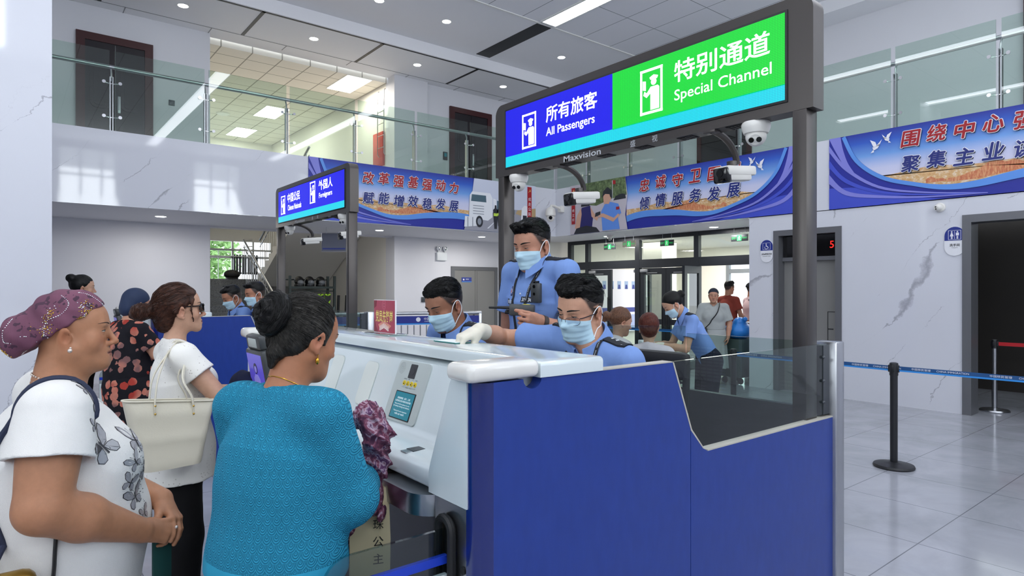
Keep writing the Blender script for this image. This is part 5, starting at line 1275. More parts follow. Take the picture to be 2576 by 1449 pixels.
# ---------------------------------------------------------------- soft bodies: distance fields meshed with surface nets
from mathutils.bvhtree import BVHTree
def nv(v): v = np.asarray(v, float); return v / max(np.linalg.norm(v), 1e-9)
def rotm(yaw=0, pitch=0, roll=0):
    """frame of a head: yaw to the left +, pitch up +, roll to the right + (degrees), columns are right, forward, up"""
    a, b, c = [math.radians(x) for x in (yaw, pitch, roll)]
    Rz = np.array([[math.cos(a), -math.sin(a), 0], [math.sin(a), math.cos(a), 0], [0, 0, 1]])
    Rx = np.array([[1, 0, 0], [0, math.cos(b), -math.sin(b)], [0, math.sin(b), math.cos(b)]])
    Ry = np.array([[math.cos(c), 0, math.sin(c)], [0, 1, 0], [-math.sin(c), 0, math.cos(c)]])
    return Rz @ Rx @ Ry
class SDF:
    def __init__(s, h): s.h = h; s.ops = []; s.R = None; s.c = None; s.sc = 1.0
    def frame(s, R=None, c=None, sc=1.0): s.R, s.c, s.sc = R, (None if c is None else np.asarray(c, float)), sc; return s
    def _add(s, fn, lo, hi, k, mode):
        lo = np.asarray(lo, float); hi = np.asarray(hi, float)
        if s.R is not None:
            cs = np.array([[x, y, z] for x in (lo[0], hi[0]) for y in (lo[1], hi[1]) for z in (lo[2], hi[2])]) * s.sc
            w = cs @ s.R.T + s.c; lo, hi = w.min(0), w.max(0)
        s.ops.append((fn, lo, hi, k, mode, s.R, s.c, s.sc)); return s
    def cap(s, a, b, ra, rb=None, k=0.01, mode='u', sq=None):
        a = np.asarray(a, float); b = np.asarray(b, float); rb = ra if rb is None else rb
        ba = b - a; bb = max(float(ba @ ba), 1e-12); ax = None if sq is None else nv(sq[0]); f = 1 if sq is None else 1.0 / sq[1] - 1.0
        def fn(x, y, z):
            px, py, pz = x - a[0], y - a[1], z - a[2]
            t = np.clip((px * ba[0] + py * ba[1] + pz * ba[2]) / bb, 0, 1)
            qx, qy, qz = px - ba[0] * t, py - ba[1] * t, pz - ba[2] * t
            r = ra + (rb - ra) * t
            if ax is None: return np.sqrt(qx * qx + qy * qy + qz * qz) - r
            dd = (qx * ax[0] + qy * ax[1] + qz * ax[2])
            q2 = qx * qx + qy * qy + qz * qz + dd * dd * ((1 + f) ** 2 - 1)
            return (np.sqrt(q2) - r) * (min(1.0, sq[1]) * 0.5 + 0.5)
        m = max(ra, rb) * (max(1, sq[1]) if sq else 1)
        return s._add(fn, np.minimum(a, b) - m, np.maximum(a, b) + m, k, mode)
    def limb(s, pts, rad, k=0.015, mode='u', sq=None):
        for i in range(len(pts) - 1): s.cap(pts[i], pts[i + 1], rad[i], rad[i + 1], k, mode, sq)
        return s
    def ell(s, c, r, k=0.01, mode='u', R=None):
        c = np.asarray(c, float); r = np.asarray(r if hasattr(r, '__len__') else (r, r, r), float)
        def fn(x, y, z):
            px, py, pz = x - c[0], y - c[1], z - c[2]
            if R is not None: px, py, pz = [R[0, i] * px + R[1, i] * py + R[2, i] * pz for i in range(3)]
            k0 = np.sqrt((px / r[0]) ** 2 + (py / r[1]) ** 2 + (pz / r[2]) ** 2)
            k1 = np.sqrt((px / r[0] ** 2) ** 2 + (py / r[1] ** 2) ** 2 + (pz / r[2] ** 2) ** 2) + 1e-9
            return k0 * (k0 - 1.0) / k1
        e = r if R is None else np.abs(np.asarray(R)) @ r
        return s._add(fn, c - e, c + e, k, mode)
    def box(s, c, hf, rad=0.005, k=0.005, mode='u', R=None):
        c = np.asarray(c, float); hf = np.asarray(hf, float)
        def fn(x, y, z):
            px, py, pz = x - c[0], y - c[1], z - c[2]
            if R is not None: px, py, pz = [R[0, i] * px + R[1, i] * py + R[2, i] * pz for i in range(3)]
            qx, qy, qz = np.abs(px) - hf[0] + rad, np.abs(py) - hf[1] + rad, np.abs(pz) - hf[2] + rad
            return np.sqrt(np.maximum(qx, 0) ** 2 + np.maximum(qy, 0) ** 2 + np.maximum(qz, 0) ** 2) + np.minimum(np.maximum(qx, np.maximum(qy, qz)), 0) - rad
        e = hf if R is None else np.abs(np.asarray(R)) @ hf
        return s._add(fn, c - e, c + e, k, mode)
    def cut(s, p, n, lo=(-9, -9, -9), hi=(9, 9, 9), k=0.004):
        """remove the half space on the side n points to, inside lo..hi"""
        p = np.asarray(p, float); n = nv(n)
        fn = lambda x, y, z: -((x - p[0]) * n[0] + (y - p[1]) * n[1] + (z - p[2]) * n[2])
        return s._add(fn, lo, hi, k, 's')
    def warp(s, fn, lo=(-9, -9, -9), hi=(9, 9, 9)):
        return s._add(fn, lo, hi, 0, 'w')
    def mesh(s):
        h = s.h
        us = [o for o in s.ops if o[4] == 'u']
        lo = np.min([o[1] for o in us], 0) - 0.02 - 3 * h; hi = np.max([o[2] for o in us], 0) + 0.02 + 3 * h
        n = np.ceil((hi - lo) / h).astype(int) + 1
        D = np.full(n, 0.2, np.float32)
        ax = [(lo[i] + h * np.arange(n[i])).astype(np.float32) for i in range(3)]
        for fn, l, u, k, mode, R, c, sc in s.ops:
            pad = k + 2.5 * h
            i0 = np.clip(np.floor((l - pad - lo) / h).astype(int), 0, n); i1 = np.clip(np.ceil((u + pad - lo) / h).astype(int) + 1, 0, n)
            if np.any(i1 <= i0): continue
            x = ax[0][i0[0]:i1[0], None, None]; y = ax[1][None, i0[1]:i1[1], None]; z = ax[2][None, None, i0[2]:i1[2]]
            S = D[i0[0]:i1[0], i0[1]:i1[1], i0[2]:i1[2]]
            if R is not None:
                px, py, pz = x - np.float32(c[0]), y - np.float32(c[1]), z - np.float32(c[2])
                x, y, z = [(px * np.float32(R[0, i]) + py * np.float32(R[1, i]) + pz * np.float32(R[2, i])) / np.float32(sc) for i in range(3)]
            d = fn(x, y, z) * (sc if R is not None else 1.0)
            if mode == 'w': S += d.astype(np.float32); continue
            if mode == 's': d = -d; a = np.maximum(S, d); q = np.maximum(k - np.abs(S - d), 0); S[...] = a + (q * q / (4 * k) if k > 0 else 0)
            elif mode == 'i': a = np.maximum(S, d); q = np.maximum(k - np.abs(S - d), 0); S[...] = a + (q * q / (4 * k) if k > 0 else 0)
            else: a = np.minimum(S, d); q = np.maximum(k - np.abs(S - d), 0); S[...] = a - (q * q / (4 * k) if k > 0 else 0)
        D[0] = D[-1] = 0.2; D[:, 0] = D[:, -1] = 0.2; D[:, :, 0] = D[:, :, -1] = 0.2
        return surface_nets(D, lo, h)
def surface_nets(D, lo, h):
    I = D < 0
    c = I[:-1, :-1, :-1].astype(np.int8)
    for (a, b, e) in ((1, 0, 0), (0, 1, 0), (0, 0, 1), (1, 1, 0), (1, 0, 1), (0, 1, 1), (1, 1, 1)):
        c = c + I[a:D.shape[0] - 1 + a, b:D.shape[1] - 1 + b, e:D.shape[2] - 1 + e]
    act = (c > 0) & (c < 8)
    idx = np.full(act.shape, -1, np.int32); cells = np.argwhere(act); idx[act] = np.arange(len(cells), dtype=np.int32)
    offs = np.array([(a, b, e) for a in (0, 1) for b in (0, 1) for e in (0, 1)])
    val = np.stack([D[cells[:, 0] + o[0], cells[:, 1] + o[1], cells[:, 2] + o[2]] for o in offs], 1).astype(np.float64)
    acc = np.zeros((len(cells), 3)); cnt = np.zeros(len(cells))
    for i in range(8):
        for j in range(i + 1, 8):
            if np.abs(offs[i] - offs[j]).sum() != 1: continue
            m = (val[:, i] < 0) != (val[:, j] < 0)
            t = val[m, i] / (val[m, i] - val[m, j])
            acc[m] += offs[i] + t[:, None] * (offs[j] - offs[i]); cnt[m] += 1
    v = (cells + acc / cnt[:, None]) * h + lo
    F = []
    for axis in range(3):
        sl0 = [slice(None)] * 3; sl1 = [slice(None)] * 3; sl0[axis] = slice(0, -1); sl1[axis] = slice(1, None)
        A = I[tuple(sl0)]; B = I[tuple(sl1)]
        e = np.argwhere(A != B); b1, b2 = (axis + 1) % 3, (axis + 2) % 3
        ok = (e[:, b1] > 0) & (e[:, b2] > 0) & (e[:, b1] < D.shape[b1] - 1) & (e[:, b2] < D.shape[b2] - 1); e = e[ok]
        q = []
        for (p1, p2) in ((-1, -1), (0, -1), (0, 0), (-1, 0)):
            k = e.copy(); k[:, b1] += p1; k[:, b2] += p2; q.append(idx[k[:, 0], k[:, 1], k[:, 2]])
        q = np.stack(q, 1); ins = I[e[:, 0], e[:, 1], e[:, 2]]
        q[~ins] = q[~ins][:, ::-1]
        F.append(q)
    f = np.concatenate(F); f = f[(f >= 0).all(1)]
    return v, f
def sm(x, a, b):
    t = np.clip((x - a) / (b - a), 0, 1); return t * t * (3 - 2 * t)
def vnoise(p, s, seed=0):
    """cheap smooth noise in -1..1 from a few sines"""
    r = np.random.RandomState(seed); out = 0
    for i in range(5):
        k = r.normal(size=3) * s * (1 + 0.6 * i) / 2; out = out + np.sin(p[0] * k[0] + p[1] * k[1] + p[2] * k[2] + r.uniform(0, 6.3)) / (1 + 0.5 * i)
    return out / 2.6
def wnoise(s, amp, seed=0, aniso=(1, 1, 1)):
    return lambda x, y, z: amp * vnoise((x * aniso[0], y * aniso[1], z * aniso[2]), s, seed)

def attr_mat(name, rough=0.5, sss=0.0, spec=0.4, noise=0.0):
    m = mat(name, '#888888', rough, spec=spec, sss=sss); n = N(m)
    a = n.n('ShaderNodeAttribute', attribute_name='Col')
    out = a.outputs['Color']
    if noise:
        out = n.mix(1.0, out, n.ramp(n.noise(n.coord(), 55, 4, 0.6), [(0.25, 1 - noise), (0.75, 1 + noise * 0.4)]), 'MULTIPLY')
    n.color(out); return m
M_SKIN = attr_mat('skin', 0.48, 0.06, 0.4, 0.10)
def cloth(name, color, rough=0.85, bump=0.25, scale=900, fold=0.0):
    if name in MATS: return MATS[name]
    m = mat(name, color, rough, spec=0.25); n = N(m); co = n.coord()
    b = n.noise(co, scale, 2)
    if fold: b = n.math('ADD', b, n.math('MULTIPLY', n.noise(n.mapping(co, (1.6, 1.6, 0.8), (0.3, 0.4, 0.2)), 9, 3, 0.55, 0.6), fold))
    n.bump(b, bump, 0.004)
    return m
def hair_mat(name, c1, c2, scale=(40, 40, 400), rough=0.42):
    if name in MATS: return MATS[name]
    m = mat(name, c1, rough, spec=0.22); n = N(m); co = n.coord()
    f = n.noise(n.mapping(co, (260, 60, 60)), 1.0, 3, 0.6, 0.8)
    n.color(n.ramp(f, [(0.35, c1), (0.7, c2)])); n.bump(f, 0.45, 0.003)
    return m
M_HAIRBLK = hair_mat('black_hair', '#060607', '#131211'); M_HAIRBRN = hair_mat('brown_hair', '#23130e', '#4f2e20'); M_HAIRGREY = hair_mat('greying_black_hair', '#12110f', '#3e3b37')

# ---- head -----------------------------------------------------------------
def head_prims(F, R, c, sc=1.0, sex='m', fat=0.0, neck=None, neck_r=0.054, ears=True):
    """head: origin between the eyes at eye level inside the skull, +y the face"""
    F.frame(R, c, sc)
    F.ell((0, -0.010, 0.030), (0.075, 0.095, 0.086))
    F.ell((0, 0.028, 0.036), (0.062, 0.056, 0.054), 0.03)
    F.ell((0, 0.026, -0.030), (0.058 + fat * 0.6, 0.056, 0.084), 0.03)
    jw = 0.046 if sex == 'm' else 0.041
    for s in (-1, 1):
        F.cap((s * (jw + fat), 0.0, -0.058), (s * 0.017, 0.068, -0.097), 0.020 + fat * 0.6, 0.016, 0.03)
        F.ell((s * 0.040, 0.052, -0.032), (0.026 + fat * 0.5, 0.025, 0.027 + fat * 0.6), 0.02)
    if fat: F.ell((0, 0.035, -0.095), (0.045, 0.045, 0.03), 0.03)
    F.ell((0, 0.072, -0.099), (0.019, 0.016, 0.017), 0.02)
    F.ell((0, 0.072, -0.066), (0.031, 0.019, 0.027), 0.02)
    F.cap((-0.032, 0.076, 0.019), (0.032, 0.076, 0.019), 0.011 if sex == 'm' else 0.009, k=0.018)
    for s in (-1, 1):
        F.ell((s * 0.032, 0.098, -0.001), (0.020, 0.019, 0.012), 0.012, 's')
        F.ell((s * 0.031, 0.0715, -0.001), 0.0135, 0.004)
    F.cap((0, 0.083, 0.010), (0, 0.106, -0.034), 0.0075, 0.0095, 0.010)
    F.ell((0, 0.1075, -0.0365), (0.0105, 0.0105, 0.0095), 0.006)
    for s in (-1, 1): F.ell((s * 0.0125, 0.094, -0.041), (0.0075, 0.010, 0.0075), 0.006)
    for s in (-1, 1):
        F.cap((s * 0.019, 0.083, -0.067), (s * 0.003, 0.0935, -0.0640), 0.0040, 0.0052, 0.004)
        F.cap((s * 0.016, 0.084, -0.0755), (s * 0.002, 0.0925, -0.0775), 0.0045, 0.0060, 0.004)
    F.cap((-0.020, 0.0905, -0.0705), (0.020, 0.0905, -0.0705), 0.0016, k=0.003, mode='s', sq=None)
    if ears:
        for s in (-1, 1):
            Re = rotm(s * -22, 0, 0) @ rotm(0, -12, s * 8)
            F.ell((s * 0.079, -0.012, -0.014), (0.0075, 0.020, 0.032), 0.006, R=Re)
            F.ell((s * 0.0865, -0.007, -0.015), (0.0075, 0.0105, 0.018), 0.004, 's', R=Re)
            F.cap((s * 0.079, 0.003, -0.010), (s * 0.077, 0.004, -0.020), 0.004, k=0.004)
            F.ell((s * 0.077, -0.002, -0.043), (0.005, 0.009, 0.010), 0.006)
    F.frame()
    if neck is not None:
        w = lambda p: np.asarray(c) + (np.asarray(p) * sc) @ R.T
        F.cap(w((0, -0.022, -0.055)), neck, neck_r, neck_r * 1.08, 0.03)
def head_paint(P, R, c, sc, base, lip=None, brow=None, stub=None, blush=None, hairline=None):
    """vertex colours: lips, shaved hair and cheek colour in head coordinates"""
    q = (P - np.asarray(c)) @ R / sc; x, y, z = q.T
    C = np.tile(np.array(srgb(base)), (len(P), 1))
    near = (np.linalg.norm(q, axis=1) < 0.2)
    def blend(m, col):
        m = np.clip(m * near, 0, 1)[:, None]; C[:] = C * (1 - m) + np.array(srgb(col)) * m
    if blush:
        m = np.exp(-((np.abs(x) - 0.042) / 0.022) ** 2 - ((z + 0.03) / 0.025) ** 2) * (y > 0.03) * 0.55
        m = np.maximum(m, np.exp(-(x / 0.014) ** 2 - ((z + 0.035) / 0.014) ** 2) * (y > 0.09) * 0.5)
        m = np.maximum(m, sm(np.abs(x), 0.074, 0.080) * np.exp(-((y + 0.012) / 0.022) ** 2 - ((z + 0.014) / 0.034) ** 2) * 0.55); blend(m, blush)
    if lip:
        lz = 0.0705; hw = np.clip(1 - (np.abs(x) / 0.023) ** 2, 0, 1)
        m = (np.abs(z + lz) < 0.0105 * hw) * (y > 0.078); blend(sm(m * 1.0, 0, 1), lip)
        m = (np.abs(z + lz) < 0.0016) * (np.abs(x) < 0.021) * (y > 0.075); blend(m * 0.6, '#4a2320')
    if stub:
        # short cropped sides and nape, fading downwards
        front = np.interp(z, [-0.03, 0.0, 0.03, 0.06, 0.08], [0.012, 0.022, 0.040, 0.052, 0.058])
        low = np.interp(y, [-0.10, -0.05, -0.03, 0.0, 0.03], [-0.075, -0.06, -0.03, -0.026, -0.02])
        side = sm(front - y, -0.004, 0.010) * sm(z - low, -0.006, 0.045) * 1.15
        ear = (np.abs(x) > 0.0745) * sm(0.040 - np.abs(z + 0.014), 0, 0.008) * sm(0.028 - np.abs(y + 0.010), 0, 0.008)
        side = np.clip(side, 0, 1) * (1 - ear)
        blend(side * 0.93, stub)
    return C
def add_eyes(root, R, c, sc=1.0, open_=1.0, look=(0, 0), iris='#2a1a12', browm=None, brow_th=0.0032, brow_z=0.021, lash='#16100e', bv=None):
    w = lambda p: np.asarray(c) + (np.asarray(p, float) * sc) @ R.T
    wm, im, lm = mat('eye_white', '#bdb6ac', 0.3), mat('iris_' + iris.strip('#'), iris, 0.15), mat('lash', lash, 0.6)
    for s in (-1, 1):
        cx = np.array((s * 0.031, 0.0715, -0.001)); r = 0.0142
        if open_ > 0.05:
            g = G(); nu, nv_ = 14, 8; grid = []
            for i in range(nu + 1):
                u = -0.0125 + 0.025 * i / nu; e = math.sqrt(max(0, 1 - (u / 0.0128) ** 2))
                up, dn = 0.0052 * open_ * e + 0.0006, -0.0038 * open_ * e
                for j in range(nv_ + 1):
                    v = dn + (up - dn) * j / nv_; rr = math.sqrt(max(r * r - u * u - v * v, 1e-8)); grid.append(w(cx + (u, rr, v)))
            fs = []; ms = []
            for i in range(nu):
                for j in range(nv_):
                    a = i * (nv_ + 1) + j; fs.append((a, a + nv_ + 1, a + nv_ + 2, a + 1))
                    u = -0.0125 + 0.025 * (i + 0.5) / nu; e = math.sqrt(max(0, 1 - (u / 0.0128) ** 2)); v = -0.0038 * open_ * e + (0.0090 * open_ * e) * (j + 0.5) / nv_
                    ms.append(1 if math.hypot(u - look[0], v - look[1]) < 0.0056 else 0)
            g.add(grid, fs); g.m = ms
            g.make('eye', [wm, im], root, world=False)
        pts = []
        for i in range(11):
            u = -0.0132 + 0.0264 * i / 10; e = math.sqrt(max(0, 1 - (u / 0.0135) ** 2)); v = (0.0052 * open_ * e + 0.0008) if open_ > 0.05 else -0.003 - 0.0025 * e
            pts.append(w(cx + (u, math.sqrt(max((r + 0.0006) ** 2 - u * u - v * v, 1e-8)), v)))
        G().tube(pts, [0.0005 * sc] + [0.0011 * sc] * 9 + [0.0005 * sc], 6).make('eyelash', lm, root, world=False)
        if browm:
            pts = [w((s * (0.012 + 0.042 * i / 7), 0.0905 - 0.020 * (i / 7) ** 2.2, brow_z + 0.006 * math.sin(i / 7 * 2.4) - 0.002 * (i / 7))) for i in range(8)]
            if bv is not None:
                fwd_ = Vector(R @ np.array((0, 1.0, 0)))
                pts = [(lambda h_: (h_[0] + fwd_ * 0.0006) if h_[0] is not None else Vector(p))(bv.ray_cast(Vector(p) + fwd_ * 0.04, -fwd_, 0.09)) for p in pts]
            G().tube(pts, [brow_th * sc * q for q in (0.7, 1.1, 1.2, 1.15, 1.0, 0.85, 0.6, 0.25)], 8).make('eyebrow', browm, root, world=False)
# ---- hand -----------------------------------------------------------------
def hand_prims(F, wrist, d, palm, thumb, curl=(20, 25, 28, 32), curl2=None, spread=4, tcurl=(10, 15, 10), sc=1.0, tspread=38, grow=0.0, k=0.005, tdrop=10):
    """d: towards the fingers, palm: out of the palm, thumb: side the thumb is on"""
    d = nv(d); palm = nv(palm - np.dot(palm, d) * d); t = nv(thumb - np.dot(thumb, d) * d - np.dot(thumb, palm) * palm)
    W = np.asarray(wrist, float); g = grow
    kn = []
    for i, (o, L) in enumerate(((0.030, 0.088), (0.010, 0.092), (-0.010, 0.087), (-0.028, 0.078))):
        base = W + d * 0.012 * sc + t * o * 0.55 * sc; p = W + d * L * sc + t * o * sc - palm * (0.003 if i in (1, 2) else 0.0) * sc
        F.cap(base, p, (0.0135 + g) * sc, (0.0112 + g) * sc, 0.012 * sc); kn.append(p)
    F.cap(W, W + d * 0.03 * sc, (0.025 + g) * sc, (0.026 + g) * sc, 0.02 * sc, sq=(palm, 0.72))
    F.ell(W + d * 0.035 * sc + t * 0.022 * sc + palm * 0.010 * sc, (0.018 * sc, 0.018 * sc, 0.018 * sc), 0.015 * sc)
    tips = []
    for i in range(4):
        L = (0.070, 0.078, 0.072, 0.056)[i] * sc; a = math.radians(curl[i]); sp = math.radians(spread * (1.5 - i))
        dd = nv(d * math.cos(sp) + t * math.sin(sp)); p = kn[i]; ang = 0
        r0 = (0.0088, 0.0090, 0.0086, 0.0075)[i]
        c2 = curl if curl2 is None else curl2
        for j, (fr, am) in enumerate(((0.45, curl[i]), (0.31, c2[i]), (0.24, c2[i] * 0.7))):
            ang += math.radians(am); v = dd * math.cos(ang) + palm * math.sin(ang); q = p + v * L * fr
            F.cap(p, q, (r0 - 0.0006 * j + g) * sc, (r0 - 0.0006 * (j + 1) + g) * sc, k * 0.6 * sc); p = q
        tips.append(p)
    a = math.radians(tspread); b = W + d * 0.022 * sc + t * 0.022 * sc + palm * 0.008 * sc
    td = nv(d * math.cos(a) + t * math.sin(a) + palm * math.sin(math.radians(tdrop))); ang = 0; p = b
    bend = nv(palm * 0.6 + (-t) * 0.4)
    for j, (L, r0, r1) in enumerate(((0.042, 0.0145, 0.0115), (0.034, 0.0108, 0.0096), (0.027, 0.0094, 0.0078))):
        ang += math.radians(tcurl[j]); bb = nv(bend - np.dot(bend, td) * td); v = td * math.cos(ang) + bb * math.sin(ang); q = p + v * L * sc
        F.cap(p, q, (r0 + g) * sc, (r1 + g) * sc, 0.007 * sc if j == 0 else 0.003 * sc); p = q
    tips.append(p)
    return tips
def bvh_of(v, f): return BVHTree.FromPolygons([Vector(p) for p in v], [tuple(int(i) for i in q) for q in f])
def stick(g, bvh, pts, o, ux, uy, n, lift=0.0015, mat=0, depth=0.3):
    """lay a flat outline (2d points) on a surface: every point cast along -n"""
    o = Vector(o); ux = Vector(ux).normalized(); uy = Vector(uy).normalized(); n = Vector(n).normalized(); vs = []
    for a, b in pts:
        p = o + ux * a + uy * b
        hit = bvh.ray_cast(p + n * depth * 0.5, -n, depth)
        if hit[0] is None:
            hit = bvh.find_nearest(p)
        nn = hit[1] if hit[1].dot(n) > 0 else -hit[1]
        vs.append(hit[0] + nn * lift)
    g.add(vs, [tuple(range(len(vs)))], mat)
def stick_text(g, bvh, body, o, ux, uy, n, height=None, width=None, bold=0.0, lift=0.002, mat=0):
    v, f = text_mesh(body, bold, 2); lo = v.min(0); hi = v.max(0)
    sy = height / (hi[1] - lo[1]) if height else width / (hi[0] - lo[0]); sx = width / (hi[0] - lo[0]) if width else sy
    o = Vector(o); ux = Vector(ux).normalized(); uy = Vector(uy).normalized(); n = Vector(n).normalized(); vs = []
    for p in v:
        q = o + ux * ((p[0] - (lo[0] + hi[0]) / 2) * sx) + uy * ((p[1] - (lo[1] + hi[1]) / 2) * sy)
        hit = bvh.ray_cast(q + n * 0.12, -n, 0.3)
        if hit[0] is None: hit = bvh.find_nearest(q)
        vs.append(hit[0] + n * lift)
    g.add(vs, f, mat)
def surf_path(bvh, pts, n_dir, r, g, seg=6, mat=0, lift=0.0, flat=None):
    out = []
    for p in pts:
        hit = bvh.find_nearest(Vector(p)); out.append(hit[0] + hit[1] * (lift))
    g.tube(out, r, seg, mat, flat=flat)

def strands(root, name, v, f, flow, R, c, sc, m, n=500, steps=9, step=0.009, r=0.0007, lift=0.0012, seed=1, keep=None, wob=0.25):
    """fine locks of hair traced over a hair surface along a flow given in head coordinates"""
    rs = np.random.RandomState(seed); bv = bvh_of(v, f); g = G(); q = (v - np.asarray(c)) @ R / sc
    ok = np.arange(len(v)) if keep is None else np.nonzero(keep(q))[0]
    if len(ok) == 0: return
    for i in rs.choice(ok, n):
        p = Vector(v[i]); pts = []; jit = rs.normal(size=3) * wob; li = lift * rs.uniform(0.3, 1.6)
        for k in range(steps):
            h_ = bv.find_nearest(p)
            if h_[0] is None: break
            nn = h_[1]; pts.append(h_[0] + nn * li * (0.4 + 1.2 * k / steps))
            hq = (np.array(h_[0]) - np.asarray(c)) @ R / sc
            d = np.asarray(flow(hq)) + jit; d = Vector(R @ d); d = d - nn * d.dot(nn)
            if d.length < 1e-6: break
            p = h_[0] + d.normalized() * step * sc
        if len(pts) > 3:
            g.tube(pts, [r * sc * t for t in ([0.5] + [1.0] * (len(pts) - 2) + [0.2])], 4, cap=False)
    return g.make(name, m, root, world=False, ang=180)
# ---------------------------------------------------------------- uniformed officers
M_SHIRT = cloth('light_blue_uniform', '#7f9fdc', 0.8, 0.6, 1200, 3.0)
M_TROUS = cloth('navy_trousers', '#171b2c', 0.85)
M_NAVYF = mat('navy_insignia', '#10141f', 0.7)
M_SILVER = mat('silver_thread', '#d2d6dc', 0.4, 0.3)
M_MASKM = mat('mask_pale_blue', '#b9d8e6', 0.8)
_n = N(M_MASKM); _n.bump(_n.noise(_n.coord(), 700, 2), 0.15, 0.002)
M_STRAP = mat('mask_ear_loop', '#eceef0', 0.8)
M_GLOVE = mat('latex_glove', '#dcd6c6', 0.5, sss=0.05)
M_LANY = mat('black_lanyard', '#101114', 0.7)
M_SHOE = mat('black_leather_shoe', '#0e0e10', 0.3)
def local(root, p):
    return np.array(frame_of(root).inverted() @ Vector(p))
def slab(g, bvh, o, ux, uy, n, w, h, nu, nv_, lift, thick, mat=0, taper=1.0, reach=0.25, tip=0.0):
    """a thin curved patch lying on a surface"""
    o = Vector(o); ux = Vector(ux).normalized(); n = Vector(n).normalized(); uy = n.cross(ux).normalized(); ux = uy.cross(n).normalized()
    top = []; bot = []
    for i in range(nu + 1):
        for j in range(nv_ + 1):
            a = i / nu - 0.5; b = (j / nv_ - 0.5); tp = 1 + (taper - 1) * (i / nu)
            p = o + ux * (a * w + (tip * (1 - 2 * abs(b)) if i == nu else 0)) + uy * b * h * tp
            hit = bvh.ray_cast(p + n * reach * 0.5, -n, reach)
            q = hit[0] if hit[0] is not None else bvh.find_nearest(p)[0]
            top.append(q + n * (lift + thick)); bot.append(q + n * lift * 0.0)
    vs = top + bot; m = len(top); fs = []
    I_ = lambda i, j: i * (nv_ + 1) + j
    for i in range(nu):
        for j in range(nv_):
            fs.append((I_(i, j), I_(i + 1, j), I_(i + 1, j + 1), I_(i, j + 1))); fs.append((m + I_(i, j), m + I_(i, j + 1), m + I_(i + 1, j + 1), m + I_(i + 1, j)))
    for i in range(nu):
        for j in (0, nv_):
            a, b = I_(i, j), I_(i + 1, j); fs.append((a, b, b + m, a + m) if j else (b, a, a + m, b + m))
    for j in range(nv_):
        for i in (0, nu):
            a, b = I_(i, j), I_(i, j + 1); fs.append((b, a, a + m, b + m) if i else (a, b, b + m, a + m))
    g.add(vs, fs, mat)
def face_mask(root, R, c, sc, bv, mm=None, low=-0.124, wide=66):
    """pleated mask stretched like a membrane over nose, cheeks and chin"""
    w = lambda p: np.asarray(c) + (np.asarray(p, float) * sc) @ R.T
    nu, nv_ = 28, 22; rad = np.zeros((nu + 1, nv_ + 1)); zz = np.zeros_like(rad); ph = np.zeros(nu + 1)
    for i in range(nu + 1):
        u = -1 + 2 * i / nu; ph[i] = math.radians(wide * u)
        for j in range(nv_ + 1):
            v_ = j / nv_; zt = -0.010 - 0.016 * abs(u) ** 1.5; zb = low + 0.030 * abs(u) ** 2
            z = zt + (zb - zt) * v_; zz[i, j] = z
            d = np.array((math.sin(ph[i]), math.cos(ph[i]), 0)); o_ = w(np.array((0, 0.0, z)) + d * 0.2); dw = R @ d
            h_ = bv.ray_cast(Vector(o_), Vector(-dw), 0.2)
            rad[i, j] = (0.2 - h_[3] / sc) if h_[0] is not None else 0.05
            if z < -0.102: rad[i, j] = max(rad[i, j] * 0.9, 0.074 - 0.02 * abs(u) - (-0.102 - z) * 0.5)
    base = rad + 0.0035; rr = base.copy()
    for _ in range(60):
        q = rr.copy(); q[1:-1] = (rr[:-2] + rr[2:]) / 2; p = rr.copy(); p[:, 1:-1] = (rr[:, :-2] + rr[:, 2:]) / 2
        rr = np.maximum(base, np.minimum((q + p) / 2, base + 0.016))
    top = []; bot = []
    for i in range(nu + 1):
        u = -1 + 2 * i / nu
        for j in range(nv_ + 1):
            v_ = j / nv_; r_ = rr[i, j] + 0.0028 * ((v_ * 4.6) % 1.0) * (1 - abs(u) ** 4) * (0.14 < v_ < 0.86)
            d = np.array((math.sin(ph[i]) * r_, math.cos(ph[i]) * r_, zz[i, j])); top.append(w(d)); d2 = d.copy(); d2[:2] *= (r_ - 0.0022) / r_; bot.append(w(d2))
    vs = top + bot; m = len(top); fs = []
    I_ = lambda i, j: i * (nv_ + 1) + j
    for i in range(nu):
        for j in range(nv_):
            fs.append((I_(i, j), I_(i, j + 1), I_(i + 1, j + 1), I_(i + 1, j))); fs.append((m + I_(i, j), m + I_(i + 1, j), m + I_(i + 1, j + 1), m + I_(i, j + 1)))
    for i in range(nu):
        for j in (0, nv_): a, b = I_(i, j), I_(i + 1, j); fs.append((a, b, b + m, a + m) if j == 0 else (b, a, a + m, b + m))
    for j in range(nv_):
        for i in (0, nu): a, b = I_(i, j), I_(i, j + 1); fs.append((b, a, a + m, b + m) if i == 0 else (a, b, b + m, a + m))
    g = G(); g.add(vs, fs); mk = g.make('face_mask', mm or M_MASKM, root, world=False, ang=60)
    for s in (-1, 1):
        i = nu if s > 0 else 0
        def e(j): return np.array((math.sin(ph[i]) * rr[i, j], math.cos(ph[i]) * rr[i, j], zz[i, j]))
        pts = [e(1), (s * 0.0765, 0.016, 0.000), (s * 0.0790, -0.008, 0.016), (s * 0.0785, -0.026, 0.010), (s * 0.076, -0.032, -0.020), (s * 0.0765, -0.018, -0.046), (s * 0.072, 0.006, -0.066), e(nv_ - 2)]
        out = []
        for p in smooth3(pts, 5):
            P_ = Vector(w(p)); h_ = bv.find_nearest(P_); nn = h_[1]; dd = (P_ - h_[0]).dot(nn)
            out.append(h_[0] + nn * 0.0022 if dd < 0.0022 else P_)
        G().tube(out, 0.0019 * sc, 6).make('ear_loop', M_STRAP, mk, world=False)
    return mk
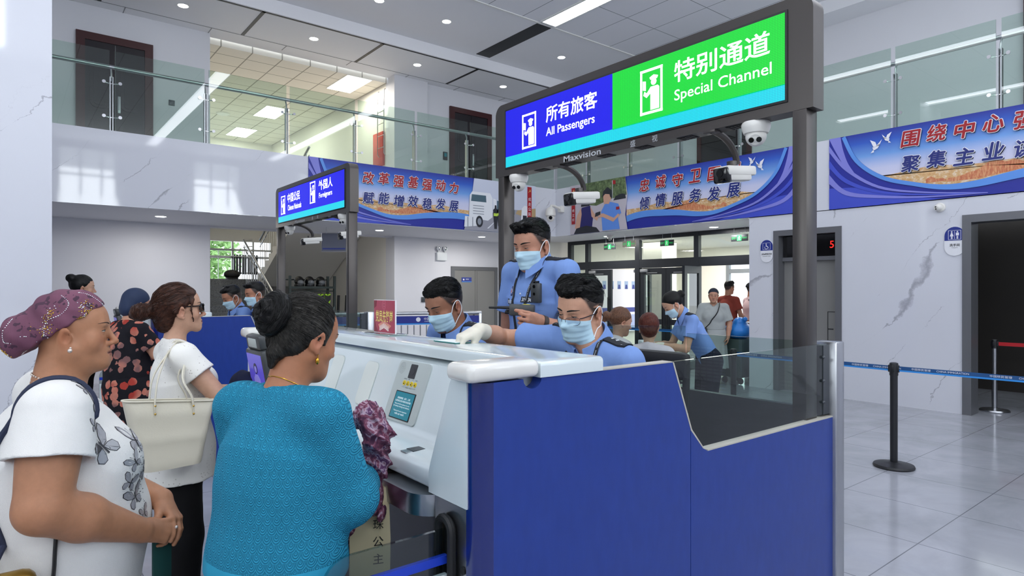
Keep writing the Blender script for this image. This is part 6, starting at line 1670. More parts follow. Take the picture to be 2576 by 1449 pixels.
def smooth3(pts, n=5):
    pts = [np.array(p, float) for p in pts]; P_ = [pts[0]] + pts + [pts[-1]]; out = []
    for i in range(1, len(P_) - 2):
        p0, p1, p2, p3 = P_[i - 1:i + 3]
        for k in range(n):
            t = k / n; out.append(0.5 * ((2 * p1) + (-p0 + p2) * t + (2 * p0 - 5 * p1 + 4 * p2 - p3) * t * t + (-p0 + 3 * p1 - 3 * p2 + p3) * t ** 3))
    return out + [pts[-1]]
def short_hair(root, R, c, sc, style, h, m=None, seed=1):
    F = SDF(h); F.frame(R, c, sc)
    F.ell((0, -0.012, 0.044), (0.0775, 0.0965, 0.080))
    if style == 'swept':
        F.ell((0, 0.004, 0.092), (0.064, 0.088, 0.038), 0.02)
        for i in range(13):
            x = -0.055 + 0.11 * i / 12
            F.cap((x * 0.9 + 0.01, 0.03, 0.112), (x * 1.05 - 0.006, 0.094 - abs(x) * 0.45, 0.092 + 0.006 * math.sin(i * 2.3)), 0.013, 0.006, 0.008)
            F.cap((x * 0.9 + 0.012, -0.05, 0.108), (x * 1.0, 0.02, 0.125 + 0.004 * math.sin(i * 1.7)), 0.012, 0.009, 0.008)
    elif style == 'spiky':
        F.ell((0, 0.0, 0.088), (0.064, 0.088, 0.036), 0.02)
        r = random.Random(seed)
        for i in range(120):
            a = r.uniform(0, 6.283); q = math.sqrt(r.random()); x, y = 0.06 * q * math.cos(a), -0.01 + 0.085 * q * math.sin(a)
            z = 0.112 * math.sqrt(max(0.05, 1 - (x / 0.078) ** 2 - ((y + 0.01) / 0.104) ** 2))
            F.cap((x, y, z), (x * 1.08 + r.uniform(-.004, .004), y + 0.010 + r.uniform(-.004, .008), z + 0.017), 0.006, 0.0016, 0.004)
    elif style == 'quiff':
        F.ell((0, 0.006, 0.090), (0.064, 0.088, 0.036), 0.02)
        for i in range(12):
            x = -0.05 + 0.10 * i / 11
            F.cap((x, 0.05, 0.104), (x * 1.1, 0.104 - abs(x) * 0.5, 0.104 + 0.008 * math.sin(i * 2.1)), 0.013, 0.005, 0.008)
    else:
        F.ell((0, 0.002, 0.090), (0.063, 0.086, 0.034), 0.02)
    F.frame()
    w = lambda p: np.asarray(c) + (np.asarray(p, float) * sc) @ R.T
    rv = lambda n: np.asarray(n, float) @ R.T
    F.cut(w((0, 0.078, 0.070)), rv((0, 0.62, -0.78)), k=0.006)
    for s in (-1, 1): F.cut(w((s * 0.058, 0.048, 0.06)), rv((s * 0.55, 0.72, -0.42)), k=0.006)
    F.cut(w((0, 0.0, 0.030)), rv((0, 0.42, -0.9)), k=0.006)
    F.frame(R, c, sc); 
    F.frame()
    F.warp(wnoise(170 / sc, 0.0016, seed, (1, 0.35, 1)))
    v, f = F.mesh()
    o = mk_obj('hair', v, f, m or M_HAIRBLK, parent=root, world=False, ang=180)
    if h < 0.004:
        fl = {'swept': lambda q: (0.35 + q[0] * 4, 0.75, 0.35 - 6 * max(0, q[1] - 0.05)), 'spiky': lambda q: (q[0] * 8, 0.6, 0.5), 'quiff': lambda q: (q[0] * 5, 0.8, 0.3)}.get(style, lambda q: (q[0] * 4, 0.8, -0.2))
        strands(o, 'hair_locks', v, f, fl, R, c, sc, m or M_HAIRBLK, n=700, steps=6, step=0.007, r=0.0008, lift=0.003, seed=seed, keep=lambda q: q[:, 2] > 0.045, wob=0.3)
    return o
def collar(root, c, up, fwd, rx=0.066, ry=0.068, h=0.036, m=None, gap=16, name='collar', flare=0.018, drop=0.0):
    """shirt collar folded over, open at the front with two points"""
    c = np.asarray(c, float); up = nv(up); fwd = nv(fwd - np.dot(fwd, up) * up); rt = np.cross(fwd, up)
    g = G(); n = 40; rows = []
    for i in range(n + 1):
        th = math.radians(gap + (360 - 2 * gap) * i / n)     # 0 = front
        fr = (1 + math.cos(th)) / 2                            # 1 at the front
        d = rt * math.sin(th) * rx + fwd * math.cos(th) * ry; dn = nv(d)
        b = c + d - up * (0.040 * fr + drop * fr)
        e = max(0, 1 - min(i, n - i) / 7.0)                     # towards the two points
        inner = b - up * 0.015 - dn * 0.004; topi = b + up * h * (1 - 0.35 * fr); topo = topi + dn * 0.006 - up * 0.001
        low = b - up * (0.012 + 0.030 * e) + dn * (flare + 0.006 * e) + fwd * 0.004 * e - rt * math.copysign(0.006 * e, math.sin(th)) * -1
        rows.append((inner, topi, topo, low, low - dn * 0.003 + up * 0.001))
    vs = [p for r in rows for p in r]; k = 5; fs = []
    for i in range(n):
        for j in range(k - 1):
            a = i * k + j; fs.append((a, a + 1, a + k + 1, a + k))
    g.add(vs, fs)
    return g.make(name, m or M_SHIRT, root, world=False, ang=60)
def officer(label, loc, psi, J, head, label_parts=None, h=0.005, skin='#b98468', style='swept', seed=1, seated=True, hands=None, detail=True, pips=2, bars=1, number=None, sc=1.0, hrot=(0, 0, 0), eye_open=0.35, glove=None, female=False, lany=True, fat=0.0, group=None, mask=True, sleeve=0.62):
    root = thing('person', label, 'person', loc, psi, group)
    L = {k: local(root, v) for k, v in J.items()}
    R = rotm(*hrot); c = local(root, head)
    fwd = np.array((0, 1.0, 0)); up = np.array((0, 0, 1.0))
    gz = -loc[2]                                   # local height of the hall floor
    P_, C, Nk, SL, SR = L['P'], L['C'], L['N'], L['SL'], L['SR']
    tdir = nv(Nk - P_)
    fw = nv(fwd - np.dot(fwd, tdir) * tdir)
    k = 0.86 if female else 1.0
    def torso(F, g, kk=0.04):
        F.cap(P_, P_ * 0.5 + C * 0.5, 0.150 * k + g + fat, 0.146 * k + g + fat, kk, sq=(fw, 0.72))
        F.cap(P_ * 0.5 + C * 0.5, C, 0.146 * k + g + fat, 0.160 * k + g, kk, sq=(fw, 0.68))
        F.cap(C * 0.92 + Nk * 0.08, C * 0.8 + Nk * 0.2, 0.158 * k + g, 0.120 * k + g, kk, sq=(fw, 0.66))
        F.cap(SL * 0.8 + SR * 0.2, SR * 0.8 + SL * 0.2, 0.046 * k + g, k=0.03)
        for S in (SL, SR): F.cap(Nk - tdir * 0.008 - fw * 0.016, S, 0.034 * k + g * 0.7, 0.046 * k + g, 0.025)
        if female:
            for s in (-1, 1): F.ell(C + fw * 0.085 + np.array((s * 0.07, 0, 0)) + tdir * -0.01, 0.062 + g, 0.04)
    # body
    F = SDF(h); torso(F, -0.016)
    for S, E, W in ((SL, L['EL'], L['WL']), (SR, L['ER'], L['WR'])):
        F.cap(S, E, 0.050 * k, 0.041 * k, 0.02); F.cap(E, E * 0.6 + W * 0.4, 0.042 * k, 0.041 * k, 0.015); F.cap(E * 0.6 + W * 0.4, W, 0.041 * k, 0.0285 * k, 0.015)
    hip = 0.095
    for s, kn, an in ((1, L['KR'], L['AR']), (-1, L['KL'], L['AL'])):
        hp = P_ + np.array((s * hip, 0, -0.03)); F.cap(hp, kn, 0.078, 0.052, 0.03); F.cap(kn, kn * 0.6 + an * 0.4, 0.052, 0.05, 0.02); F.cap(kn * 0.6 + an * 0.4, an, 0.05, 0.036, 0.02); F.cap(an, an + np.array((0, 0.13, -0.04)), 0.034, 0.028, 0.02)
    head_prims(F, R, c, sc, 'f' if female else 'm', neck=Nk, neck_r=0.046 if female else 0.052, fat=0)
    for side in ('L', 'R'):
        if hands and side in hands and side != glove:
            kw = dict(hands[side]); hand_prims(F, L['W' + side], kw.pop('d'), kw.pop('palm'), kw.pop('thumb'), **kw)
        elif side != glove:
            W, E = L['W' + side], L['E' + side]; d = nv(W - E); hand_prims(F, W, d, np.array((0.0, 0, -1.0)) if abs(d[2]) < 0.8 else np.array((1.0 if side == 'L' else -1.0, 0, 0)), np.array((1.0 if side == 'L' else -1.0, 0.5, 0)))
    v, f = F.mesh(); bvert, bface = v, f
    col = head_paint(v, R, c, sc, skin, lip='#9c5d52', stub='#1b1a1a' if not female else None, blush='#c07a62')
    body = mk_obj('body', v, f, M_SKIN, parent=root, world=False, ang=180, col=col)
    if glove:
        F = SDF(min(h, 0.004)); kw = dict(hands[glove]); W, E = L['W' + glove], L['E' + glove]
        hand_prims(F, W, kw.pop('d'), kw.pop('palm'), kw.pop('thumb'), grow=0.0012, **kw)
        F.cap(W, W + nv(E - W) * 0.035, 0.030, 0.034, 0.01); v2, f2 = F.mesh(); mk_obj('glove', v2, f2, M_GLOVE, parent=root, world=False, ang=180)
    # shirt
    F = SDF(h)
    ends = []
    for S, E in ((SL, L['EL']), (SR, L['ER'])):
        d = nv(E - S); ln = np.linalg.norm(E - S); q = S + d * ln * sleeve
        F.cap(S, q + d * 0.03, 0.054 * k, 0.071 * k, 0.025); ends.append((q, d, E))
    for q, d, E in ends:
        lo_ = np.minimum(q, E) - 0.085; hi_ = np.maximum(q, E) + 0.085; lo_[2] -= 0.03
        F.cut(q, d, np.minimum(q, q + d * 0.13) - 0.085, np.maximum(q, q + d * 0.13) + 0.085, 0.003)
        F.cap(q - d * 0.015, q + d * 0.06, 0.052 * k, 0.057 * k, 0.003, 's')
    torso(F, 0.006)
    F.cut(P_ - tdir * 0.10, -tdir, k=0.004)
    F.cap(Nk - tdir * 0.02 + fw * 0.005, Nk + tdir * 0.12, 0.054, 0.08, 0.006, 's'); F.cap(Nk - tdir * 0.065 + fw * 0.085, Nk + tdir * 0.03 + fw * 0.05, 0.008, 0.05, 0.006, 's')
    F.warp(wnoise(26, 0.004, seed, (1, 1, 0.6))); F.warp(wnoise(60, 0.0022, seed + 3, (1, 1, 0.45)))
    v, f = F.mesh()
    shirt = mk_obj('shirt', v, f, M_SHIRT, parent=root, world=False, ang=180)
    bv = bvh_of(v, f)
    collar(root, Nk + tdir * 0.022 + fw * 0.012, nv(tdir + 0.15 * fw), fw, 0.069 if not female else 0.058, 0.072 if not female else 0.060)
    # trousers, belt, shoes
    F = SDF(max(h, 0.008)); F.cap(P_ + np.array((-0.05, 0, 0)), P_ + np.array((0.05, 0, 0)), 0.142 * k, k=0.03, sq=(fw, 0.78))
    for s, kn, an in ((1, L['KR'], L['AR']), (-1, L['KL'], L['AL'])):
        hp = P_ + np.array((s * hip, 0, -0.03)); F.cap(hp, kn, 0.098, 0.074, 0.03); F.cap(kn, an, 0.074, 0.062, 0.02)
        F.cut(an + np.array((0, 0, -0.01)), (0, 0, -1), an - 0.2, an + 0.12)
    F.cut(P_ + tdir * 0.07, tdir); v, f = F.mesh(); mk_obj('trousers', v, f, M_TROUS, parent=root, world=False, ang=180)
    for an in (L['AR'], L['AL']):
        F = SDF(0.008); F.cap(an + np.array((0, -0.03, -0.045)), an + np.array((0, 0.15, -0.06)), 0.046, 0.036, 0.02); F.cut(an + np.array((0, 0, -0.088)), (0, 0, -1)); v, f = F.mesh(); mk_obj('shoe', v, f, M_SHOE, parent=root, world=False, ang=180)
    # head things
    if not female: short_hair(root, R, c, sc, style, 0.003 if h < 0.006 else 0.005, seed=seed)
    add_eyes(root, R, c, sc, eye_open, (0, -0.001), bv=bvh_of(bvert, bface), browm=M_HAIRBLK, brow_th=0.0027 if not female else 0.002)
    if mask: face_mask(root, R, c, sc, bvh_of(bvert, bface))
    # shoulder boards
    for S, s in ((SL, -1), (SR, 1)):
        d = nv(S - Nk - np.array((0, 0, (S - Nk)[2] * 0.3))); o = Nk * 0.34 + S * 0.66 + up * 0.05; n = nv(np.cross(np.cross(d, up), d)) 
        if n[2] < 0: n = -n
        g = G(); slab(g, bv, o, d, None, n, 0.125, 0.052, 8, 4, 0.002, 0.005, taper=0.92); e = g.make('shoulder_board', M_NAVYF, root, world=False)
        if detail:
            g = G(); uy = np.cross(n, d)
            for kx in range(pips):
                ctr = o + d * (-0.018 + 0.024 * kx); star = [((0.008 if a % 2 == 0 else 0.0045) * math.cos(a * math.pi / 4 + 0.4), (0.008 if a % 2 == 0 else 0.0045) * math.sin(a * math.pi / 4 + 0.4)) for a in range(8)]
                stick(g, bv, star, ctr, d, uy, n, 0.0082)
            for kx in range(bars): stick(g, bv, [(-0.0028, -0.02), (0.0028, -0.02), (0.0028, 0.02), (-0.0028, 0.02)], o + d * (0.046 - 0.009 * kx), d, uy, n, 0.0082)
            g.make('rank_mark', M_SILVER, e, world=False)
    rt = np.cross(fw, tdir)
    if detail:
        at = lambda x, z: C + rt * x + tdir * z
        # round chest emblem and wing badge on his right breast
        g = G(); circ = lambda r, n_=18: [(r * math.cos(6.2832 * i / n_), r * math.sin(6.2832 * i / n_)) for i in range(n_)]
        o = at(0.085, 0.055)
        stick(g, bv, circ(0.024), o, -rt, tdir, fw, 0.002, 0); stick(g, bv, circ(0.021), o, -rt, tdir, fw, 0.0026, 1); stick(g, bv, circ(0.013), o, -rt, tdir, fw, 0.0032, 2); stick(g, bv, [(-0.007, -0.008), (0.007, -0.008), (0.005, 0.004), (0, 0.009), (-0.005, 0.004)], o, -rt, tdir, fw, 0.0038, 3)
        o = at(0.088, 0.004); stick(g, bv, [(-0.034, -0.006), (-0.02, -0.014), (0.02, -0.014), (0.034, 0.0), (0.03, 0.012), (-0.03, 0.012)], o, -rt, tdir, fw, 0.002, 0)
        for kx in range(5): stick(g, bv, [(-0.026 + 0.011 * kx, -0.008), (-0.019 + 0.011 * kx, -0.008), (-0.016 + 0.011 * kx, 0.007), (-0.023 + 0.011 * kx, 0.008)], o, -rt, tdir, fw, 0.0028, 2)
        o = at(-0.075, 0.075); stick(g, bv, [(-0.012, 0.004), (0, 0.012), (0.012, 0.004), (0.008, -0.01), (-0.004, -0.012)], o, -rt, tdir, fw, 0.003, 3); stick(g, bv, circ(0.005, 10), o + tdir * 0.001, -rt, tdir, fw, 0.0042, 4)
        g.make('chest_badge', [M_NAVYF, mat('badge_blue', '#24418e', 0.5), mat('badge_white', '#cfd6e2', 0.5), mat('badge_red', '#c22a2a', 0.4), mat('badge_gold', '#d9b23a', 0.35, 0.4)], root, world=False)
        # placket buttons, pocket flaps
        for z in (0.045, -0.04, -0.125): G().sphere(bv.ray_cast(Vector(at(0, z) + fw * 0.3), Vector(-fw), 0.5)[0] or Vector(at(0, z)), (0.0055, 0.003, 0.0055), 10, 6).make('button', M_SILVER, root, world=False)
        for s in (-1, 1):
            g = G(); o = at(s * 0.085, -0.045)
            pts = [(-0.058, 0.018), (0.058, 0.018), (0.058, -0.012), (0.03, -0.014), (0.0, -0.026), (-0.03, -0.014), (-0.058, -0.012)]
            q = []
            for a, b in zip(pts, pts[1:] + pts[:1]):
                for t in range(5): q.append((a[0] + (b[0] - a[0]) * t / 5, a[1] + (b[1] - a[1]) * t / 5))
            vs = []
            for a, b in q + [(0, 0)]:
                p = Vector(o - rt * a + tdir * b); hit = bv.ray_cast(p + Vector(fw) * 0.15, Vector(-fw), 0.35); vs.append((hit[0] or p) + Vector(fw) * 0.004)
            n_ = len(q); g.add(vs, [(i, (i + 1) % n_, n_) for i in range(n_)]); fl = g.make('pocket_flap', M_SHIRT, root, world=False)
        # national flag and police patch on the sleeves
        for S, E, s in ((SL, L['EL'], -1), (SR, L['ER'], 1)):
            d = nv(E - S); n = nv(np.array((s * 1.0, 0, 0)) - d * d[0] * s); n = nv(n + fw * 0.35 - d * np.dot(fw, d) * 0.35); o = S + d * 0.085
            ux = nv(np.cross(d, n)) * (-1)
            g = G()
            if s == -1:
                stick(g, bv, [(-0.026, -0.017), (0, -0.017), (0.026, -0.017), (0.026, 0.017), (0, 0.017), (-0.026, 0.017)], o, np.cross(-d, n), -d, n, 0.002, 0)
                star = lambda r: [((r if a % 2 == 0 else r * 0.42) * math.sin(a * math.pi / 5), (r if a % 2 == 0 else r * 0.42) * math.cos(a * math.pi / 5)) for a in range(10)]
                ux = np.cross(-d, n); stick(g, bv, star(0.007), o - ux * 0.016 - d * 0.006, ux, -d, n, 0.003, 1)
                for a_, b_ in ((-0.005, 0.012), (-0.001, 0.007), (-0.001, 0.002), (-0.005, -0.002)): stick(g, bv, star(0.0026), o + ux * a_ - d * b_, ux, -d, n, 0.003, 1)
                g.make('flag_patch', [mat('flag_red', '#d81e20', 0.6), mat('flag_gold', '#f2cf3c', 0.6)], root, world=False)
            else:
                stick(g, bv, [(-0.036, 0.03), (0, 0.036), (0.036, 0.03), (0.034, -0.01), (0.02, -0.032), (0, -0.044), (-0.02, -0.032), (-0.034, -0.01)], o, ux, -d, n, 0.002, 0)
                stick(g, bv, [(-0.032, 0.026), (0, 0.032), (0.032, 0.026), (0.03, -0.008), (0.018, -0.028), (0, -0.039), (-0.018, -0.028), (-0.03, -0.008)], o, ux, -d, n, 0.003, 1)
                stick(g, bv, [(-0.026, 0.022), (-0.006, 0.024), (-0.004, 0.006), (-0.024, 0.004)], o, ux, -d, n, 0.004, 0); stick(g, bv, [(0.0, 0.014), (0.012, 0.02), (0.02, 0.006), (0.012, -0.012), (0.0, -0.004)], o, ux, -d, n, 0.004, 2); stick(g, bv, [(-0.018, -0.006), (0.0, -0.008), (0.004, -0.024), (-0.010, -0.022)], o, ux, -d, n, 0.004, 2)
                g.make('sleeve_patch', [mat('badge_white'), mat('patch_navy', '#1d3f6e', 0.6), mat('patch_silver', '#c9d2dd', 0.5)], root, world=False)
    if lany:
        g = G()
        pl = []
        for s in (-1, 1):
            path = [Nk + tdir * 0.05 - fw * 0.055 + rt * 0.02 * s, Nk + tdir * 0.035 + rt * 0.068 * s, Nk - tdir * 0.03 + rt * 0.075 * s + fw * 0.07, C + rt * 0.06 * s + tdir * 0.06 + fw * 0.13, C + rt * 0.03 * s - tdir * 0.09 + fw * 0.13, C - tdir * 0.17 + fw * 0.13]
            pts = []
            for p in smooth3(path, 6):
                hit = bv.find_nearest(Vector(p)); pts.append(Vector(hit[0]) + Vector(hit[1]) * 0.006)
            # flat ribbon
            vs = []; 
            for i, p in enumerate(pts):
                t = (pts[min(i + 1, len(pts) - 1)] - pts[max(i - 1, 0)]).normalized(); hn = bv.find_nearest(p)[1]; w_ = t.cross(hn).normalized() * 0.0075
                vs += [p - w_, p + w_, p + w_ - hn * 0.002, p - w_ - hn * 0.002]
            fs = []
            for i in range(len(pts) - 1):
                a = i * 4
                for j in range(4): fs.append((a + j, a + (j + 1) % 4, a + 4 + (j + 1) % 4, a + 4 + j))
            g.add(vs, fs); pl.append(pts)
        ly = g.make('lanyard', M_LANY, root, world=False)
        if detail:
            g = G()
            for pts in pl:
                for a, b in ((9, 15), (16, 22)):
                    p, q = pts[a], pts[b]; m_ = pts[(a + b) // 2]; d = (q - p).normalized(); nn = bv.find_nearest(m_)[1]
                    put_text(g, 'China immigration', m_ + nn * 0.001, d, nn.cross(d), width=min((q - p).length * 0.9, 0.11), height=0.007, lift=0.001)
            g.make('lanyard_lettering', mat('badge_white'), ly, world=False)
    return root, L, bv, dict(R=R, c=c, C=C, N=Nk, fw=fw, td=tdir, rt=rt, P=P_)

H = math.pi
# --- officer seated at the near position, reaching across the counter
J = dict(P=(1.93, 1.66, 0.72), C=(1.765, 1.685, 1.24), N=(1.765, 1.712, 1.445), SL=(1.765, 1.53, 1.385), SR=(1.735, 1.885, 1.445),
         EL=(1.80, 1.47, 1.12), WL=(1.60, 1.56, 1.03), ER=(1.66, 2.135, 1.435), WR=(1.475, 2.055, 1.485), KL=(1.53, 1.58, 0.66), KR=(1.53, 1.80, 0.66), AL=(1.60, 1.60, 0.29), AR=(1.60, 1.80, 0.29))
hd = {'R': dict(d=(0.10, 0.86, -0.28), palm=(0.0, -0.35, -0.95), thumb=(-0.9, 0.2, 0), curl=(48, 52, 52, 50), curl2=(55, 55, 55, 50), tcurl=(15, 25, 20), tspread=18, tdrop=35, sc=1.02)}
o1, L1, bv1, d1 = officer('seated officer in glasses reaching a gloved hand over the counter', (1.80, 1.68, 0.2), H / 2, J, (1.735, 1.745, 1.572), h=0.004, skin='#c4947a', style='swept', seed=2, hands=hd, glove='R', hrot=(4, -16, -6), pips=2, bars=1, eye_open=0.3, sleeve=0.60)
def spectacles(root, R, c, m_frame, m_lens, rim=0.0012, z0=-0.012, w_=0.023, h_=0.016, y0=0.107, full=True, tmp=0.0018):
    w = lambda p: np.asarray(c) + np.asarray(p, float) @ R.T
    t = bpy.data.objects.new('spectacles', None); COL.objects.link(t); t.parent = root; FRAME[t.name] = frame_of(root)
    for s in (-1, 1):
        rr = rrect(2 * w_, 2 * h_, h_ * 0.8, 6, s * 0.033, z0)
        pts = [w((a, y0 - 9.0 * (abs(a) - 0.0) ** 2, b)) for a, b in rr]
        G().tube(pts + [pts[0]], rim, 6).make('rim', m_frame, t, world=False)
        g = G(); g.add(pts, [tuple(range(len(pts)))]); g.make('lens', m_lens, t, world=False)
        G().tube([w(p) for p in smooth3([(s * (0.033 + w_), y0 - 9 * (0.033 + w_) ** 2, z0 + h_ * 0.6), (s * 0.066, 0.06, z0 + h_ * 0.6), (s * 0.078, 0.01, z0 + h_ * 0.5 + 0.003), (s * 0.079, -0.02, z0 + 0.008), (s * 0.077, -0.034, z0 - 0.015)], 4)], tmp, 6).make('temple', m_frame, t, world=False)
    G().tube([w((-0.011, y0, z0 + h_ * 0.5)), w((0, y0 + 0.004, z0 + h_ * 0.65)), w((0.011, y0, z0 + h_ * 0.5))], rim, 6).make('bridge', m_frame, t, world=False)
    return t
spectacles(o1, d1['R'], d1['c'], mat('thin_dark_metal', '#3a3c44', 0.3, 0.8), thin_glass('spectacle_lens', '#f3f5fb', 1.2), 0.0008, -0.016, 0.024, 0.016)
# --- officer seated at the far position of the same counter
J = dict(P=(1.86, 2.58, 0.72), C=(1.725, 2.575, 1.25), N=(1.715, 2.575, 1.455), SL=(1.735, 2.385, 1.425), SR=(1.73, 2.765, 1.425),
         EL=(1.68, 2.33, 1.15), WL=(1.48, 2.42, 1.02), ER=(1.67, 2.83, 1.15), WR=(1.46, 2.72, 1.01), KL=(1.5, 2.48, 0.66), KR=(1.5, 2.70, 0.66), AL=(1.56, 2.48, 0.29), AR=(1.56, 2.68, 0.29))
o2, L2, bv2, d2 = officer('seated officer with spiky hair looking down, left of the sign post', (1.75, 2.57, 0.2), H / 2, J, (1.655, 2.59, 1.575), h=0.0045, skin='#94664f', style='spiky', seed=5, hrot=(6, -24, 0), pips=3, bars=1, eye_open=0.15)
# --- standing officer with a radio
J = dict(P=(2.03, 2.35, 1.15), C=(2.03, 2.345, 1.585), N=(2.01, 2.33, 1.775), SL=(2.045, 2.145, 1.73), SR=(2.02, 2.525, 1.73),
         EL=(2.03, 2.09, 1.44), WL=(1.845, 2.115, 1.505), ER=(2.05, 2.60, 1.42), WR=(1.93, 2.52, 1.22), KL=(2.02, 2.25, 0.70), KR=(2.02, 2.45, 0.70), AL=(2.04, 2.24, 0.29), AR=(2.04, 2.46, 0.29))
hd = {'L': dict(d=(-0.25, 0.95, 0.0), palm=(0.85, 0.3, 0.15), thumb=(0.12, 0.1, 1.0), curl=(62, 66, 66, 62), curl2=(58, 58, 56, 52), tcurl=(6, 10, 8), tspread=22, tdrop=20)}
o3, L3, bv3, d3 = officer('standing officer in mask holding a handheld radio behind the seated officers', (2.03, 2.35, 0.2), H / 2, J, (1.985, 2.325, 1.862), h=0.0045, skin='#b5826a', style='quiff', seed=8, seated=False, hands=hd, hrot=(6, -14, 0), pips=2, bars=2, eye_open=0.2)
# number tag, body camera, hanging card, watch
g = G(); c_ = d3['C'] + d3['rt'] * -0.062 + d3['td'] * 0.02
slab(g, bv3, c_, -d3['rt'], None, d3['fw'], 0.088, 0.026, 6, 2, 0.002, 0.003); tg = g.make('number_tag', M_NAVYF, o3, world=False)
g = G(); hit = bv3.ray_cast(Vector(c_ + d3['fw'] * 0.2), Vector(-d3['fw']), 0.4)[0]; stick_text(g, bv3, '351306', c_, -d3['rt'], d3['td'], d3['fw'], height=0.017, width=0.074, bold=0.02, lift=0.0065); g.make('number', M_SILVER, tg, world=False)
o = np.array(hit) - d3['rt'] * 0.068 + d3['td'] * 0.035 + d3['fw'] * 0.012
bc = G().obox(o, d3['rt'], d3['fw'], d3['td'], 0.028, 0.013, 0.046, 0.006).make('body_camera', mat('charcoal_plastic'), o3, world=False)
G().disc(o + d3['fw'] * 0.0125 + d3['td'] * 0.03, 0.008, -d3['rt'], d3['td'], 0.003, 14).disc(o + d3['fw'] * 0.0125 - d3['td'] * 0.005, 0.007, -d3['rt'], d3['td'], 0.002, 14).obox(o + d3['td'] * 0.05, d3['rt'], d3['fw'], d3['td'], 0.012, 0.01, 0.006, 0.002).make('lens', M_LENS, bc, world=False)
o = d3['C'] - d3['td'] * 0.235 + d3['fw'] * 0.135 + d3['rt'] * 0.01
cd = G().obox(o, d3['rt'], d3['fw'], d3['td'], 0.034, 0.004, 0.05, 0.004).make('id_card', M_NAVYF, o3, world=False)
g = G(); g.prism(rrect(0.052, 0.078, 0.004), o + d3['fw'] * 0.0042, -d3['rt'], d3['td'], 0.0006, 0); g.prism([(-0.012, -0.012), (0.012, -0.012), (0.012, 0.018), (-0.012, 0.018)], o + d3['fw'] * 0.005 + d3['td'] * 0.008, -d3['rt'], d3['td'], 0.0005, 1); g.make('card_print', [mat('card_pale', '#b9c6dc', 0.4), mat('card_dark', '#2b2f3c', 0.4)], cd, world=False)
d = nv(L3['WL'] - L3['EL']); wp = L3['WL'] - d * 0.018; a = nv(np.cross(d, (0, 0, 1))); b = np.cross(d, a)
g = G(); g.tube([wp - d * 0.011, wp + d * 0.011], 0.0345, 20); wt = g.make('watch', mat('brown_strap', '#3a2f2b', 0.6), o3, world=False)
# the radio itself, held across the body
ax = Vector((-0.62, 0.785, 0.03)).normalized(); c = Vector((1.815, 2.20, 1.555))
az = Vector((0, 0, 1)); az = (az - ax * az.dot(ax)).normalized(); ay = az.cross(ax)
t = thing('handheld_radio', 'black handheld radio with short antenna in the hand of the standing officer', 'radio', c)
G().obox(c, ax, ay, az, 0.058, 0.017, 0.026, 0.006).make('radio_body', mat('charcoal_plastic'), t)
G().tube([c + ax * 0.055 + az * 0.008, c + ax * 0.10 + az * 0.008, c + ax * 0.155 + az * 0.006], [0.008, 0.0065, 0.005], 10).make('antenna', M_BLACK, t)
G().tube([c + ax * 0.055 - az * 0.012, c + ax * 0.078 - az * 0.012], 0.008, 12).tube([c + ax * 0.055 + ay * 0.008 - az * 0.002, c + ax * 0.07 + ay * 0.008 - az * 0.002], 0.006, 12).make('knob', M_BLACK, t)
G().obox(c - ax * 0.02 + az * 0.0235 , ax, ay, az, 0.016, 0.012, 0.0036, 0.001).make('yellow_label', mat('label_yellow', '#e2d93c', 0.5), t)
# papers under the gloved hand
t = thing('passport', 'thin document booklet under the gloved hand on the white counter top', 'document', (1.40, 2.10, 1.44), math.radians(20))
G().box(1.35, 1.44, 2.04, 2.20, 1.4385, 1.4415).make('cover', mat('passport_teal', '#2f7f7a', 0.5), t); G().box(1.353, 1.437, 2.043, 2.197, 1.4415, 1.4435).make('pages', mat('paper_white', '#e9edf0', 0.7), t)
# office chairs
def office_chair(x, y, rz, label):
    t = thing('office_chair', label, 'chair', (x, y, 0.2), rz, 'black mesh office chairs')
    M_ = frame_of(t); B = lambda *a, **k: G().box(*a, M=M_, **k)
    B(-0.24, 0.24, -0.22, 0.24, 0.42, 0.50, bev=0.03).make('seat', M_BLACK, t)
    g = G(); pts = [(-0.22, -0.26, 0.62), (-0.23, -0.28, 1.12), (0.23, -0.28, 1.12), (0.22, -0.26, 0.62), (-0.22, -0.26, 0.62)]
    g.tube([M_ @ Vector(p) for p in pts], 0.018, 8); g.box(-0.24, 0.24, -0.305, -0.26, 1.06, 1.18, 0.02, M=M_); g.make('back_frame', M_BLACK, t)
    g = G()
    for k in range(18): g.box(-0.22, 0.22, -0.278, -0.272, 0.64 + 0.024 * k, 0.64 + 0.024 * k + 0.010, M=M_)
    for k in range(9): g.box(-0.2 + 0.05 * k, -0.196 + 0.05 * k, -0.277, -0.273, 0.63, 1.07, M=M_)
    g.make('back_mesh', mat('dark_mesh', '#26282c', 0.7), t)
    G().tube([M_ @ Vector((0, 0, 0.08)), M_ @ Vector((0, 0, 0.43))], 0.025, 10).tube([M_ @ Vector((0, -0.2, 0.44)), M_ @ Vector((0, -0.29, 0.52)), M_ @ Vector((0, -0.28, 0.7))], 0.02, 8).make('column', M_GUN, t)
    for k in range(5):
        a = 2 * math.pi * k / 5; lg = G().tube([M_ @ Vector((0, 0, 0.1)), M_ @ Vector((0.27 * math.cos(a), 0.27 * math.sin(a), 0.065))], [0.024, 0.014], 8).make('leg', M_GUN, t); G().sphere(M_ @ Vector((0.27 * math.cos(a), 0.27 * math.sin(a), 0.028)), 0.027, 10, 8).make('caster', M_BLACK, lg)
    return t
office_chair(1.95, 1.84, H / 2 + 0.05, 'black mesh office chair behind the officer in glasses')
office_chair(1.95, 2.58, H / 2, 'black mesh office chair behind the officer with spiky hair')
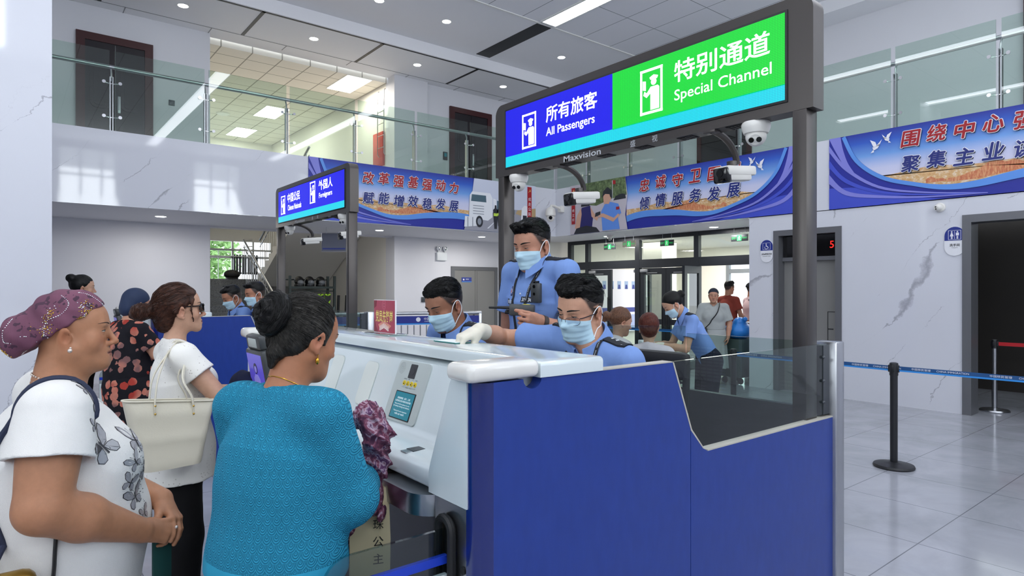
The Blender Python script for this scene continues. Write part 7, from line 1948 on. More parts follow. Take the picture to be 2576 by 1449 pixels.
# ---------------------------------------------------------------- travellers
def A(*a): return np.array(a, float)
def figure(label, loc, psi, sec, arms, legs, neck, head, hrot, skin, top, bottom, h=0.0045, sc=1.0, sex='f', ar=(0.048, 0.038, 0.026), sleeve=0.6, sleeve_r=(0.062, 0.068), top_sec=None, hem=0.8, hands=None, hem_bottom=0.1,
           neck_r=0.046, neck_cut=(0.07, 0.09), fat=0.0, eye=0.7, lip='#a35f55', brow=None, brow_th=0.0020, stub=None, seed=1, fold=0.004, group=None, top_name='shirt', bottom_name='trousers', shoes='#1a1a1c', ears=True, bust=None, blush='#c07a62', collar_trim=True, skirt=False, mask=False, look=(0.0, 0.0), bottom_r=(0.095, 0.07, 0.06), neck_tilt=0.05):
    """sec: torso sections (y, z, half width, half depth) from the hips up; arms: (S, E, W) right then left; legs: (knee, ankle) right then left"""
    root = thing('person', label, 'person', loc, psi, group)
    R = rotm(*hrot); c = A(*head); neck = A(*neck)
    sz_ = min(arms[0][0][2], arms[1][0][2]) + 0.025
    def torso(F, ss, g, kk=0.05):
        ss = [(y, min(z, sz_ - a * 0.97), a, b) for y, z, a, b in ss]
        for (y0, z0, a0, b0), (y1, z1, a1, b1) in zip(ss[:-1], ss[1:]):
            F.cap((0, y0, z0), (0, y1, z1), a0 + g, a1 + g, kk, sq=((0, 1, 0), ((b0 + g) / (a0 + g) + (b1 + g) / (a1 + g)) / 2))
        if bust:
            for s in (-1, 1): F.ell((s * bust[0], bust[1], bust[2]), (bust[3] + g, bust[3] + g, bust[3] * 1.05 + g), 0.05)
    def shoulders(F, g, r=0.05):
        (SR, _, _), (SL, _, _) = arms; SR, SL = A(*SR), A(*SL)
        F.cap(SR * 0.85 + SL * 0.15, SL * 0.85 + SR * 0.15, r + g, k=0.04)
        for S in (SR, SL): F.cap(neck - A(0, 0.015, 0.012), S, 0.034 + g * 0.8, r * 0.92 + g, 0.035)
    F = SDF(h); torso(F, sec, -0.014); shoulders(F, -0.010)
    for S, E, W in arms:
        S, E, W = A(*S), A(*E), A(*W); F.cap(S, E, ar[0], ar[1], 0.02); F.cap(E, E * 0.62 + W * 0.38, ar[1], ar[1] * 0.98, 0.015); F.cap(E * 0.62 + W * 0.38, W, ar[1] * 0.98, ar[2], 0.015)
    for s, (kn, an) in zip((1, -1), legs):
        hp = A(s * 0.09, sec[0][0], sec[0][1] - 0.04); kn, an = A(*kn), A(*an); F.cap(hp, kn, 0.078, 0.05, 0.03); F.cap(kn, kn * 0.65 + an * 0.35, 0.05, 0.049, 0.02); F.cap(kn * 0.65 + an * 0.35, an, 0.049, 0.033, 0.02); F.cap(an, an + A(0, 0.11, -0.04), 0.032, 0.026, 0.02)
    head_prims(F, R, c, sc, sex, fat, neck=neck, neck_r=neck_r, ears=ears)
    for i, side in enumerate(('R', 'L')):
        S, E, W = [A(*p) for p in arms[i]]
        if hands and side in hands:
            if hands[side]: kw = dict(hands[side]); hand_prims(F, W, kw.pop('d'), kw.pop('palm'), kw.pop('thumb'), **kw)
        else:
            s = 1 if side == 'R' else -1; d = nv(W - E); hand_prims(F, W, d, A(-s * 1.0, 0, 0) if abs(d[2]) > 0.6 else A(-s * 0.5, 0, -0.7), A(0, 1, 0.2) if abs(d[2]) > 0.6 else A(-s, 0, 0.8), sc=0.95)
    v, f = F.mesh(); bb = bvh_of(v, f)
    col = head_paint(v, R, c, sc, skin, lip=lip, stub=stub, blush=blush)
    body = mk_obj('body', v, f, M_SKIN, parent=root, world=False, ang=180, col=col)
    # upper garment
    F = SDF(h); ts = top_sec or sec; 
    for S, E, W in arms:
        S, E, W = A(*S), A(*E), A(*W)
        if sleeve <= 1.0:
            d = nv(E - S); q = S + (E - S) * sleeve
            F.cap(S, q + d * 0.03, sleeve_r[0], sleeve_r[1], 0.03)
            ex_ = sleeve_r[1] + 0.05; F.cut(q, d, np.minimum(q, q + d * ex_) - sleeve_r[1] * 1.35, np.maximum(q, q + d * ex_) + sleeve_r[1] * 1.35, 0.003)
            F.cap(q - d * 0.015, q + d * 0.06, sleeve_r[1] - 0.024, sleeve_r[1] - 0.018, 0.003, 's')
        else:
            F.cap(S, E, sleeve_r[0], sleeve_r[1], 0.04); F.cap(E, W, sleeve_r[1], sleeve_r[1] * 0.78, 0.03); d = nv(W - E)
            F.cut(W - d * 0.01, d, np.minimum(W, W + d * 0.1) - 0.06, np.maximum(W, W + d * 0.1) + 0.06, 0.003)
    torso(F, ts, 0.008); shoulders(F, 0.010)
    F.cut((0, 0, hem), (0, 0, -1), k=0.004)
    nd = nv(c - neck)
    F.cap(neck - nd * 0.01 + A(0, 0.01, 0), neck + nd * 0.13, neck_cut[0] * 0.72, neck_cut[0], 0.006, 's')
    F.cap(neck - A(0, 0, neck_cut[1] * 0.55) + A(0, 0.09, 0), neck + A(0, 0.05, 0.04), 0.02, neck_cut[0] * 0.8, 0.01, 's')
    F.warp(wnoise(22, fold, seed, (1, 1, 0.55))); F.warp(wnoise(50, fold * 0.4, seed + 5, (1, 1, 0.5)))
    v2, f2 = F.mesh(); shirt = mk_obj(top_name, v2, f2, top, parent=root, world=False, ang=180); bs = bvh_of(v2, f2)
    # lower garment
    if bottom is not None:
        F = SDF(max(h, 0.007)); y0, z0, a0, b0 = sec[0]
        if skirt:
            F.cap((0, y0, z0 + 0.1), (0, y0, z0), a0, a0 + 0.02, 0.05, sq=((0, 1, 0), b0 / a0)); F.cap((0, y0, z0), (0, y0, hem_bottom - 0.1), a0 + 0.02, a0 + skirt, 0.05, sq=((0, 1, 0), 0.8)); F.cut((0, 0, hem_bottom), (0, 0, -1)); F.warp(lambda x, y, z: 0.006 * np.sin(np.arctan2(y, x) * 14) * np.clip((z0 - z) * 2, 0, 1))
        else:
            F.cap((-0.03, y0, z0), (0.03, y0, z0), a0 - 0.005, k=0.03, sq=((0, 1, 0), (b0 + 0.0) / a0))
            for s, (kn, an) in zip((1, -1), legs):
                hp = A(s * 0.085, y0, z0 - 0.04); kn, an = A(*kn), A(*an); F.cap(hp, kn, *bottom_r[:2], 0.03); F.cap(kn, an + A(0, 0, -0.02), bottom_r[1], bottom_r[2], 0.02)
            F.cut((0, 0, hem_bottom), (0, 0, -1)); F.cut((0, 0, z0 + 0.12), (0, 0, 1))
        F.warp(wnoise(24, 0.003, seed + 2)); v3, f3 = F.mesh(); mk_obj(bottom_name, v3, f3, bottom, parent=root, world=False, ang=180)
    for kn, an in legs:
        an = A(*an); F = SDF(0.008); F.cap(an + A(0, -0.025, -0.035), an + A(0, 0.14, -0.045), 0.040, 0.034, 0.02); F.cut(an + A(0, 0, -0.075), (0, 0, -1)); F.cut(an + A(0, 0, -0.01), (0, 0, 1)); v4, f4 = F.mesh()
        mk_obj('shoe', v4, f4, mat('shoe_' + shoes.strip('#'), shoes, 0.5), parent=root, world=False, ang=180)
    if eye is not None: add_eyes(root, R, c, sc, eye, look, browm=brow or M_HAIRBLK, brow_th=brow_th, bv=bb)
    if mask: face_mask(root, R, c, sc, bb)
    return root, dict(R=R, c=c, bs=bs, bb=bb, sv=v2, sf=f2, bv=v, bf=f)
def hw(D, sc=1.0): return lambda p: D['c'] + (np.asarray(p, float) * sc) @ D['R'].T
def hair_cap(F, D, grow=0.012, front=(0.080, 0.070, 0.66, -0.75), low=-0.02, sc=1.0, back=True, tilt=0.55, vol=0.0):
    """hair pulled back over the skull"""
    F.frame(D['R'], D['c'], sc)
    F.ell((0, -0.014, 0.032), (0.073 + grow, 0.092 + grow, 0.085 + grow + vol)); F.frame()
    w = hw(D, sc); rv = lambda n: np.asarray(n, float) @ D['R'].T
    F.cut(w((0, front[0], front[1])), rv((0, front[2], front[3])), k=0.012)
    F.cut(w((0, 0.0, low)), rv((0, tilt, -0.85)), k=0.01)
    F.frame()

# ===== woman in a headscarf, left foreground
M_TEE = cloth('white_jersey_tee', '#eceae6', 0.8, 0.5, 700, 3.0)
sec = [(-0.03, 0.80, 0.20, 0.19), (-0.02, 0.95, 0.205, 0.205), (-0.03, 1.10, 0.195, 0.180), (-0.045, 1.16, 0.185, 0.160)]
hands = {'R': dict(d=(-0.38, 0.86, -0.34), palm=(-0.80, -0.25, -0.50), thumb=(-0.1, 0.25, 0.95), curl=(30, 36, 40, 44), curl2=(34, 38, 40, 42), spread=6, tcurl=(8, 14, 10), tspread=26, sc=0.98),
         'L': dict(d=(0.66, 0.40, -0.64), palm=(-0.35, -0.75, -0.45), thumb=(0.55, 0.05, 0.75), curl=(18, 22, 26, 32), curl2=(22, 26, 28, 30), spread=7, tcurl=(10, 12, 10), sc=0.98)}
w1, D1 = figure('woman in a purple sequinned headscarf and white butterfly T-shirt, hands folded', (0.155, 2.285, 0), -math.pi / 2, sec,
    (((0.195, -0.055, 1.315), (0.265, -0.085, 1.085), (0.165, 0.150, 0.945)), ((-0.195, -0.055, 1.315), (-0.25, 0.0, 1.06), (0.03, 0.225, 0.985))),
    (((0.10, 0.0, 0.46), (0.11, -0.02, 0.085)), ((-0.10, 0.0, 0.46), (-0.11, -0.02, 0.085))), (0, -0.035, 1.375), (0, 0.0, 1.524), (-13, 1, 0), '#b07c5c', M_TEE, cloth('white_wide_trousers', '#e3e1de', 0.85),
    h=0.004, sc=0.965, ar=(0.082, 0.063, 0.034), sleeve=0.50, sleeve_r=(0.088, 0.112), hem=0.62, hands=hands, neck_r=0.064, neck_cut=(0.088, 0.10), fat=0.012, eye=0.48, lip='#8e5a4c', brow=mat('brow_brown', '#4a3226', 0.8), brow_th=0.0016, seed=11, fold=0.006, bust=(0.085, 0.075, 1.14, 0.080), hem_bottom=0.06, blush='#a8603f', shoes='#5a4a40', top_name='t_shirt')
# headscarf wrapped over skull and bun
M_SCARF = mat('purple_chiffon', '#5e3349', 0.75); _n = N(M_SCARF); _co = _n.coord()
_n.color(_n.mix(_n.math('GREATER_THAN', _n.noise(_n.mapping(_co, (1, 1, 1)), 42, 2, 0.4), 0.60), _n.ramp(_n.noise(_co, 6, 4), [(0.3, '#552c42'), (0.7, '#78475c')]), '#3f2136'))
_n.bump(_n.noise(_n.mapping(_co, (1, 14, 1), (0.6, 0.2, 0)), 4, 3), 0.5, 0.006)
F = SDF(0.0035); w = hw(D1, 0.965); rv = lambda n: np.asarray(n, float) @ D1['R'].T
F.frame(D1['R'], D1['c'], 0.965); F.ell((0, -0.012, 0.036), (0.086, 0.106, 0.094)); F.ell((0, -0.05, 0.0), (0.078, 0.07, 0.075), 0.03)
F.ell((0.012, -0.112, -0.012), (0.078, 0.074, 0.074), 0.008); F.cap((0, -0.06, 0.0), (0, -0.10, -0.01), 0.066, 0.058, 0.02); F.ell((0, -0.06, -0.03), (0.066, 0.05, 0.055), 0.03)
F.cap((0.02, -0.11, -0.085), (0.015, -0.13, -0.10), 0.012, 0.008, 0.015)
for k in range(4): F.cap((0.083, 0.055 - 0.02 * k, 0.050 - 0.022 * k), (0.055, -0.115, -0.035 - 0.010 * k), 0.006, 0.010, 0.010)
F.frame()
F.cut(w((0, 0.085, 0.050)), rv((0, 0.50, -0.86)), k=0.006); F.cut(w((0, 0.01, 0.030)), rv((0, 0.56, -0.82)), k=0.008)
F.warp(lambda x, y, z: 0.0022 * np.sin((z * 0.8 + y * 0.6) * 130 + 3 * np.sin(x * 25))); F.warp(wnoise(40, 0.003, 4))
v, f = F.mesh(); sf = mk_obj('headscarf', v, f, M_SCARF, parent=w1, world=False, ang=180); bsf = bvh_of(v, f)
g = G(); r = random.Random(4)
def gem(p, s, mm):
    q = bsf.find_nearest(Vector(w(p))); 
    if q[0] is not None: g.sphere(q[0] + q[1] * 0.0006, s, 6, 4, mm)
def gem_line(pts, n, s=0.0017):
    for p in smooth3(pts, n): gem(p, s * r.uniform(0.7, 1.2), 0)
gem_line([(0.06, -0.02, 0.125), (0.075, 0.0, 0.085), (0.085, -0.02, 0.055), (0.085, -0.055, 0.035), (0.082, -0.06, -0.005)], 7)
gem_line([(0.05, -0.14, 0.045), (0.064, -0.15, 0.01), (0.066, -0.15, -0.02), (0.06, -0.11, -0.01)], 7)
gem_line([(0.02, 0.085, 0.075), (0.03, 0.07, 0.095), (0.035, 0.045, 0.112), (0.04, 0.02, 0.12)], 6)
gem_line([(0.05, -0.125, -0.02), (0.05, -0.12, -0.06)], 8)
for (cx, cy, cz, sp, n_) in ((0.085, 0.045, 0.085, 0.016, 60), (0.088, -0.06, 0.02, 0.018, 70), (0.085, -0.045, 0.06, 0.012, 40), (0.08, 0.06, 0.055, 0.010, 40), (0.085, 0.035, 0.04, 0.009, 30), (0.06, -0.165, -0.055, 0.018, 70), (0.075, 0.07, 0.07, 0.009, 25)):
    for k in range(n_): gem((cx, cy + r.gauss(0, sp * 0.6), cz + r.gauss(0, sp)), r.uniform(0.0009, 0.0019), 1 if r.random() < 0.75 else 0)
g.make('sequin_pattern', [mat('crystal_silver', '#d8dde2', 0.15, 0.9), mat('sequin_gold', '#b8933f', 0.2, 0.9)], sf, world=False)
g = G(); p = w((0.081, 0.002, -0.053)); g.sphere(p, 0.0065, 12, 8); g.sphere(w((0.080, 0.003, -0.045)), 0.004, 8, 6); g.make('earring', mat('pearl_silver', '#d9cfc6', 0.2, 0.5), w1, world=False)
g = G()
for k in range(44):
    a = 2 * math.pi * k / 44; p = A(0.085 * math.sin(a), -0.03 + 0.088 * math.cos(a), 1.375 - 0.034 * math.cos(a)); q = D1['bb'].find_nearest(Vector(p)); g.sphere(q[0] + q[1] * 0.002, 0.0035, 6, 4)
g.make('necklace', mat('bead_silver', '#b9ada2', 0.3, 0.7), w1, world=False)
g = G()
pts = []
for k in range(36):
    a = 2 * math.pi * k / 36; p = Vector((0.098 * math.sin(a), -0.03 + 0.098 * math.cos(a), 1.372 - 0.045 * math.cos(a))); q = D1['bs'].find_nearest(p); pts.append(q[0] + q[1] * 0.001)
g.tube(pts + [pts[0]], 0.0065, 8); g.make('neckband', M_TEE, w1, world=False)
# butterflies printed on the shirt
M_BTF = [mat('print_dark_outline', '#3d3b40', 0.5), mat('print_silver_wing', '#b7b5b9', 0.35, 0.3)]
def butterfly(g, bv, o, n, s, rot):
    o = Vector(o); n = Vector(n).normalized(); ux = UP.cross(n).normalized(); uy = n.cross(ux); c_, s_ = math.cos(rot), math.sin(rot); ux, uy = ux * c_ + uy * s_, uy * c_ - ux * s_
    for side in (-1, 1):
        up_ = [(side * x * s, y * s) for x, y in ((0.03, 0.05), (0.15, 0.35), (0.38, 0.55), (0.6, 0.56), (0.66, 0.4), (0.5, 0.14), (0.25, 0.0), (0.03, -0.02))]
        lo_ = [(side * x * s, y * s) for x, y in ((0.03, -0.02), (0.25, -0.02), (0.44, -0.1), (0.48, -0.3), (0.36, -0.46), (0.2, -0.44), (0.08, -0.25))]
        for pl in (up_, lo_):
            cx = sum(p[0] for p in pl) / len(pl); cy = sum(p[1] for p in pl) / len(pl)
            stick(g, bv, pl, o, ux, uy, n, 0.0010, 0); stick(g, bv, [(cx + (x - cx) * 0.89, cy + (y - cy) * 0.89) for x, y in pl], o, ux, uy, n, 0.0016, 1)
            for k in range(0, len(pl), 2): stick(g, bv, [(cx * 0.6, cy * 0.6), (cx + (pl[k][0] - cx) * 0.8, cy + (pl[k][1] - cy) * 0.8), (cx + (pl[k][0] - cx) * 0.8 + 0.018 * s, cy + (pl[k][1] - cy) * 0.8)], o, ux, uy, n, 0.0020, 0)
    stick(g, bv, [(-0.03 * s, -0.3 * s), (0.03 * s, -0.3 * s), (0.035 * s, 0.2 * s), (0, 0.3 * s), (-0.035 * s, 0.2 * s)], o, ux, uy, n, 0.0024, 0)
    for side in (-1, 1): stick(g, bv, [(0, 0.28 * s), (side * 0.16 * s, 0.52 * s), (side * 0.19 * s, 0.5 * s)], o, ux, uy, n, 0.0020, 0)
g = G()
for bt in (((0.20, 0.065, 1.21), (0.72, 0.7, 0.1), 0.105, 0.6), ((0.12, 0.15, 1.20), (0.45, 0.9, 0), 0.085, -0.3), ((0.155, 0.135, 1.145), (0.55, 0.8, 0), 0.06, 0.5), ((0.17, 0.13, 1.09), (0.6, 0.8, 0), 0.06, -0.4), ((0.15, 0.15, 1.04), (0.5, 0.85, 0), 0.08, 0.3), ((0.10, 0.17, 1.10), (0.4, 0.9, 0), 0.055, 0.8), ((0.12, 0.17, 0.98), (0.5, 0.85, 0), 0.05, 0.2), ((0.17, 0.12, 0.965), (0.6, 0.8, 0), 0.06, -0.5),
                        None, ((0.145, 0.0, 1.365), (0.45, 0.35, 0.8), 0.055, 0.5), ((0.165, -0.005, 1.335), (0.6, 0.35, 0.7), 0.045, 0.1), ((0.175, 0.03, 1.315), (0.65, 0.5, 0.55), 0.06, -0.3), ((0.195, 0.01, 1.265), (0.8, 0.5, 0.3), 0.045, 0.0), ((-0.05, 0.06, 1.355), (-0.1, 0.6, 0.75), 0.055, 0.4), ((0.02, 0.18, 1.15), (0.1, 1, 0), 0.08, 0.2), ((-0.08, 0.17, 1.1), (-0.4, 0.9, 0), 0.08, 0.5)):
    if bt is None: g.make('butterfly_print', M_BTF, w1, world=False); g = G(); continue
    o, n, s, rot = bt
    if D1['bs'].ray_cast(Vector(o) + Vector(n).normalized() * 0.15, -Vector(n).normalized(), 0.3)[0] is None: continue
    butterfly(g, D1['bs'], o, n, s * 0.8, rot)
rr_ = random.Random(2)
for k in range(90):
    z = rr_.uniform(0.93, 1.20); a = 0.42 + 0.22 * rr_.random(); p = Vector((math.sin(a) * 0.25, math.cos(a) * 0.2, z)); h_ = D1['bs'].find_nearest(p)
    g.sphere(h_[0] + h_[1] * 0.0008, rr_.uniform(0.0009, 0.0018), 5, 4, 1 if rr_.random() < 0.6 else 0)
g.make('butterfly_print', M_BTF, w1, world=False)
g = G(); q = D1['bb'].find_nearest(Vector((0.15, 0.255, 0.935))); g.sphere(q[0] + q[1] * 0.001, 0.005, 10, 8); g.make('finger_ring', mat('pearl_silver'), w1, world=False)
# shoulder bag on its strap
t = thing('shoulder_bag', 'gold shoulder bag on a navy strap at the hip of the woman in headscarf', 'bag', (0.05, 2.05, 0.62), -math.pi / 2)
fr1 = frame_of(w1); L2W = lambda p: fr1 @ Vector(p)
path = [(0.20, -0.02, 1.27), (0.175, 0.01, 1.335), (0.145, -0.045, 1.385), (0.13, -0.12, 1.35), (0.13, -0.19, 1.25), (0.15, -0.21, 1.1), (0.20, -0.19, 0.98)]
pts = []
for p in smooth3(path, 6):
    q = D1['bs'].find_nearest(Vector(p)); pts.append(L2W(q[0] + q[1] * 0.004))
pts += [L2W((0.25, -0.20, 0.92))]
G().tube(pts, 0.0085, 8).make('strap', mat('navy_strap', '#1c2540', 0.7), t)
path = [(0.235, -0.055, 1.02), (0.235, -0.06, 0.92), (0.24, -0.07, 0.82)]
pts = []
for p in smooth3(path, 6):
    q = D1['bs'].find_nearest(Vector(p)); pts.append(L2W(q[0] + q[1] * 0.006))
G().tube(pts, 0.014, 8, flat=((1, 0, 0), 0.35)).make('strap', M_BLACK, t)
M_ = fr1 @ Matrix.Translation((0.262, -0.215, 0.84)); G().box(-0.035, 0.035, -0.12, 0.12, -0.1, 0.1, 0.03, 3, M=M_).make('bag_body', mat('gold_sequin_cloth', '#9a7a35', 0.35, 0.7), t)
# papers in her hand
t = tag(G().obox(L2W((0.10, 0.215, 0.83)), Vector((0.9, 0.43, 0)), Vector((-0.43, 0.9, 0)), Z_, 0.03, 0.004, 0.075, 0.001).make('travel_document', mat('document_green', '#1f4a46', 0.5)), 'dark green document held low in the folded hands of the woman in headscarf', 'document')

# ===== woman with glasses and a tote bag
M_EYELET = cloth('white_eyelet_cotton', '#eceae4', 0.85, 0.3, 500, 2.0); _n = N(M_EYELET); _co = _n.coord()
_vz = _n.n('ShaderNodeTexVoronoi'); _vz.inputs['Scale'].default_value = 75; _n.l(_co, _vz.inputs['Vector'])
_msk = _n.math('MULTIPLY', _n.math('LESS_THAN', _vz.outputs['Distance'], 0.22), _n.math('GREATER_THAN', _n.noise(_co, 9, 2), 0.52))
_n.color(_n.mix(_msk, '#eceae4', '#c6c1ba'))
sec = [(-0.01, 0.80, 0.150, 0.125), (0.0, 0.93, 0.150, 0.120), (0.005, 1.08, 0.138, 0.110), (-0.005, 1.22, 0.140, 0.105), (-0.01, 1.30, 0.12, 0.08)]
w2, D2 = figure('woman in dark glasses and white eyelet blouse with brown bun', (0.66, 3.44, 0), -math.pi / 2, sec,
    (((0.165, -0.015, 1.325), (0.235, 0.135, 1.125), (0.14, 0.315, 1.16)), ((-0.165, -0.015, 1.325), (-0.21, 0.10, 1.10), (-0.05, 0.29, 1.12))),
    (((0.095, 0.0, 0.47), (0.10, -0.02, 0.085)), ((-0.095, 0.0, 0.47), (-0.10, -0.02, 0.085))), (0, -0.02, 1.395), (0, 0.0, 1.553), (0, 4, 0), '#c69a80', M_EYELET, cloth('black_trousers', '#0d0d0f', 0.85),
    h=0.005, ar=(0.052, 0.043, 0.028), sleeve=0.42, sleeve_r=(0.066, 0.080), top_sec=[(-0.01, 0.66, 0.205, 0.170), (0.0, 0.88, 0.175, 0.14)] + sec[2:], hem=0.735, neck_r=0.046, neck_cut=(0.078, 0.06), eye=0.7, lip='#a8655c', brow=M_HAIRBRN, seed=21, fold=0.004, bust=(0.07, 0.09, 1.20, 0.062), hem_bottom=0.05, bottom_r=(0.092, 0.085, 0.078), top_name='blouse')
spectacles(w2, D2['R'], D2['c'], mat('black_acetate', '#0c0c0e', 0.25), thin_glass('grey_lens', '#9a9a9e', 1.0), 0.0026, -0.002, 0.025, 0.019, y0=0.108, tmp=0.0032)
F = SDF(0.0045); hair_cap(F, D2, 0.014, (0.080, 0.072, 0.72, -0.66), -0.012, tilt=0.62); F.frame(D2['R'], D2['c'])
F.ell((0, -0.07, -0.05), (0.062, 0.045, 0.06), 0.03); F.cap((0, -0.09, 0.0), (0, -0.125, 0.005), 0.045, 0.032, 0.02); F.ell((0, -0.165, -0.002), (0.045, 0.05, 0.042), 0.012)
for k in range(9):
    a = 0.7 * k; F.cap((0.035 * math.cos(a), -0.165 + 0.035 * math.sin(a), 0.0), (0.040 * math.cos(a + 1), -0.165 + 0.045 * math.sin(a + 1), 0.022 * math.sin(k * 2.1)), 0.012, 0.008, 0.006)
F.cap((0.070, 0.05, 0.045), (0.078, 0.035, -0.005), 0.006, 0.004, 0.01); F.cap((0.078, 0.035, -0.005), (0.070, 0.048, -0.085), 0.004, 0.0018, 0.006)
F.cap((0.075, -0.01, 0.03), (0.083, -0.035, -0.01), 0.014, 0.010, 0.012)
F.frame(); F.warp(wnoise(120, 0.0018, 5)); v, f = F.mesh(); hr = mk_obj('hair', v, f, M_HAIRBRN, parent=w2, world=False, ang=180)
strands(hr, 'hair_locks', v, f, lambda q: (0.0, -1, -0.25) if q[1] > -0.12 else (-(q[2]) * 20, 0.2, q[0] * 20), D2['R'], D2['c'], 1.0, M_HAIRBRN, 420, 9, 0.010, 0.0009, 0.002, 3)
t = thing('tote_bag', 'cream leather tote bag on the shoulder of the woman with dark glasses', 'bag', (0.52, 3.10, 0.88), -math.pi / 2)
M_BAG = mat('cream_leather', '#d8d2bf', 0.5); _n = N(M_BAG); _n.bump(_n.noise(_n.coord(), 140, 3), 0.25, 0.002)
TB = Matrix.Translation((0.565, 3.145, 0.0)) @ Matrix.Rotation(math.radians(-82), 4, 'Z')   # local y along her heading, x towards the viewer
bm = bmesh.new(); rows = []
for k in range(9):
    z = 0.865 + 0.29 * k / 8; f_ = k / 8; wd = 0.125 + 0.062 * f_; dp = 0.062 * (1 - 0.45 * f_) + 0.006 * math.sin(k * 2.2)
    ring = []
    for (a, b) in rrect(2 * wd, 2 * dp, dp * 0.8, 4): ring.append(bm.verts.new(TB @ Vector((b, a, z - 0.02 * (a / wd) * f_))))
    rows.append(ring)
n_ = len(rows[0])
for k in range(8):
    for j in range(n_): bm.faces.new((rows[k][j], rows[k][(j + 1) % n_], rows[k + 1][(j + 1) % n_], rows[k + 1][j]))
bm.faces.new(rows[0][::-1]); bmesh.ops.recalc_face_normals(bm, faces=list(bm.faces)); bm.verts.index_update()
g = G(); g.add([v_.co[:] for v_ in bm.verts], [tuple(v_.index for v_ in f_.verts) for f_ in bm.faces]); bm.free(); g.make('bag_body', M_BAG, t, ang=60)
g = G(); top = [TB @ Vector((b, a, 1.155 - 0.02 * (a / 0.187))) for (a, b) in rrect(0.374, 0.068, 0.027, 4)]; g.tube(top + [top[0]], 0.0045, 6); g.make('rim', M_BAG, t)
sh = [fr1]  # shoulder point of the wearer
fr2 = frame_of(w2); SHP = fr2 @ Vector((0.145, -0.03, 1.392))
for sgn, off in ((1, 0.038), (-1, -0.038)):
    pts = [TB @ Vector((off, -0.075, 1.10)), TB @ Vector((off, -0.072, 1.17)), TB @ Vector((off * 0.8 - 0.03, -0.045, 1.27)), SHP + Vector((-0.03, 0.02 * sgn, -0.01)), SHP + Vector((0.0, 0.015 * sgn, 0.014)), SHP + Vector((0.04, 0.01 * sgn, -0.03)), TB @ Vector((off * 0.8 - 0.02, 0.05, 1.25)), TB @ Vector((off, 0.08, 1.16)), TB @ Vector((off, 0.085, 1.08))]
    st = G().tube(smooth3(pts, 6), 0.009, 8, flat=((1, 0, 0), 0.45)).make('handle', M_BAG, t)
    g = G()
    for a, z in ((-0.074, 1.11), (-0.074, 1.145), (0.084, 1.09), (0.083, 1.125)): g.sphere(TB @ Vector((off + 0.008 * sgn, a, z)), (0.005, 0.005, 0.005), 8, 6)
    g.make('rivet', mat('brass', '#c9a655', 0.25, 0.9), st)
F = SDF(0.006); F.ell((0.93, 3.30, 1.16), (0.075, 0.10, 0.085)); F.ell((0.90, 3.22, 1.10), (0.06, 0.07, 0.07), 0.04); F.warp(wnoise(40, 0.008, 3)); v, f = F.mesh()
tag(mk_obj('folded_jacket', v, f, cloth('navy_fabric', '#141a36', 0.8, 0.4, 500, 2.0), ang=180), 'dark navy bundle of cloth in the arms of the woman with dark glasses', 'jacket')

# ===== woman in a turquoise cardigan, seen from behind
M_TEAL = mat('turquoise_knit', '#2f98ba', 0.85, spec=0.2); _n = N(M_TEAL); _s = _n.sep(_n.coord())
_u = _n.math('MULTIPLY', _n.math('ADD', _s[0], _n.math('MULTIPLY', _s[1], 0.55)), 37.0); _v = _n.math('MULTIPLY', _s[2], 44.0)
_row = _n.math('FLOOR', _v); _uf = _n.math('FRACT', _n.math('ADD', _u, _n.math('MULTIPLY', _n.math('MODULO', _row, 2.0), 0.5)))
_a = _n.math('ABSOLUTE', _n.math('SUBTRACT', _uf, 0.5)); _vf = _n.math('FRACT', _v)
_d = _n.math('SQRT', _n.math('ADD', _n.math('MULTIPLY', _n.math('MULTIPLY', _a, _a), 3.4), _n.math('MULTIPLY', _n.math('SUBTRACT', 1.0, _vf), _n.math('SUBTRACT', 1.0, _vf))))
_st = _n.math('SINE', _n.math('MULTIPLY', _d, 22.0))
_zz = _n.math('GREATER_THAN', _s[2], 0.925)
_f = _n.math('MULTIPLY', _n.math('ADD', _n.math('MULTIPLY', _st, 0.5), 0.5), _zz)
_n.color(_n.mix(_f, '#2f98ba', '#1f7596')); _b = _n.bump(_n.math('MULTIPLY', _f, -1.0), 0.8, 0.003)
psi3 = math.radians(-68.6)
sec = [(0.0, 0.80, 0.190, 0.150), (0.0, 0.95, 0.185, 0.145), (-0.005, 1.10, 0.180, 0.130), (0.0, 1.24, 0.170, 0.115), (0.02, 1.31, 0.13, 0.085)]
w3, D3 = figure('woman in a turquoise knitted cardigan with a black bun, seen from behind', (0.60, 1.80, 0), psi3, sec,
    (((0.168, 0.005, 1.31), (0.190, 0.075, 1.07), (0.07, 0.25, 1.05)), ((-0.180, 0.005, 1.305), (-0.24, 0.08, 1.06), (-0.06, 0.25, 1.05))),
    (((0.10, 0.0, 0.46), (0.11, -0.02, 0.085)), ((-0.10, 0.0, 0.46), (-0.11, -0.02, 0.085))), (0, 0.02, 1.36), (0.005, 0.085, 1.512), (-6, -16, 0), '#a87050', M_TEAL, cloth('plum_trousers', '#2a1f2c', 0.85),
    h=0.004, ar=(0.055, 0.045, 0.03), sleeve=2, sleeve_r=(0.070, 0.074), top_sec=[(-0.01, 0.70, 0.200, 0.165), (-0.01, 0.90, 0.195, 0.158)] + sec[2:], hem=0.87, neck_r=0.052, neck_cut=(0.082, 0.03), eye=0.5, seed=31, fold=0.005, hem_bottom=0.06, top_name='cardigan', fat=0.004)
F = SDF(0.004); hair_cap(F, D3, 0.009, (0.080, 0.075, 0.78, -0.6), -0.018, tilt=0.66); F.frame(D3['R'], D3['c'])
F.ell((0, -0.055, -0.030), (0.062, 0.046, 0.048), 0.03); F.ell((0.045, -0.015, 0.02), (0.042, 0.04, 0.045), 0.02)
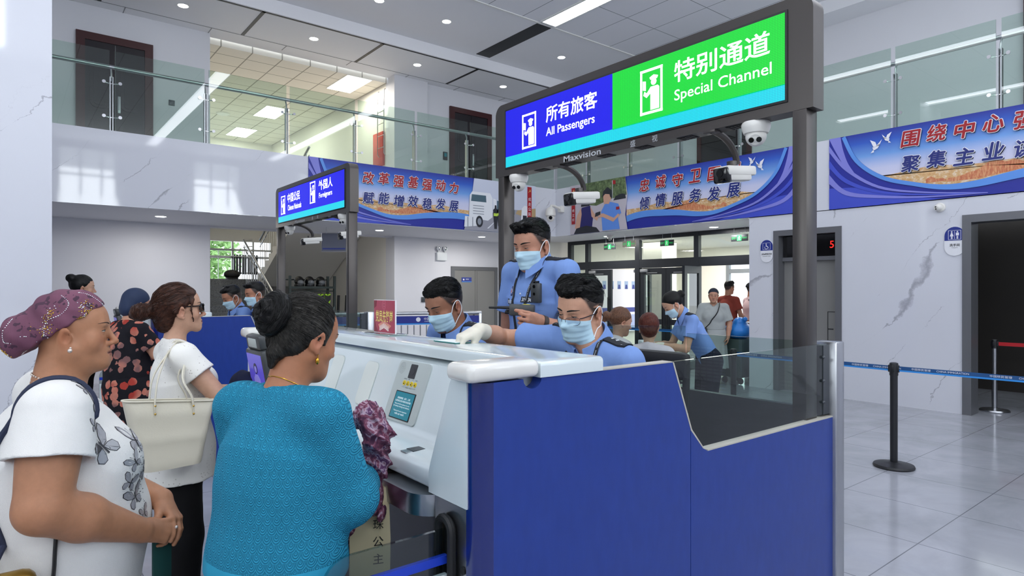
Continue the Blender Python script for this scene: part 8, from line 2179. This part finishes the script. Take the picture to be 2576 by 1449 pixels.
F.cap((0.072, 0.02, 0.02), (0.074, 0.018, -0.02), 0.010, 0.004, 0.012); F.cap((-0.072, 0.02, 0.02), (-0.074, 0.018, -0.02), 0.010, 0.004, 0.012)
F.cap((0.01, -0.09, -0.07), (0.0, -0.085, -0.105), 0.022, 0.008, 0.02); F.frame(); F.warp(wnoise(130, 0.0014, 7)); v, f = F.mesh()
hr = mk_obj('hair', v, f, M_HAIRGREY, parent=w3, world=False, ang=180)
strands(hr, 'hair_locks', v, f, lambda q: (-q[0] * 8, -1.0, 0.55 - q[2] * 6), D3['R'], D3['c'], 1.0, M_HAIRGREY, 900, 10, 0.009, 0.0006, 0.0015, 5, wob=0.15)
F = SDF(0.0035); F.frame(D3['R'], D3['c']); F.ell((-0.012, -0.115, 0.040), (0.050, 0.034, 0.050), R=rotm(0, -18, 0))
for k in range(12):
    a = 2 * math.pi * k / 12; F.cap((-0.012 + 0.050 * math.cos(a), -0.108, 0.040 + 0.050 * math.sin(a)), (-0.012 + 0.050 * math.cos(a + 0.7), -0.112, 0.040 + 0.050 * math.sin(a + 0.7)), 0.017, 0.015, 0.008)
for k in range(7):
    a = 2 * math.pi * k / 7; F.cap((-0.012 + 0.022 * math.cos(a), -0.146, 0.040 + 0.022 * math.sin(a)), (-0.012 + 0.030 * math.cos(a + 1.1), -0.138, 0.040 + 0.030 * math.sin(a + 1.1)), 0.013, 0.011, 0.004)
F.frame(); F.warp(wnoise(90, 0.002, 9)); v, f = F.mesh(); bn = mk_obj('hair_bun', v, f, M_HAIRBLK, parent=w3, world=False, ang=180)
strands(bn, 'bun_locks', v, f, lambda q: (-(q[2] - 0.040) * 20, 0.1, (q[0] + 0.012) * 20), D3['R'], D3['c'], 1.0, M_HAIRBLK, 260, 8, 0.008, 0.0008, 0.0015, 6)
w = hw(D3); g = G(); g.tube([w((0.078, 0.002, -0.050)), w((0.0785, 0.004, -0.062))], 0.0016, 6); g.sphere(w((0.0785, 0.004, -0.068)), (0.006, 0.006, 0.010), 12, 8); g.make('earring', mat('gold', '#c99a3a', 0.2, 1.0), w3, world=False)
g = G(); pts = []
for k in range(40):
    a = 2 * math.pi * k / 40; p = Vector((0.07 * math.sin(a), 0.02 + 0.068 * math.cos(a), 1.385 - 0.03 * math.cos(a))); q = D3['bb'].find_nearest(p); pts.append(q[0] + q[1] * 0.0012)
g.tube(pts + [pts[0]], 0.0014, 6); g.make('necklace', mat('gold'), w3, world=False)
# cloth and bags in her arms
M_SHAWL = mat('purple_patterned_shawl', '#6d3a58', 0.8); _n = N(M_SHAWL); _n.color(_n.ramp(_n.noise(_n.mapping(_n.coord(), (1, 1, 1)), 26, 3, 0.6, 1.5), [(0.38, '#4a2440'), (0.5, '#7d4058'), (0.58, '#b9a3b4'), (0.64, '#59305a')]))
fr3 = frame_of(w3); L3 = lambda p: np.array(fr3 @ Vector(p))
F = SDF(0.004)
for a, b, r0, r1 in (((0.135, 0.275, 1.255), (0.16, 0.29, 1.20), 0.05, 0.045), ((0.16, 0.29, 1.20), (0.12, 0.315, 1.10), 0.035, 0.05), ((0.12, 0.315, 1.10), (0.10, 0.30, 1.0), 0.05, 0.045), ((0.10, 0.30, 1.0), (0.05, 0.29, 0.90), 0.045, 0.03), ((0.05, 0.29, 0.90), (0.02, 0.28, 0.80), 0.03, 0.035), ((0.10, 0.30, 1.0), (0.155, 0.31, 0.94), 0.03, 0.02)):
    a = (a[0] - 0.05, a[1] - 0.01, a[2]); b = (b[0] - 0.05, b[1] - 0.01, b[2])
    F.cap(L3(a), L3(b), r0, r1, 0.03)
F.warp(wnoise(30, 0.012, 8)); F.warp(lambda x, y, z: 0.014 * np.abs(np.sin((x * 0.8 - y * 0.6) * 70 + 3 * np.sin(z * 18 + y * 20) + z * 25)) - 0.007); F.warp(lambda x, y, z: 0.005 * np.abs(np.sin((x + y) * 120 + z * 90 + 2 * np.sin(z * 40)))); v, f = F.mesh()
tag(mk_obj('shawl', v, f, M_SHAWL, ang=180), 'crumpled purple patterned shawl in the arms of the woman in turquoise', 'shawl')
t = thing('paper_bag', 'cream paper bag with black characters hanging before the woman in turquoise', 'bag', tuple(L3((0.03, 0.35, 0.70))), psi3)
M_ = Matrix.Translation(Vector(tuple(L3((0.035, 0.325, 0.0))))) @ Matrix.Rotation(math.radians(-22), 4, 'Z')
g = G()
vs = []
for z, wx, wy in ((0.70, 0.062, 0.035), (0.85, 0.064, 0.036), (0.98, 0.060, 0.025), (1.01, 0.055, 0.018)): vs += [M_ @ Vector((a * wx, b * wy, z)) for a, b in ((-1, -1), (1, -1), (1, 1), (-1, 1))]
fs = [(3, 2, 1, 0)]
for k in range(3):
    for j in range(4): fs.append((4 * k + j, 4 * k + (j + 1) % 4, 4 * k + 4 + (j + 1) % 4, 4 * k + 4 + j))
g.add(vs, fs + [(12, 13, 14, 15)]); g.make('bag_body', mat('cream_paper', '#d9cca6', 0.7), t)
g = G(); ux = (M_.to_3x3() @ Vector((1, 0, 0))).normalized()
for k, ch in enumerate('珍珠公主'): put_text(g, ch, M_ @ Vector((0.025, -0.0375, 0.955 - 0.055 * k)), ux, UP, height=0.032)
g.make('bag_lettering', M_BLACK, t)
# ===== officers at the second counter (half hidden)
def WJ(loc, psi, J):
    M_ = Matrix.Translation(Vector(loc)) @ Matrix.Rotation(psi, 4, 'Z'); return {k: tuple(M_ @ Vector(v)) for k, v in J.items()}
SEAT = dict(P=(0, -0.12, 0.52), C=(0, 0.02, 1.03), N=(0, 0.06, 1.24), SL=(-0.19, 0.04, 1.205), SR=(0.19, 0.04, 1.205), EL=(-0.24, 0.10, 0.93), WL=(-0.14, 0.30, 0.81), ER=(0.24, 0.10, 0.93), WR=(0.14, 0.30, 0.81), KL=(-0.11, 0.26, 0.46), KR=(0.11, 0.26, 0.46), AL=(-0.11, 0.20, 0.09), AR=(0.11, 0.20, 0.09))
def seated_back(label, x, y, hz, pitch, seed, style):
    loc = (x, y, 0.2); psi = math.pi / 2
    J = WJ(loc, psi, SEAT); hd_ = tuple(Matrix.Translation(Vector(loc)) @ Matrix.Rotation(psi, 4, 'Z') @ Vector((0, 0.11, hz - 0.2)))
    return officer(label, loc, psi, J, hd_, h=0.007, skin='#a9755b', style=style, seed=seed, hrot=(4, pitch, 0), detail=False, eye_open=0.15, lany=False, group='officers at the second counter')
seated_back('officer with a lowered head at the far counter in front of the stair', 1.95, 7.0, 1.565, -24, 41, 'swept')
seated_back('officer at the far counter beside the hair bun of the woman in turquoise', 2.07, 6.62, 1.60, -12, 42, 'quiff')
# ===== bending woman officer by the two children
loc = (5.15, 3.60, 0.0); psi = math.radians(52)
BEND = dict(P=(0, -0.10, 1.0), C=(0, 0.06, 1.27), N=(0, 0.145, 1.405), SL=(-0.165, 0.10, 1.36), SR=(0.165, 0.10, 1.36), EL=(-0.21, 0.18, 1.10), WL=(-0.08, 0.40, 1.12), ER=(0.21, 0.20, 1.10), WR=(0.06, 0.42, 1.12), KL=(-0.09, -0.06, 0.52), KR=(0.09, -0.06, 0.52), AL=(-0.10, -0.10, 0.085), AR=(0.10, -0.10, 0.085))
J = WJ(loc, psi, BEND); Mb = Matrix.Translation(Vector(loc)) @ Matrix.Rotation(psi, 4, 'Z')
o6, L6, bv6, d6 = officer('woman officer in mask bending over two children beside the glass pane', loc, psi, J, tuple(Mb @ Vector((0, 0.245, 1.505))), h=0.006, skin='#c79b80', female=True, hrot=(0, -38, 0), detail=False, eye_open=0.2, lany=False, sc=0.97,
    hands={'L': dict(d=(0.4, 0.9, 0.0), palm=(0, 0, -1), thumb=(1, 0, 0), curl=(30, 30, 30, 30)), 'R': dict(d=(-0.4, 0.9, 0.0), palm=(0, 0, -1), thumb=(-1, 0, 0), curl=(30, 30, 30, 30))}, glove='L')
F = SDF(0.005); Dm = dict(R=d6['R'], c=d6['c']); hair_cap(F, Dm, 0.012, (0.080, 0.068, 0.66, -0.75), -0.02, 0.97); F.frame(Dm['R'], Dm['c'], 0.97); F.ell((0, -0.125, 0.03), (0.042, 0.035, 0.042), 0.01); F.frame(); v, f = F.mesh()
mk_obj('hair', v, f, M_HAIRBLK, parent=o6, world=False, ang=180)
t = tag(G().obox(Mb @ Vector((0.0, 0.50, 1.13)), Mb.to_3x3() @ X_, Mb.to_3x3() @ Y_, Z_, 0.09, 0.06, 0.03, 0.008).make('handheld_scanner', mat('lamp_white')), 'white handheld device in the gloved hands of the bending woman officer', 'device')
# ===== two children
M_PINK = cloth('pale_pink_tee', '#e2d3dc', 0.85); M_PINK2 = cloth('white_pink_tee', '#e6dde2', 0.85)
def child(label, x, y, psi, hgt, top, tail, seed, hcol):
    s = hgt / 1.45
    S_ = lambda *p: tuple(q * s for q in p)
    sec = [S_(0, 0.72, 0.13, 0.105), S_(0, 0.88, 0.12, 0.095), S_(0, 1.04, 0.125, 0.095), S_(0, 1.12, 0.10, 0.075)]
    r, D = figure(label, (x, y, 0), psi, sec, ((S_(0.135, 0, 1.13), S_(0.19, 0.02, 0.93), S_(0.17, 0.16, 0.80)), (S_(-0.135, 0, 1.13), S_(-0.19, 0.02, 0.93), S_(-0.17, 0.16, 0.80))), ((S_(0.08, 0, 0.42), S_(0.085, -0.01, 0.08)), (S_(-0.08, 0, 0.42), S_(-0.085, -0.01, 0.08))),
        S_(0, 0, 1.20), S_(0, 0.03, 1.335), (0, -14, 0), '#c99d84', top, cloth('blue_denim', '#4a5f86', 0.9), h=0.007, sc=0.92, ar=(0.038, 0.031, 0.022), sleeve=0.6, sleeve_r=(0.055, 0.07), hem=0.66 * s, neck_r=0.036, neck_cut=(0.058, 0.05), eye=0.6, seed=seed, hem_bottom=0.07, bottom_r=(0.08, 0.06, 0.055), group='two children at the entrance')
    F = SDF(0.005); hair_cap(F, D, 0.014, (0.080, 0.066, 0.66, -0.75), -0.03, 0.92); F.frame(D['R'], D['c'], 0.92)
    if tail: F.cap((0, -0.10, 0.01), (0, -0.15, 0.02), 0.028, 0.036, 0.02); F.cap((0, -0.15, 0.02), (-0.01, -0.175, -0.06), 0.036, 0.012, 0.02)
    else: F.ell((0, -0.05, -0.045), (0.068, 0.055, 0.05), 0.03)
    F.frame(); F.warp(wnoise(90, 0.003, seed)); v, f = F.mesh(); mk_obj('hair', v, f, hcol, parent=r, world=False, ang=180)
child('child with a ponytail in pale tee, standing nearer the seated officer', 3.93, 3.53, math.radians(-112), 1.50, M_PINK2, True, 51, hair_mat('light_brown_hair', '#4a3226', '#7a5640'))
child('child with a short reddish bob in pale pink tee, seen from behind', 3.95, 3.22, math.radians(-52), 1.46, M_PINK, False, 52, hair_mat('red_brown_hair', '#3d1c16', '#6b3428'))
# ===== woman in the long grey dress at the entrance
M_GREYD = cloth('pale_grey_cotton', '#a2a7a6', 0.9, 0.4, 300, 2.0); sec = [(0, 0.85, 0.19, 0.16), (0, 1.0, 0.185, 0.16), (0, 1.18, 0.185, 0.145), (-0.01, 1.28, 0.17, 0.12), (-0.01, 1.33, 0.13, 0.09)]
w7, D7 = figure('woman in a long pale grey dress with a black crossbody strap, walking in', (9.62, 6.42, 0), math.radians(123.5), sec, (((0.185, -0.01, 1.33), (0.265, 0.0, 1.06), (0.25, 0.10, 0.83)), ((-0.185, -0.01, 1.33), (-0.265, 0.0, 1.06), (-0.24, 0.06, 0.82))), (((0.09, 0.06, 0.46), (0.09, 0.08, 0.085)), ((-0.09, -0.02, 0.46), (-0.09, -0.05, 0.085))),
    (0, -0.01, 1.39), (0, 0.02, 1.535), (0, -4, 0), '#b98a72', M_GREYD, M_GREYD, h=0.007, ar=(0.055, 0.045, 0.03), sleeve=0.85, sleeve_r=(0.075, 0.085), hem=0.95, neck_r=0.05, neck_cut=(0.075, 0.06), eye=0.55, seed=61, bust=(0.08, 0.10, 1.17, 0.07), skirt=0.07, hem_bottom=0.28, top_name='dress_bodice', bottom_name='dress_skirt', shoes='#c9bda6', fat=0.006)
F = SDF(0.006); hair_cap(F, D7, 0.010, (0.080, 0.066, 0.7, -0.72), -0.03); v, f = F.mesh(); mk_obj('hair', v, f, M_HAIRGREY, parent=w7, world=False, ang=180)
F = SDF(0.006); hair_cap(F, D7, 0.017, (0.080, 0.068, 0.5, -0.85), 0.035, tilt=0.1); v, f = F.mesh(); mk_obj('cap', v, f, cloth('dark_knit_cap', '#2f3440', 0.9), parent=w7, world=False, ang=180)
t = thing('crossbody_bag', 'small black crossbody bag on the woman in the long grey dress', 'bag', (9.5, 6.3, 0.95), math.radians(123.5)); f7 = frame_of(w7); pts = []
for p in smooth3([(-0.10, -0.02, 1.40), (-0.08, 0.16, 1.28), (0.05, 0.2, 1.08), (0.17, 0.17, 0.96)], 6):
    q = D7['bs'].find_nearest(Vector(p)); pts.append(f7 @ (q[0] + q[1] * 0.006))
G().tube(pts, 0.022, 8, flat=((0, 1, 0), 0.3)).make('strap', M_BLACK, t); G().box(0.10, 0.26, 0.17, 0.24, 0.84, 0.98, 0.02, M=f7).make('bag_body', M_BLACK, t)
# ===== two men behind her, trolley with a blue bundle
def man(label, x, y, psi, hgt, top, seed, cap=False, arm=None):
    s = hgt / 1.76; S_ = lambda *p: tuple(q * s for q in p)
    sec = [S_(0, 0.92, 0.16, 0.13), S_(0, 1.08, 0.155, 0.125), S_(0, 1.26, 0.17, 0.125), S_(-0.01, 1.38, 0.16, 0.10)]
    r, D = figure(label, (x, y, 0), psi, sec, arm or ((S_(0.19, 0, 1.42), S_(0.25, 0.06, 1.14), S_(0.18, 0.28, 1.04)), (S_(-0.19, 0, 1.42), S_(-0.25, 0.02, 1.13), S_(-0.2, 0.12, 0.92))), ((S_(0.1, 0, 0.5), S_(0.1, -0.02, 0.085)), (S_(-0.1, 0, 0.5), S_(-0.1, -0.02, 0.085))),
        S_(0, -0.01, 1.49), S_(0, 0.02, 1.645), (0, -6, 0), '#b07c62', top, cloth('dark_trousers', '#1d1f24', 0.9), h=0.008, sex='m', ar=(0.05, 0.041, 0.028), sleeve=0.62, sleeve_r=(0.066, 0.078), hem=0.88 * s, neck_r=0.052, neck_cut=(0.068, 0.05), eye=0.5, seed=seed, stub='#1b1a1a', hem_bottom=0.06)
    short_hair(r, D['R'], D['c'], 1.0, 'swept', 0.006, seed=seed)
    if cap:
        F = SDF(0.006); hair_cap(F, D, 0.020, (0.085, 0.06, 0.5, -0.85), 0.03, tilt=0.05); F.frame(D['R'], D['c']); F.box((0, 0.12, 0.052), (0.06, 0.04, 0.006), 0.005, 0.01); F.frame(); v, f = F.mesh(); mk_obj('cap', v, f, cloth('black_cap', '#1b1c20', 0.9), parent=r, world=False, ang=180)
    return r, D
man('man in a rust red shirt reaching to the blue bundle behind the woman in grey', 10.55, 6.72, math.radians(-105), 1.79, cloth('rust_red_shirt', '#8a3c30', 0.85), 71)
wm, Dm2 = man('man in a black cap and pale pink polo with a thin chest strap', 11.15, 6.62, math.radians(-125), 1.76, cloth('pale_pink_polo', '#dcbfc0', 0.85), 72, True)
G().tube([tuple(p) for p in smooth3([(0.12, -0.1, 1.44), (0.11, 0.05, 1.46), (0.02, 0.16, 1.28), (-0.12, 0.14, 1.05)], 5)], 0.012, 6).make('chest_strap', M_BLACK, wm, world=False)
t = thing('luggage_trolley', 'dark trolley box under the blue bundle near the entrance wall', 'trolley', (10.05, 6.12, 0))
G().box(9.82, 10.28, 6.0, 6.42, 0.12, 0.78, 0.02).make('box', mat('dark_green_box', '#3e4c4a', 0.5), t)
for dx in (9.88, 10.22):
    for dy in (6.06, 6.36): G().lathe([(0.05, -0.015), (0.06, 0), (0.05, 0.015)], (0, 0, 0), 14, M=Matrix.Translation((dx, dy, 0.061)) @ Matrix.Rotation(math.pi / 2, 4, 'Y')).make('wheel', M_RUBBER, t)
G().tube([(10.27, 6.05, 0.75), (10.40, 6.05, 1.05), (10.40, 6.37, 1.05), (10.27, 6.37, 0.75)], 0.014, 8).make('push_handle', M_STEEL, t)
F = SDF(0.01); F.ell((10.05, 6.2, 0.92), (0.24, 0.24, 0.16)); F.ell((10.0, 6.15, 1.08), (0.12, 0.10, 0.08), 0.06); F.cap((10.0, 6.1, 1.08), (9.96, 6.02, 1.13), 0.05, 0.04, 0.03); F.warp(wnoise(22, 0.016, 5)); F.cut((0, 0, 0.783), (0, 0, -1)); v, f = F.mesh()
tag(mk_obj('luggage_bundle', v, f, mat('blue_tarpaulin', '#1f77c8', 0.35), ang=180), 'shiny blue tarpaulin bundle on the trolley at the entrance', 'luggage')
# ===== woman in the dark floral dress at the second counter, woman with bun far left
M_FLORAL = cloth('black_floral', '#15131a', 0.85); _n = N(M_FLORAL); _co = _n.coord()
_vz = _n.n('ShaderNodeTexVoronoi'); _vz.inputs['Scale'].default_value = 12.5; _vz.inputs['Randomness'].default_value = 1.0; _n.l(_co, _vz.inputs['Vector'])
_pet = _n.math('ADD', _vz.outputs['Distance'], _n.math('MULTIPLY', _n.noise(_co, 26, 3, 0.6), 0.35)); _m = _n.math('LESS_THAN', _pet, 0.60)
_pc = _n.ramp(_n.noise(_co, 5, 2), [(0.40, '#a33a30'), (0.5, '#c9806c'), (0.6, '#7d5a58')]); _n.color(_n.mix(_m, '#15131a', _pc))
sec = [(0, 0.85, 0.19, 0.16), (0, 1.0, 0.185, 0.16), (0, 1.17, 0.18, 0.14), (-0.01, 1.29, 0.15, 0.10)]
w4, D4 = figure('woman in a black dress with red flowers at the second counter', (0.78, 6.03, 0), math.radians(-72), sec, (((0.18, 0, 1.31), (0.24, 0.10, 1.12), (0.10, 0.30, 1.17)), ((-0.18, 0, 1.31), (-0.23, 0.10, 1.10), (-0.06, 0.30, 1.16))), (((0.09, 0.0, 0.46), (0.09, 0, 0.085)), ((-0.09, 0.0, 0.46), (-0.09, 0, 0.085))),
    (0, 0.0, 1.38), (0, 0.06, 1.525), (0, -14, 0), '#c08c72', M_FLORAL, M_FLORAL, h=0.007, ar=(0.056, 0.046, 0.03), sleeve=0.7, sleeve_r=(0.075, 0.085), hem=0.9, neck_r=0.05, neck_cut=(0.07, 0.04), seed=81, bust=(0.08, 0.10, 1.17, 0.07), skirt=0.05, hem_bottom=0.25, top_name='dress_bodice', bottom_name='dress_skirt')
F = SDF(0.005); hair_cap(F, D4, 0.016, (0.085, 0.06, 0.6, -0.8), -0.05, tilt=0.5); F.frame(D4['R'], D4['c']); F.ell((0, -0.06, -0.05), (0.07, 0.06, 0.07), 0.04); F.frame(); v, f = F.mesh(); mk_obj('headscarf', v, f, cloth('navy_silk_scarf', '#26334f', 0.5), parent=w4, world=False, ang=180)
sec = [(0, 0.88, 0.15, 0.12), (0, 1.02, 0.14, 0.11), (0, 1.2, 0.145, 0.11), (-0.01, 1.32, 0.12, 0.08)]
w5, D5 = figure('woman with a black bun whose head shows above the purple headscarf', (0.57, 7.50, 0.0), math.radians(-88), sec, (((0.165, 0, 1.39), (0.2, 0.04, 1.08), (0.16, 0.2, 0.95)), ((-0.165, 0, 1.39), (-0.2, 0.04, 1.08), (-0.16, 0.2, 0.95))), (((0.09, 0.0, 0.46), (0.09, 0, 0.085)), ((-0.09, 0.0, 0.46), (-0.09, 0, 0.085))),
    (0, -0.01, 1.46), (0, 0.01, 1.665), (0, -4, 0), '#c79b80', cloth('dark_blouse', '#2a2a33', 0.85), cloth('black_trousers', '#0d0d0f', 0.85), h=0.007, hem=0.84, seed=82, bust=(0.07, 0.09, 1.2, 0.06))
F = SDF(0.005); hair_cap(F, D5, 0.012, (0.080, 0.068, 0.68, -0.72), -0.02); F.frame(D5['R'], D5['c']); F.ell((0, -0.10, 0.085), (0.046, 0.046, 0.04), 0.012); F.frame(); F.warp(wnoise(100, 0.003, 3)); v, f = F.mesh(); mk_obj('hair', v, f, M_HAIRBLK, parent=w5, world=False, ang=180)
